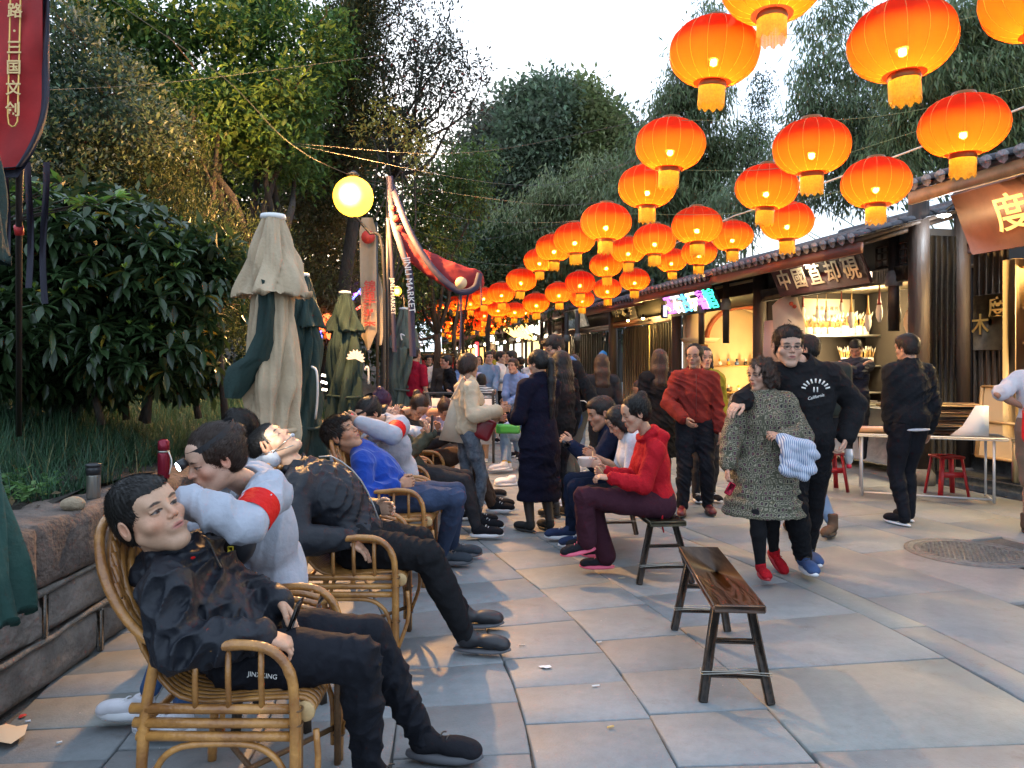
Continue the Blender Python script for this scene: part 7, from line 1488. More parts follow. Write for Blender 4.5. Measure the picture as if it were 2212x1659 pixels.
def pattern_mat():
    m = bpy.data.materials.new('snakeskin print'); m.use_nodes = True; N = m.node_tree.nodes; L = m.node_tree.links; b = N['Principled BSDF']; b.inputs['Roughness'].default_value = .8
    tc = N.new('ShaderNodeTexCoord'); mp = N.new('ShaderNodeMapping'); mp.inputs['Scale'].default_value = (7.5, 7.5, 5.5); L.new(tc.outputs['Object'], mp.inputs[0]); nz = N.new('ShaderNodeTexNoise'); nz.inputs['Scale'].default_value = 6; L.new(mp.outputs[0], nz.inputs[0])
    v = N.new('ShaderNodeTexVoronoi'); v.inputs['Scale'].default_value = 1.0; v.inputs['Randomness'].default_value = .35; L.new(mp.outputs[0], v.inputs[0]); v2 = N.new('ShaderNodeTexVoronoi'); v2.feature = 'DISTANCE_TO_EDGE'; v2.inputs['Randomness'].default_value = .35; L.new(mp.outputs[0], v2.inputs[0])
    r = N.new('ShaderNodeValToRGB'); L.new(v2.outputs['Distance'], r.inputs[0]); e = r.color_ramp.elements; e[0].position = 0; e[0].color = (.075, .075, .045, 1); e[1].position = 1; e[1].color = (.035, .02, .025, 1)
    for p_, c_ in ((.09, (.05, .05, .03, 1)), (.12, (.27, .24, .17, 1)), (.20, (.27, .24, .17, 1)), (.23, (.012, .01, .012, 1)), (.32, (.012, .01, .012, 1)), (.36, (.13, .05, .07, 1))): q = e.new(p_); q.color = c_
    r.color_ramp.interpolation = 'LINEAR'; L.new(r.outputs[0], b.inputs['Base Color']); return m
snake = pattern_mat()
def stripe_mat(name, a, bcol, sc_, ax=2):
    m = bpy.data.materials.new(name); m.use_nodes = True; N = m.node_tree.nodes; L = m.node_tree.links; b = N['Principled BSDF']; b.inputs['Roughness'].default_value = .85; tc = N.new('ShaderNodeTexCoord'); w = N.new('ShaderNodeTexWave'); w.inputs['Scale'].default_value = sc_; w.inputs['Distortion'].default_value = 1.5; w.inputs['Detail'].default_value = 1; w.bands_direction = 'XYZ'[ax]
    L.new(tc.outputs['Object'], w.inputs[0]); r = N.new('ShaderNodeValToRGB'); L.new(w.outputs[0], r.inputs[0]); r.color_ramp.elements[0].position = .40; r.color_ramp.elements[0].color = a+(1,); r.color_ramp.elements[1].position = .60; r.color_ramp.elements[1].color = bcol+(1,); L.new(r.outputs[0], b.inputs['Base Color']); return m
blue_str = stripe_mat('blue white stripe', (.16, .22, .36), (.55, .58, .64), 26, 0); bw_str = stripe_mat('black white stripe', (.03, .03, .035), (.6, .6, .6), 9)
ZR = A_((0, 0, -1.))
def top(mat, kind='jacket', **k): d = dict(mat=mat, kind=kind); d.update(k); return d
def armband(root, J, q, f0, f1, r, mat, name='armband'):
    a, e = J['sh'+q], J['el'+q]; n = 5; B = MB(); pts = [a+(e-a)*(f0+(f1-f0)*i/(n-1)) for i in range(n)]; B.tube(pts, [r, r*1.02, r*1.0, r*1.02, r], 26, False); B.build(name, mat, root, True)
def headband(root, J, R, s, lamp, tilt=.35, on=True, side=0):
    c = J['head']; B = MB(); pts = []
    for a in np.linspace(0, 2*PI, 30): pts.append(c+R @ (A_((.0905*math.sin(a), -.014+.104*math.cos(a), .055+.035*math.cos(a)*0+.03-.05*tilt*math.cos(a)))*s))
    for i in range(30):
        B.V += [tuple(pts[i]+R[:, 2]*.011), tuple(pts[i]-R[:, 2]*.011)]
    B.F = [[2*i, 2*i+1, 2*i+3, 2*i+2] for i in range(29)]; B.mi = [0]*29; B.build('headlamp_strap', M('black elastic', (.015, .015, .018), .7), root)
    p = c+R @ (A_((.0, .100, .06-.04*tilt))*s); q = p+R[:, 1]*.03-R[:, 2]*.005; MB().tube([p, q], [.017, .021], 12).build('headlamp', blk_pl, root, True)
    MB().tube([q, q+R[:, 1]*.004], [.018, .015], 12).build('headlamp_lens', em('cold headlamp', (.85, .95, 1), 9) if on else em('green led', (.3, 1, .5), .5), root, True)
    if on: point_light('beam', q+R[:, 1]*.02, .9, (.95, .97, 1), .012, root, 70, q+R[:, 1])
sleeve_red = cloth('red armband cloth', (.62, .012, .010), .6, bs=30)

# --- A: man in the nearest chair
pel = A_((-.90, 2.60, .545)); J, s = seat_J(pel, A_((-1.16, 2.56, .93)), 0, 1.74, dict(L=A_((-.34, 2.88, .09)), R=A_((-.50, 2.66, .09))), kn_hint=A_((.5, 0, 1)), wl=(P(604, 1302, 2.62), A_((-.2, .6, -.6))), wr=(P(570, 1372, 2.40), A_((-.4, -.5, -.7))), head=P(322, 1112, 2.45), hF=(.80, -.44, .34), hU=(-.50, -.06, .84), toe=dict(L=A_((1., -.15, 0)), R=A_((.95, -.3, 0))), hipw=.10)
shift_neck(J, (.05, -.03, -.08)); J['hs'] = 1.09; J['bend'] = A_((-.05, 0, -.03)); J['knR'] = P(775, 1420, 2.45); J['knL'] = P(800, 1372, 2.75)
root, R = person('reclining man in black windbreaker holding a phone, nearest the camera', J, top(black_j, 'jacket', th=.024, fold=.014, ff=34, collar=True, hood=True, zip=black_m, hem=.03, open=.05), dict(mat=blk_tr, th=.014, fold=.009), ('sneak', [cloth('black canvas', (.016, .016, .02)), rubber_g, M('black lace', (.02, .02, .02), .6)]), ('crop', None), s=s, lod=0, build=1.02, fat=1.06, face=dict(beard=.22, eyes='open', rosy=.6), seed=3, skin=(.55, .33, .215),
    handpose=dict(L=dict(d=A_((.55, -.35, -.45)), n=A_((-.3, -.55, -.5)), curl=.45, thumb=.6), R=dict(d=A_((.85, .1, -.35)), n=A_((.1, .1, -1)), curl=.85, thumb=.9)))
B = MB(); nk = J['neck']; hd = nrm(J['head']-nk)
for k in range(18): a = 2*PI*k/18; B.add([nk+hd*.03+A_((.075*math.cos(a), .075*math.sin(a), .0)), nk+hd*.03+A_((.075*math.cos(a+.35), .075*math.sin(a+.35), .0)), nk+hd*.055+A_((.095*math.cos(a+.35), .09*math.sin(a+.35), .0)), nk+hd*.055+A_((.095*math.cos(a), .09*math.sin(a), .0))], [[0, 1, 2, 3]])
B.build('hood_lining', M('speckled lining', (.16, .15, .18), .9, noise=.8, nscale=90, col2=(.04, .035, .05)), root, True)
V, F = SDF().ell(nk+A_((.075, -.02, .0)), (.035, .05, .02)).mesh(.006); link('red_undershirt', mesh_np('red_undershirt', V, F, cloth('scarlet cloth', (.60, .015, .015))), root)
text('JINXKING', .021, J['hipR']+(J['knR']-J['hipR'])*.28+A_((0, -.105, -.01)), (1, 0, -.12), (.12, 0, 1), white_p, root, .0005)
ph = empty('phone', P(630, 1345, 2.5), 'black phone between the hands of the nearest man', 'phone'); MB().box(P(633, 1340, 2.50), (.008, .070, .145), np.array(Matrix.Rotation(.35, 3, 'Y')), .004).build('case', M('glossy phone black', (.01, .01, .012), .1), ph)
B = MB(); wv = J['wrL']; ad = nrm(J['wrL']-J['elL']); u1 = nrm(np.cross(ad, (0, 1, .3))); u2 = np.cross(ad, u1); br = empty('bead_bracelet', wv, 'dark wooden bead bracelet on the wrist of the nearest man', 'bracelet')
for k in range(14): a = 2*PI*k/14; c = wv+ad*.0+(u1*math.cos(a)+u2*math.sin(a))*.036; MB().lathe([(.001, -.0085), (.006, -.006), (.0085, 0), (.006, .006), (.001, .0085)], 8, c).build('bead', M('dark polished bead', (.018, .010, .008), .2), br, True)

# --- B: ear cleaner leaning over him
J, s = seat_J(A_((-.98, 3.20, .60)), A_((-1.02, 2.98, 1.08)), 195, 1.62, dict(L=A_((-1.30, 3.02, .10)), R=A_((-1.52, 3.16, .10))), kn_hint=A_((-.3, 0, 1)), wl=(P(400, 1062, 2.55), A_((.55, -.35, -.55))), wr=(P(418, 1150, 2.75), A_((.2, .3, -1))), head=P(464, 992, 2.78), hF=(-.70, -.58, -.34), hU=(-.25, -.15, .9), toe=A_((-1., .0, 0)), hipw=.09)
J['hs'] = 1.03; J['shL'] = P(583, 1062, 2.80); J['elL'] = P(530, 1135, 2.58); J['wrL'] = P(402, 1082, 2.52); J['knL'] = A_((-1.26, 2.98, .52)); J['knR'] = A_((-1.36, 3.2, .50))
root, R = person('young woman ear cleaner in pale grey jacket, headlamp on, bending over the nearest man', J, top(grey_j, 'jacket', th=.024, fold=.012, hem=.06, cuff=.0, collar=False, open=.03), dict(mat=cloth('blue denim', (.05, .10, .22)), th=.006, length=.86), ('chunky', sh_white), ('bun', hair_brown), s=s, lod=0, female=True, face=dict(eyes='open', rosy=1.0, lip=(.40, .09, .09)), seed=8, skin=(.56, .34, .24), build=1.0,
    handpose=dict(L=dict(d=A_((-.9, -.2, -.35)), n=A_((-.2, .3, -1)), curl=.4), R=dict(d=A_((-.5, -.2, .8)), n=A_((-.8, 0, -.3)), curl=.7)))
headband(root, J, R, s, True, .6); armband(root, J, 'L', .42, .86, .073, sleeve_red)
V, F = SDF().chain([J['neck']+A_((-.06, -.055, .03)), J['neck']+A_((-.02, -.085, .03)), J['neck']+A_((.04, -.08, .035)), J['neck']+A_((.08, -.02, .05))], [.014, .018, .018, .014], .01).mesh(.006); link('collar', mesh_np('collar', V, F, white_c), root)
MB().tube(spline([J['neck']+A_((.0, -.10, .0)), J['neck']+A_((-.05, -.15, -.10)), J['neck']+A_((-.10, -.06, -.25))], 10), .012, 6, True, .5).build('bag_strap', M('brown leather strap', (.12, .06, .04), .5), root, True)
B = MB(); B.tube([J['wrR']+A_((-.05, -.05, .09)), P(470, 1090, 2.6)], .0018, 5); o = B.build('ear_pick', M('bamboo pick', (.65, .48, .22), .5)); tag(o, 'thin pale ear pick held at the ear of the nearest man', 'ear pick')
root = empty('waist_pouch', P(510, 1180, 2.86), 'black pouch with a yellow tag hanging on the grey jacket', 'pouch'); V, F = SDF().ell(P(515, 1165, 2.86), (.07, .05, .10)).mesh(.009, lambda p: .004*nsum(p, 50, 3)); link('pouch_body', mesh_np('pouch_body', V, F, M('black nylon', (.02, .02, .024), .35)), root); MB().box(P(498, 1187, 2.80), (.022, .01, .024), None, .002).build('yellow_tag', M('yellow tag', (.8, .6, .02), .5), root)
st = empty('low_stool', (-.98, 3.22, 0), 'low wooden stool under the young ear cleaner', 'stool'); MB().box((-.98, 3.24, .47), (.3, .28, .03), None, .006).build('seat', leg_mt, st)
for sx in (-.12, .12):
    for sy in (-.11, .11): MB().beam((-.98+sx*1.2, 3.24+sy*1.2, 0), (-.98+sx, 3.24+sy, .46), .03, .03).build('leg', leg_mt, st)

# --- C: stout man, second chair
J, s = seat_J(A_((-.80, 4.02, .56)), A_((-1.13, 4.0, .95)), 0, 1.76, dict(L=A_((-.28, 4.28, .10)), R=A_((-.24, 3.93, .10))), kn_hint=A_((.4, 0, 1)), wl=(A_((-.75, 4.22, .70)), A_((-.3, .6, -.5))), wr=(P(752, 1163, 3.76), A_((-.5, -.5, -.5))), head=P(590, 962, 3.98), hF=(.50, -.16, .84), hU=(-.83, -.1, .5), toe=dict(L=A_((1., .12, 0)), R=A_((1., -.15, 0))))
J['bend'] = A_((0, 0, .03)); J['knR'] = P(925, 1200, 3.85); J['knL'] = P(905, 1170, 4.1)
root, R = person('stout man in black lying back in the second chair, face turned up', J, top(black_j, 'jacket', th=.022, fold=.010, belly=.02, hem=.04, zip=M('grey zip', (.3, .3, .3), .4)), dict(mat=black_c, th=.016), ('flat', sh_black), ('crop', None), s=s, lod=0, build=1.18, fat=1.12, face=dict(eyes='closed'), seed=5, skin=(.60, .37, .25), handpose=dict(R=dict(d=A_((.75, .1, -.62)), n=A_((-.3, .1, -.9)), curl=.25)))
# --- D: ear cleaner with her back to us
J, s = seat_J(A_((-1.72, 4.5, .60)), A_((-1.60, 4.32, 1.05)), 10, 1.6, dict(L=A_((-1.35, 4.75, .1)), R=A_((-1.4, 4.5, .1))), wl=(P(585, 1000, 4.2), A_((0, .5, -1))), wr=(P(612, 985, 3.86), A_((.0, -.5, -1))), head=P(520, 935, 4.22), hF=(.62, .38, -.55), hU=(.35, .2, .85))
root, R = person('ear cleaner with black hair in a bun seen from behind, working on the stout man', J, top(grey_j, 'jacket', th=.024, collar=False), dict(mat=black_c), ('sneak', sh_white), ('bun', None), s=s, lod=0, female=True, seed=15, handpose=dict(R=dict(d=A_((-.15, .0, 1)), n=A_((-.9, .2, 0)), curl=.9)), skin=(.40, .22, .14))
p = P(562, 935, 4.12); MB_ = empty('headlamp', p, 'round green lit headlamp at the temple of the ear cleaner seen from behind', 'headlamp'); MB().tube([p, p+A_((.006, -.03, .004))], .022, 12).build('housing', M('grey plastic', (.3, .32, .3), .4), MB_, True); MB().tube([p+A_((.006, -.031, .004)), p+A_((.006, -.035, .004))], .016, 12).build('lens', em('green led', (.3, 1, .5), .5), MB_, True)
point_light('headlamp_glow', P(575, 940, 3.8), .5, (1, .95, .8), .02)
for k, (a, b, lb) in enumerate(((P(590, 978, 3.86), P(632, 940, 3.8), 'steel ear tool tipped with a white cotton ball'), (P(596, 975, 3.86), P(634, 962, 3.8), 'second thin steel ear tool below the cotton tipped one'), (P(560, 985, 3.86), P(600, 970, 3.84), 'short dark ear tool under the steel ones'))):
    o = empty('ear_tool', a, lb, 'tool'); MB().tube([a, b], .0026, 6).build('rod', steel, o, True)
    if k == 0: V, F = SDF().ell(b, (.011, .011, .010)).mesh(.003); link('cotton_tip', mesh_np('cotton_tip', V, F, white_c), o)
# --- E: man in blue fleece
J, s = seat_J(A_((-.80, 5.42, .56)), A_((-1.09, 5.38, .95)), 0, 1.74, dict(L=A_((-.46, 5.85, .10)), R=A_((-.52, 5.62, .10))), kn_hint=A_((.7, 0, 1)), wl=(P(868, 1040, 5.42), A_((-.2, .6, -.6))), wr=(P(862, 1047, 5.28), A_((-.3, -.5, -.7))), head=P(738, 938, 5.34), hF=(.80, -.22, .50), hU=(-.55, 0, .8), toe=A_((1., .0, 0))); shift_neck(J, (.02, 0, -.06))
J['hs'] = 1.1; J['knR'] = P(985, 1075, 5.3); J['knL'] = P(985, 1062, 5.55)
root, R = person('man in bright blue fleece lying back in the third chair with clasped hands', J, top(blue_f, 'shirt', th=.018, sleeve=.90, hem=.05), dict(mat=slate_t, th=.012), ('sneak', [cloth('grey knit', (.05, .06, .075)), rubber_g, rubber_g]), ('tuft', None), s=s, lod=0, build=1.05, face=dict(eyes='closed'), seed=21, skin=(.44, .235, .14), handpose=dict(L=dict(curl=.8, d=A_((.8, -.5, .1)), n=A_((0, -1, -.2))), R=dict(curl=.8, d=A_((.85, .4, .1)), n=A_((0, 1, -.2)))))
# --- F: his ear cleaner
J, s = seat_J(A_((-.88, 6.15, .62)), A_((-.97, 5.95, 1.06)), 200, 1.6, dict(L=A_((-1.3, 6.0, .1)), R=A_((-1.3, 6.2, .1))), wl=(P(775, 912, 5.45), A_((.5, -.2, -.7))), wr=(P(790, 950, 5.6), A_((0, 0, -1))), head=P(796, 893, 5.82), hF=(-.55, -.55, -.55), hU=(-.25, -.2, .95))
J['shL'] = P(862, 918, 5.72); J['elL'] = P(848, 940, 5.55)
root, R = person('ear cleaner with black headband and red armband bending over the man in blue', J, top(grey_j, 'jacket', th=.026, collar=False), dict(mat=black_c), ('sneak', sh_kw), ('bun', None), s=s, lod=1, female=True, seed=25, face=dict(eyes='closed', rosy=.8), skin=(.5, .29, .19))
headband(root, J, R, s, False, .5, False); armband(root, J, 'L', .35, .9, .072, sleeve_red)
# --- G, H, I, J and the customer in the fifth chair
J, s = seat_J(A_((-1.55, 7.0, .62)), A_((-1.32, 6.9, 1.02)), 10, 1.6, dict(L=A_((-1.2, 7.2, .1)), R=A_((-1.2, 6.9, .1))), wl=(P(858, 905, 6.9), ZR), wr=(P(850, 905, 6.7), ZR), head=P(822, 872, 6.85), hF=(.6, .4, -.5), hU=(.3, 0, 1))
root, R = person('ear cleaner with purplish hair in a bun and a pink collar', J, top(grey_j, 'jacket', th=.024, collar=False), dict(mat=black_c), None, ('topbun', hair_purple), s=s, lod=1, female=True, seed=31); V, F = SDF().ell(J['neck']+A_((.0, -.04, .02)), (.13, .10, .05)).mesh(.01); link('pink_scarf', mesh_np('pink_scarf', V, F, pink_c), root)
J, s = seat_J(A_((-.85, 6.62, .55)), A_((-1.12, 6.6, .95)), 0, 1.72, dict(L=A_((-.3, 6.8, .1)), R=A_((-.3, 6.5, .1))), wl=(P(934, 935, 6.6), A_((0, .5, -1))), wr=(P(925, 940, 6.45), A_((.1, -.5, -1))), head=P(838, 905, 6.62), hF=(.6, -.1, .75), hU=(-.7, 0, .6))
person('customer in olive jacket lying in the fourth chair and holding up a phone', J, top(olive_c, 'jacket', th=.018), dict(mat=dark_c), ('sneak', sh_kw), ('short', None), s=s, lod=1, seed=33, face=dict(eyes='closed'), handpose=dict(L=dict(d=UZ*1., n=A_((-1, 0, 0.)), curl=.6), R=dict(d=UZ*1., n=A_((-1., 0, 0)), curl=.6)))
o = MB().box(P(933, 915, 6.5), (.012, .075, .15), None, .004).build('phone', blk_pl); tag(o, 'phone held up by the customer in olive', 'phone')
J, s = seat_J(A_((-1.32, 7.9, .62)), A_((-1.18, 7.6, 1.04)), 330, 1.62, dict(L=A_((-1., 7.6, .1)), R=A_((-1.2, 7.5, .1))), wl=(P(935, 925, 7.6), ZR), wr=(P(910, 935, 7.3), ZR), head=P(905, 880, 7.45), hF=(.35, -.55, -.75), hU=(.5, -.6, .6))
person('ear cleaner in white with long brown ponytail bending forward behind the row', J, top(white_c, 'jacket', th=.024, collar=False), dict(mat=black_c), None, ('pony', hair_brown, A_((0, -.2, -1.))), s=s, lod=1, female=True, seed=35)
J, s = seat_J(A_((-1.02, 9.0, .62)), A_((-.96, 8.6, 1.02)), 290, 1.62, dict(L=A_((-.8, 8.6, .1)), R=A_((-1.1, 8.6, .1))), wl=(P(975, 945, 8.3), ZR), wr=(P(945, 950, 8.3), ZR), head=P(962, 885, 8.4), hF=(.35, -.45, -.8), hU=(.3, -.7, .5))
person('woman in lilac shirt with hair in a bun bending down beside the white board', J, top(lilac_c, 'shirt', th=.02), dict(mat=dark_c), None, ('bun', hair_brown), s=s, lod=1, female=True, seed=37)
J, s = seat_J(A_((-.80, 7.66, .55)), A_((-1.08, 7.64, .95)), 0, 1.72, dict(L=A_((-.2, 7.85, .1)), R=A_((-.2, 7.6, .1))), wl=(P(990, 950, 7.8), ZR), wr=(P(975, 945, 7.45), ZR), head=P(872, 900, 7.62), hF=(.6, -.1, .75), hU=(-.7, 0, .6)); J['knR'] = P(1010, 978, 7.5); J['knL'] = P(1012, 965, 7.8)
person('customer in brown trousers lying in the fifth chair', J, top(dark_c, 'jacket'), dict(mat=brown_t, th=.016), ('sneak', sh_kw), ('short', None), s=s, lod=1, seed=39, face=dict(eyes='closed'))

# --- K: woman in beige jacket
J, s = stand_J(-.42, 7.2, 18, 1.60, fl=-.12, fr=.08, wr=(P(1076, 887, 7.0), A_((0, -.4, -1))), wl=(P(1075, 900, 7.2), A_((0, .4, -1))), look=A_((.75, .65, 0)), lookz=-.1)
root, R = person('woman with short brown hair in beige jacket and washed jeans reaching out her hand', J, top(beige_j, 'jacket', th=.03, fold=.012, hem=.03), dict(mat=denim, th=.004, fold=.005), ('sneak', sh_kw), ('boyish', hair_brown), s=s, lod=1, female=True, seed=41, handpose=dict(L=dict(curl=.3), R=dict(curl=.3)))
bg_ = empty('tote_bag', P(975, 900, 7.2), 'cream canvas tote bag hanging on the shoulder of the beige jacket', 'bag'); a, b, c_, d_ = P(975, 862, 7.15), P(1003, 870, 7.15), P(1000, 958, 7.1), P(948, 950, 7.1); off = A_((.02, .10, 0)); B = MB(); B.V = [tuple(v) for v in (a, b, c_, d_)]+[tuple(v+off) for v in (a, b, c_, d_)]; B.F = [[3, 2, 1, 0], [4, 5, 6, 7], [1, 2, 6, 5], [2, 3, 7, 6], [3, 0, 4, 7]]; B.mi = [0]*5; B.build('sack', M('canvas tote', (.60, .52, .40), .85, noise=.2, nscale=6, bump=.3, bscale=12), bg_); MB().tube(spline([a, P(988, 840, 7.1), P(1000, 815, 7.12), P(1012, 825, 7.2)], 8), .009, 5).build('handle', MATS['canvas tote'], bg_, True)
root = empty('red_handbag', P(1058, 930, 7.1), 'wine red leather shoulder bag against the jeans of the woman in beige', 'bag'); V, F = SDF().box(P(1047, 926, 7.1), (.085, .05, .105), np.array(Matrix.Rotation(.45, 3, 'Y')), .035, .02).mesh(.01, lambda p: .010*nsum(p, 30, 3)); link('bag_body', mesh_np('bag_body', V, F, M('wine leather', (.20, .008, .015), .3)), root); MB().tube(spline([P(1045, 905, 7.05), P(1018, 850, 7.0), P(1003, 815, 7.08)], 10), .007, 5).build('strap', MATS['wine leather'], root, True)
# --- L: navy coat
J, s = stand_J(.245, 6.8, 128, 1.62, fl=.02, fr=-.05, wl=(P(1108, 903, 6.9), A_((-.2, -.3, -1))), wr=(P(1130, 905, 7.1), ZR), look=A_((-.75, .6, 0)), lookz=-.25)
person('woman in long navy coat with a very long dark ponytail, seen from behind', J, top(navy_c, 'coat', th=.028, len=.60, flare=.10, fold=.009, collar=True), dict(mat=M('sheer black tights', (.035, .025, .022), .6), th=.002, fold=.001), ('flat', [M('black suede', (.015, .014, .014), .8), rubber_k]), ('lowpony', None), s=s, lod=1, female=True, seed=43, handpose=dict(L=dict(curl=.3)))
o = empty('hair_clip', P(1163, 826, 6.72), 'pearl hair clip on the long dark ponytail', 'hair clip')
for k in range(7): MB().lathe([(.001, -.009), (.009, 0), (.001, .009)], 7, P(1158+k*2.6, 824+k*1.5, 6.73)).build('pearl', M('pearl', (.8, .62, .52), .25), o, True)
J, s = stand_J(.48, 7.45, 140, 1.62, look=A_((-.5, .8, 0)))
person('woman in black with long loose black hair beside the navy coat', J, top(black_c, 'jacket', th=.03, hem=.1), dict(mat=blk_tr, th=.002), ('boot', [M('black boot', (.02, .02, .02), .4), rubber_k]), ('long', None), s=s, lod=1, female=True, seed=47)
# --- N: tall young man leaning
J, s = stand_J(.68, 8.15, 200, 1.84, lean=.22, look=A_((-.8, -.45, 0)), lookz=-.35, fl=.1, fr=-.1, wl=(P(1300, 905, 7.9), A_((.5, 0, -.8))), wr=(P(1200, 900, 8.2), ZR)); J['head'] = P(1196, 752, 8.0)
root, R = person('tall young man in a black and blue track jacket leaning forward', J, top(black_c, 'jacket', th=.026), dict(mat=cloth('grey jeans', (.10, .10, .09)), th=.01), ('sneak', sh_white), ('tuft', None), s=s, lod=1, seed=51, build=1.05, skin=(.5, .29, .19))
for i in range(2): V, F = SDF().cone(J['neck']+A_((.05+.0*i, -.08+.12*i, .03)), J['neck']+A_((.10, -.02+.05*i, .0)), .03, .022).mesh(.008); link('blue_collar', mesh_np('blue_collar', V, F, cloth('sky blue cloth', (.12, .25, .55))), root)
V, F = SDF().ell(P(1240, 905, 7.93), (.09, .04, .12)).mesh(.01); link('blue_panel', mesh_np('blue_panel', V, F, cloth('denim blue panel', (.04, .08, .17))), root); MB().tube(spline([P(1238, 868, 7.86), P(1262, 866, 7.82), P(1272, 878, 7.8), P(1288, 900, 7.8)], 10), .004, 5).build('white_piping', white_p, root)
# --- seated three
lf = dict(L=A_((.60, 6.15, .10)), R=A_((.50, 6.45, .10)))
J, s = seat_J(A_((.93, 6.32, .53)), A_((.80, 6.30, 1.02)), 180, 1.72, lf, kn_hint=A_((-.5, 0, 1)), wl=(P(1235, 962, 6.15), A_((.4, -.3, -1))), wr=(P(1290, 1068, 6.3), ZR), head=P(1298, 893, 6.28), hF=(-.93, -.15, -.25), hU=(-.25, 0, 1), toe=A_((-1., -.1, 0))); J['hs'] = 1.1
person('man in navy polo sitting on the bench, holding up a small camera', J, top(navy_p, 'shirt', th=.02), dict(mat=cloth('navy trousers', (.012, .018, .04)), th=.012), ('sneak', [cloth('navy knit', (.03, .045, .10)), rubber_w, rubber_w]), ('short', None), s=s, lod=1, build=1.12, fat=1.08, seed=55, skin=(.42, .23, .145), handpose=dict(L=dict(curl=.9), R=dict(curl=.8)))
o = empty('small_camera', P(1222, 962, 6.1), 'small black camera in the raised hand of the man in navy', 'camera'); MB().box(P(1224, 960, 6.12), (.06, .05, .05), None, .012).build('camera_body', blk_pl, o); MB().tube([P(1222, 958, 6.10), P(1217, 956, 6.04)], .020, 10).build('camera_lens', M('glossy phone black', (.01, .01, .012), .1), o, True)
J, s = seat_J(A_((1.0, 5.88, .53)), A_((.90, 5.86, 1.00)), 180, 1.60, dict(L=A_((.72, 5.8, .1)), R=A_((.62, 6.05, .1))), kn_hint=A_((-.5, 0, 1)), wl=(P(1300, 1008, 5.75), A_((.4, -.3, -1))), wr=(P(1285, 985, 5.95), ZR), head=P(1337, 912, 5.84), hF=(-.75, -.1, -.6), hU=(-.6, 0, .8), toe=A_((-1., -.1, 0)))
person('person in white tee bending over a bowl, between the navy polo and the red hoodie', J, top(white_c, 'tee', th=.018, sleeve=.4), dict(mat=blk_tr, th=.008), ('sneak', sh_pink), ('bob', None), s=s, lod=1, female=True, seed=57, skin=(.50, .30, .20))
o = empty('bowl', P(1270, 1000, 5.8), 'white paper bowl held by the person in the white tee', 'bowl'); MB().lathe([(.045, -.035), (.052, -.03), (.072, .03), (.075, .035), (.070, .032), (.04, -.02)], 18, P(1268, 998, 5.82)).build('bowl_body', M('white paper bowl', (.7, .62, .56), .5), o, True)
o = MB().tube([P(1281, 975, 5.85), P(1278, 1000, 5.8)], .0035, 5).build('chopsticks', wood_p); tag(o, 'pale chopsticks standing in the white bowl', 'chopsticks')
J, s = seat_J(A_((1.03, 5.38, .53)), A_((.955, 5.36, 1.03)), 183, 1.60, dict(L=A_((.62, 5.30, .25)), R=A_((.68, 5.46, .10))), kn_hint=A_((-.7, 0, 1)), wl=(P(1318, 1032, 5.15), A_((.5, -.2, -1))), wr=(P(1310, 1020, 5.4), ZR), head=P(1372, 893, 5.32), hF=(-.93, -.12, -.30), hU=(-.3, 0, 1), toe=dict(L=A_((-.95, -.1, -.18)), R=A_((-1., 0, 0)))); J['hs'] = 1.05; J['knL'] = P(1262, 1072, 5.22); J['knR'] = P(1275, 1085, 5.45); J['anL'] = P(1268, 1172, 5.28); J['anR'] = A_((.68, 5.46, .10))
root, R = person('woman in red hooded jacket sitting cross-legged on the near end of the bench', J, top(red_h, 'hoodie', th=.014, fold=.009, hem=.10), dict(mat=wine_t, th=.016, length=.93, flare=.022, fold=.008), ('sneak', sh_pink), ('topbun', None), s=s, lod=0, female=True, build=1.05, seed=61, skin=(.48, .27, .18), face=dict(eyes='closed', rosy=.6), handpose=dict(L=dict(curl=.7, d=A_((-.9, 0, .1)), n=A_((0, .3, -1))), R=dict(curl=.6)))
a = nrm(J['wrL']-J['elL']); o = MB().tube([J['wrL']-a*.03+nrm(np.cross(a, (0, 0, 1)))*.031*math.cos(t)+np.cross(a, nrm(np.cross(a, (0, 0, 1))))*.031*math.sin(t) for t in np.linspace(0, 2*PI, 18)], .0055, 7, False).build('jade_bangle', M('pale jade', (.45, .58, .5), .15), None, True); tag(o, 'pale jade bangle on the wrist of the woman in red', 'bangle')
o = MB().tube([P(1292, 1008, 5.1), P(1303, 1024, 5.1)], .004, 5).build('wooden_skewer', wood_p); tag(o, 'wooden skewer held by the woman in red', 'skewer')
MB().tube(spline([P(1432, 1105, 5.22), P(1430, 1130, 5.2), P(1434, 1150, 5.2)], 6), .006, 5).build('drawstring', red_h, root)
# --- R: man in rust shirt
J, s = stand_J(1.83, 7.65, -98, 1.70, fl=-.02, fr=.10, look=A_((-.45, -.9, 0)), lookz=-.05, spread=.13, wr=(P(1478, 905, 7.45), A_((-.8, .2, -.5))), wl=None, turn=0)
person('man in rust red zip shirt and black trousers standing and looking to the left', J, top(rust_s, 'shirt', th=.030, zip=M('dark red zip', (.10, .01, .01), .5), hem=.02, fold=.008), dict(mat=blk_tr, th=.022, fold=.008), ('flat', sh_ox), ('bald', None), s=s, lod=1, build=1.0, fat=1.05, seed=65, face=dict(beard=.5, eyes='closed'), glasses=True, skin=(.42, .24, .155))
J, s = stand_J(2.08, 8.3, -80, 1.68); person('person in mustard and camouflage mostly hidden behind the man in rust red', J, top(yel_c, 'jacket', th=.03), dict(mat=dark_c), ('sneak', sh_kw), ('long', None), s=s, lod=2, female=True, seed=66)
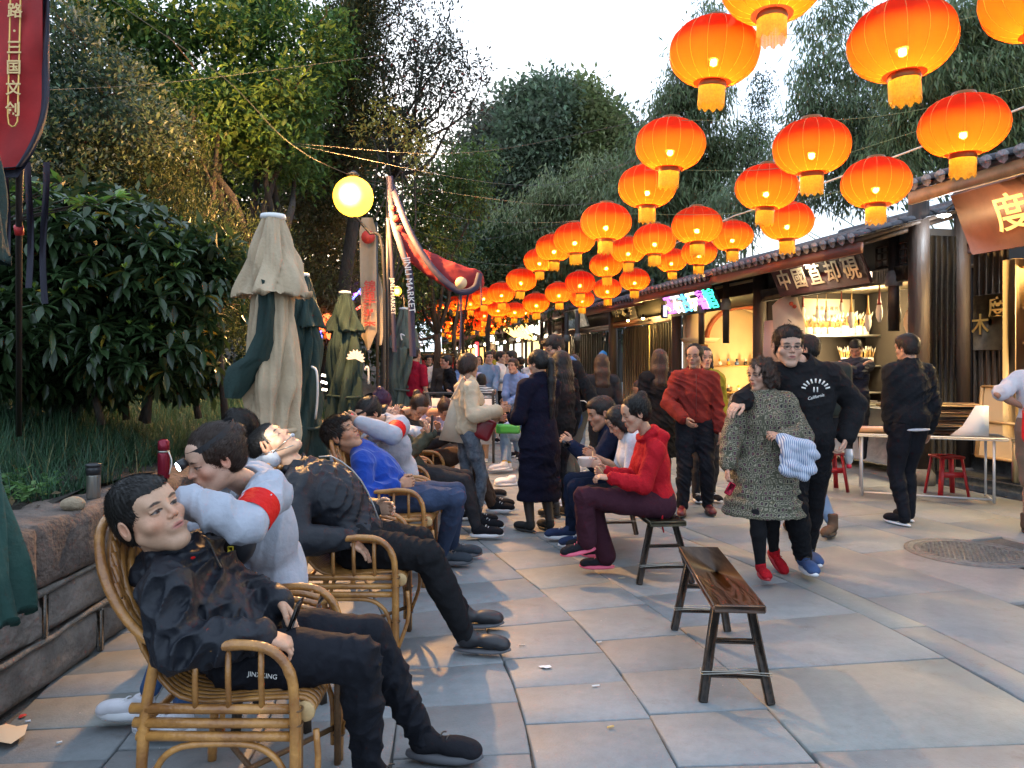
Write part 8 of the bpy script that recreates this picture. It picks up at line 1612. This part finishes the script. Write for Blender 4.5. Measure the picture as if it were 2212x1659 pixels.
J, s = stand_J(1.72, 8.9, 95, 1.66, look=A_((.3, 1, 0))); person('woman in black with long wavy dark hair standing before the plank doors', J, top(black_c, 'coat', th=.03, len=.5, flare=.1), dict(mat=blk_tr), ('flat', sh_black), ('long', hair_brown), s=s, lod=1, female=True, seed=67)
J, s = seat_J(A_((1.75, 10.4, .45)), A_((1.75, 10.3, .9)), 200, 1.5, dict(L=A_((1.5, 10.2, .1)), R=A_((1.5, 10.4, .1))), wl=(A_((1.5, 10.1, .6)), ZR), wr=(A_((1.5, 10.3, .6)), ZR), head=P(1381, 840, 10.2), hF=(-.6, -.5, -.5)); person('seated girl with dark bob seen between the red hoodie and the woman in black', J, top(black_c), dict(mat=blk_tr), None, ('bob', None), s=s, lod=2, female=True, seed=68)
# --- T: patterned dress
J, s = stand_J(1.76, 5.35, -105, 1.54, fl=.10, fr=-.02, look=A_((-.85, -.35, 0)), lookz=-.12, wr=(P(1567, 1032, 5.25), A_((-.8, .3, -.4))), wl=(P(1688, 945, 5.15), A_((.6, 0, -.9))), liftR=.0, liftL=.0)
J['anL'] = P(1672, 1190, 5.55); J['knL'] = P(1665, 1100, 5.35); J['anR'] = P(1643, 1222, 5.28); J['knR'] = P(1636, 1110, 5.2); J['toeL'] = nrm(A_((.25, -.8, -.55))); J['toeR'] = nrm(A_((-.05, -1, 0)))
root, R = person('curly haired woman in a snakeskin print dress and red shoes', J, top(snake, 'dress', th=.026, len=.40, flare=.24, sleeve=.93, fold=.009, collar=False), dict(mat=black_c, th=.002, fold=.004), ('sneak', sh_red), ('curly', hair_brown), s=s, lod=0, female=True, build=1.14, fat=1.08, seed=71, skin=(.50, .29, .20), face=dict(eyes='open', lip=(.36, .08, .08)), handpose=dict(R=dict(curl=.8), L=dict(d=A_((-.7, -.4, .2)), n=A_((-.2, .6, -.7)), curl=.8)))
o = MB().box(P(1577, 1056, 5.2), (.05, .014, .09), np.array(Matrix.Rotation(.5, 3, 'Y')), .006).build('red_phone', M('red phone case', (.45, .01, .05), .25)); tag(o, 'red phone in the lowered hand of the woman in the print dress', 'phone')
S = SDF(); S.chain([P(1688, 945, 5.10), P(1715, 965, 5.05), P(1745, 975, 5.05), P(1757, 985, 5.06)], [.035, .055, .055, .03], .03); S.chain([P(1700, 960, 5.05), P(1705, 1010, 5.03), P(1735, 1020, 5.03)], [.05, .055, .045], .03); S.ell(P(1722, 990, 5.05), (.07, .04, .06)); S.chain([P(1738, 975, 5.05), P(1748, 1010, 5.03), P(1735, 1030, 5.02)], [.05, .04, .03], .03)
V, F = S.mesh(.007, lambda p: .016*(np.abs(nsum(p, 34, 9))*-1.5+.4)); o = link('folded_jacket', mesh_np('folded_jacket', V, F, blue_str)); tag(o, 'blue and white striped jacket draped over the arm of the woman in the print dress', 'jacket')
# --- U: young man in black hoodie
J, s = stand_J(2.08, 5.45, -97, 1.80, fl=-.28, fr=.12, look=A_((-.08, -1, 0)), lookz=-.10, wr=(P(1602, 866, 5.22), A_((-.6, .3, -.6))), wl=(P(1827, 945, 5.40), A_((.7, .2, -.4))))
J['hs'] = 1.08; J['head'] = P(1703, 748, 5.42); J['anR'] = P(1735, 1205, 5.42); J['toeR'] = nrm(A_((-.02, -1, 0)))
root, R = person('tall young man in glasses and black hoodie, arm round the woman in print', J, top(black_c, 'hoodie', th=.030, hem=.04, fold=.009, cuff=.004), dict(mat=cloth('black joggers', (.010, .010, .012)), th=.022, fold=.009), ('sneak', sh_blue), ('short', None), s=s, lod=0, build=1.16, fat=1.12, glasses=True, seed=73, skin=(.56, .34, .24), face=dict(eyes='open', rosy=.4), handpose=dict(R=dict(d=A_((-.75, -.45, -.5)), n=A_((.2, .3, -.9)), curl=.35), L=dict(curl=.6)))
lc = P(1762, 843, 5.225)
for k in range(9):
    a = PI*(.92-.84*k/8); p = lc+A_((.085*math.cos(a), 0, .065*math.sin(a))); MB().box(p, (.010, .005, .030), np.array(Matrix.Rotation(a-PI/2, 3, 'Y')).T).build('print_stroke', white_p, root)
text('California', .030, lc+A_((0, -.002, -.045)), (1, 0, .25), UZ, white_p, root, .001, shear=.3)
for dx in (-.012, .012): MB().box(lc+A_((dx, -.0, .005)), (.008, .004, .035), None).build('print_stroke', white_p, root)
o = empty('drink_bottle', P(1833, 990, 5.36), 'small clear bottle with red cap held upside down by the young man in the hoodie', 'bottle'); MB().lathe([(.028, .05), (.03, .0), (.024, -.04), (.012, -.06)], 12, P(1834, 985, 5.36)).build('bottle_body', M('clear plastic', (.7, .7, .72), .1, trans=.6), o, True); MB().lathe([(.016, -.085), (.017, -.06)], 12, P(1834, 985, 5.36)).build('cap', M('red cap', (.6, .01, .03), .4), o, True)
# --- V: man in black jacket, back view
J, s = stand_J(3.70, 7.12, 102, 1.78, fl=-.06, fr=.10, look=A_((-.45, .85, 0)), lookz=-.1, wl=(P(1926, 945, 7.15), A_((-.7, -.2, -.3))))
root, R = person('man in short black bomber jacket seen from behind at the folding table', J, top(cloth('black bomber cloth', (.012, .014, .018), .8), 'jacket', th=.034, hem=.06, fold=.009), dict(mat=blk_tr, th=.014), ('flat', sh_kw), ('short', None), s=s, lod=1, build=1.1, seed=77, skin=(.52, .3, .2)); V, F = SDF().ell(J['pel']-UZ*.085, (.19, .135, .022)).mesh(.01); link('white_hem', mesh_np('white_hem', V, F, white_c), root)
# --- W
J, s = stand_J(2.62, 6.75, 100, 1.76, fl=-.05, fr=.12, look=A_((-.8, .45, 0)), lookz=-.05); J['anR'] = A_((2.78, 6.62, .1)); J['toeR'] = nrm(A_((-.5, -.6, 0)))
root, R = person('young man in glasses with dark green backpack, turned away behind the hoodie', J, top(dark_c, 'jacket', th=.02), dict(mat=denim_l, th=.012, length=.88), ('boot', sh_brown), ('short', None), s=s, lod=1, glasses=True, seed=79, skin=(.52, .3, .2))
o = empty('backpack', P(1800, 830, 6.55), 'dark green camouflage backpack on the young man turned away', 'backpack'); V, F = SDF().box(P(1795, 842, 6.52), (.17, .09, .24), None, .07, .02).ell(P(1800, 870, 6.44), (.13, .06, .12)).mesh(.012, lambda p: .006*nsum(p, 30, 4)); link('pack_body', mesh_np('pack_body', V, F, M('dark camouflage', (.022, .028, .018), .8, noise=.7, nscale=9, col2=(.008, .009, .008))), o)
# --- X: shopkeeper
J, s = stand_J(4.75, 10.55, -115, 1.70, z0=.13, look=A_((-.5, -.75, 0)), lookz=-.65, wl=(P(1828, 793, 10.25), A_((.6, 0, -.8))), wr=(P(1862, 790, 10.3), A_((-.6, 0, -.8)))); person('shopkeeper in dark dotted shirt with folded arms looking down behind the counter', J, top(M('dotted navy shirt', (.02, .026, .05), .8, noise=.5, nscale=60), 'shirt', th=.018), dict(mat=dark_c), None, ('crop', None), s=s, lod=1, seed=81, face=dict(eyes='closed'))
# --- Y: right edge
J, s = stand_J(4.68, 6.75, 40, 1.72, fl=-.1, fr=.15, look=A_((.6, .7, 0)), wl=(P(2212, 880, 6.8), A_((-.5, -.3, -.8))), wr=(P(2245, 885, 6.5), ZR)); person('person in white tee and tan shorts cut off by the right edge', J, top(white_c, 'tee', th=.024, sleeve=.44), dict(mat=tan_c, th=.03, length=.1), ('boot', sh_brown), ('short', None), s=s, lod=1, seed=83, build=1.1, skin=(.40, .22, .14))
o = empty('red_backpack', P(2212, 925, 6.5), 'scarlet backpack hanging low at the right edge', 'backpack'); V, F = SDF().box(P(2245, 918, 6.5), (.12, .09, .17), None, .06).mesh(.012, lambda p: .018*np.abs(nsum(p, 22, 4))); link('bag_body', mesh_np('bag_body', V, F, cloth('scarlet nylon', (.55, .015, .03))), o)
J, s = stand_J(4.2, 5.9, 0, 1.6); J['base'] = J['base']; shp = empty('white_shoe', G(2205, 1168), 'single white sneaker tip entering at the right edge', 'shoe'); shoe(shp, A_((4.16, 5.98, .085)), A_((-.9, -.5, 0)), 1., 'sneak', sh_white, .008)

# --- the group of young men and the crowd
CR = [  # px of head, depth, yaw, height, top, kind, bottom, hair, female, label
 (1055, 812, 14.5, -70, 1.74, denim_l, 'jacket', denim_l, 'short', 0, 'young man in pale denim jacket with folded arms'), (1080, 808, 14.8, -20, 1.74, white_c, 'jacket', black_c, 'short', 0, 'young man in long white shirt holding a hand to his mouth'), (1106, 806, 14.2, 190, 1.74, white_c, 'tee', black_c, 'short', 0, 'young man in white tee with a round print and backpack straps'), (1124, 822, 12.2, 240, 1.62, lblue_c, 'shirt', denim_l, 'short', 0, 'person in light blue shirt bending over something'), (1040, 845, 11.5, 100, 1.35, bw_str, 'tee', tan_c, 'bob', 1, 'child in black and white striped top'), (895, 822, 12.6, 60, 1.78, maroon_c, 'tee', dark_c, 'crop', 0, 'big man in crimson tee seen from behind'), (697, 812, 15, -90, 1.62, purp_c, 'jacket', dark_c, 'bob', 1, 'woman in dark clothes between the second and third parasols'), (1065, 792, 16.5, 95, 1.80, yel_c, 'jacket', dark_c, 'short', 0, 'person in a lime green cap behind the young men'), (1092, 805, 16, 90, 1.72, dark_c, 'jacket', dark_c, 'short', 0, 'dark figure between the two young men in white'), (976, 820, 13.4, 200, 1.66, black_c, 'jacket', dark_c, 'short', 0, 'man in black leaning over the white board'), (990, 815, 14.6, -80, 1.62, lblue_c, 'shirt', dark_c, 'long', 1, 'woman in blue lifting her hand behind the beige jacket'), (958, 812, 16, -95, 1.66, dark_c, 'jacket', dark_c, 'bob', 1, 'woman with dark bob in the crowd before the kiosk'), (942, 815, 17, 120, 1.70, white_c, 'tee', dark_c, 'short', 0, 'person in white in the crowd, right of the crimson tee'), (925, 812, 18, -60, 1.70, dark_c, 'jacket', dark_c, 'short', 0, 'dark haired man in the crowd close to the crimson tee'), (1012, 806, 17, -90, 1.70, navy_p, 'jacket', dark_c, 'short', 0, 'man in navy seen over the shoulder of the beige jacket'), (1003, 812, 19, 80, 1.64, purp_c, 'jacket', dark_c, 'long', 1, 'woman in purple farther back in the crowd'), (968, 806, 20, 20, 1.72, maroon_c, 'jacket', dark_c, 'short', 0, 'person in dark red far back in the crowd'), (948, 803, 22, -90, 1.70, dark_c, 'jacket', dark_c, 'long', 1, 'long haired person far back in the crowd'), (935, 802, 24, 90, 1.74, navy_p, 'jacket', dark_c, 'short', 0, 'man in navy near the pale tree trunk'), (1035, 805, 20, -100, 1.70, lilac_c, 'shirt', dark_c, 'long', 1, 'woman in lilac near the lit white shop'), (1125, 800, 18, 150, 1.66, dark_c, 'jacket', dark_c, 'short', 0, 'dark figure behind the person in light blue'), (1148, 805, 17, -100, 1.68, white_c, 'tee', denim_l, 'bob', 1, 'woman in white before the yellow lit shop'), (1240, 845, 10.4, 80, 1.62, navy_p, 'jacket', denim_l, 'short', 0, 'person in blue behind the leaning young man'), (1300, 835, 9.6, 90, 1.62, dark_c, 'jacket', dark_c, 'long', 1, 'dark haired person in front of the green planks'), (915, 806, 26, 0, 1.7, white_c, 'tee', dark_c, 'short', 0, 'distant person in white by the red kiosk'), (985, 803, 25, 30, 1.7, dark_c, 'jacket', dark_c, 'short', 0, 'distant dark figure at the end of the street'), (870, 812, 15, -60, 1.62, purp_c, 'jacket', dark_c, 'bob', 1, 'woman just left of the crimson tee, mostly behind the parasol'), (1020, 815, 13, 60, 1.6, lilac_c, 'shirt', dark_c, 'bun', 1, 'woman with a bun beyond the beige jacket')]
for k, (px, py, d, yaw, h, tm, kd, bm, hr, fem, lb) in enumerate(CR):
    x = (px-HX)/FOC*d; kw = {}
    if k == 0: kw = dict(wl=(P(1070, 845, d-.35), ZR), wr=(P(1045, 842, d-.3), ZR))
    if k == 1: kw = dict(wr=(P(1086, 822, d-.3), A_((0, -.6, -1))))
    if k == 2: kw = dict(wl=(P(1090, 862, d-.2), ZR))
    if k == 3: kw = dict(lean=.35, wl=(P(1100, 870, d-.3), ZR), wr=(P(1100, 880, d), ZR))
    if k in (9, 10): kw = dict(wr=(P(px-6, py+22, d-.3), A_((0, -.6, -1))), lean=.12)
    J, s = stand_J(x, d, yaw, h, fl=rnd.uniform(-.12, .12), fr=rnd.uniform(-.12, .12), **kw)
    root, R = person(lb, J, top(tm, kd, th=.02, sleeve=.42 if kd == 'tee' else .97), dict(mat=bm), ('sneak', sh_white if k % 3 else sh_kw) if d < 16 else None, (hr, hair_brown if k % 4 == 3 else None), s=s, lod=2, female=bool(fem), seed=100+k, fat=rnd.uniform(.95, 1.1), skin=(.46+.08*rnd.random(), .28, .19))
    if k == 7: V, F = SDF().ell(J['head']+UZ*.07, (.10, .11, .07)).cone(J['head']+A_((-.05, 0, .05)), J['head']+A_((-.15, 0, .04)), .05, .03).mesh(.012); link('lime_cap', mesh_np('lime_cap', V, F, M('lime cap', (.35, .42, .08), .7)), root)
    if k == 2: MB().lathe([(.001, -.003), (.08, 0), (.001, .003)], 14, P(1102, 845, d-.14), R=np.array(((1, 0, 0), (0, 0, 1), (0, -1, 0)))).build('round_print', M('dark print', (.10, .05, .05), .7), root)
J, s = seat_J(A_((.17, 10.9, .5)), A_((.2, 10.9, .98)), 195, 1.7, dict(L=A_((-.10, 10.35, .14)), R=A_((-.05, 10.5, .1))), kn_hint=A_((-.6, -.3, 1)), wl=(P(1085, 925, 10.6), ZR), wr=(P(1095, 925, 10.8), ZR)); J['toeL'] = nrm(A_((-.95, -.1, -.1)))
root, R = person('seated person in light jeans, mustard socks and white shoes, mostly behind the navy coat', J, top(lblue_c, 'shirt'), dict(mat=denim_l, th=.014, length=.86), ('sneak', sh_white), ('short', None), s=s, lod=1, seed=140)
for q in 'LR': MB().tube([J['an'+q]+UZ*.02, J['an'+q]+(J['kn'+q]-J['an'+q])*.3], .042, 10).build('mustard_sock', M('mustard sock', (.50, .30, .02), .8), root, True)
o = empty('snack_basket', P(1100, 915, 10.3), 'bright green bag with snacks on the lap of the seated person', 'bag'); V, F = SDF().box(P(1098, 926, 10.25), (.16, .09, .06), None, .03).mesh(.012, lambda p: .022*nsum(p, 30, 4)); link('green_bag', mesh_np('green_bag', V, F, M('green plastic bag', (.04, .25, .04), .35)), o)
for k in range(8): MB().box(P(1086+k*4, 905-k % 3*3, 10.3), (.05, .04, .05), np.array(Matrix.Rotation(k, 3, 'X')), .01).build('snack_pack', [white_p, M('orange pack', (.6, .3, .06), .4), M('pink pack', (.6, .2, .25), .4)][k % 3], o)
o = empty('plastic_bottle', (-.63, 7.0, 0), 'clear plastic water bottle with red cap standing beside the fourth chair', 'bottle'); MB().lathe([(.03, 0), (.032, .02), (.032, .15), (.014, .19)], 14, G(1030, 1030)).build('bottle_body', M('clear plastic', (.7, .7, .72), .1, trans=.6), o, True); MB().lathe([(.015, .19), (.015, .21)], 12, G(1030, 1030)).build('cap', M('red cap', (.6, .01, .03), .4), o, True)
for k, (px, py, pts, lb) in enumerate(((1070, 1075, 'grey', 'single dark sneaker stepping out behind the jeans of the woman in beige'), (1125, 1050, 'white', 'pair of white sneakers left of the navy coat'))):
    o = empty('shoe_pair', G(px, py), lb, 'shoe'); gg = G(px, py)
    for q in range(1 if k == 0 else 2): shoe(o, gg+A_((-.1, .10*q, .085)), A_((1., 0, 0)) if k == 0 else A_((-1., -.2, 0)), 1., 'sneak', [cloth('black knit', (.02, .02, .025), bs=60), rubber_g] if k == 0 else sh_white, .01)
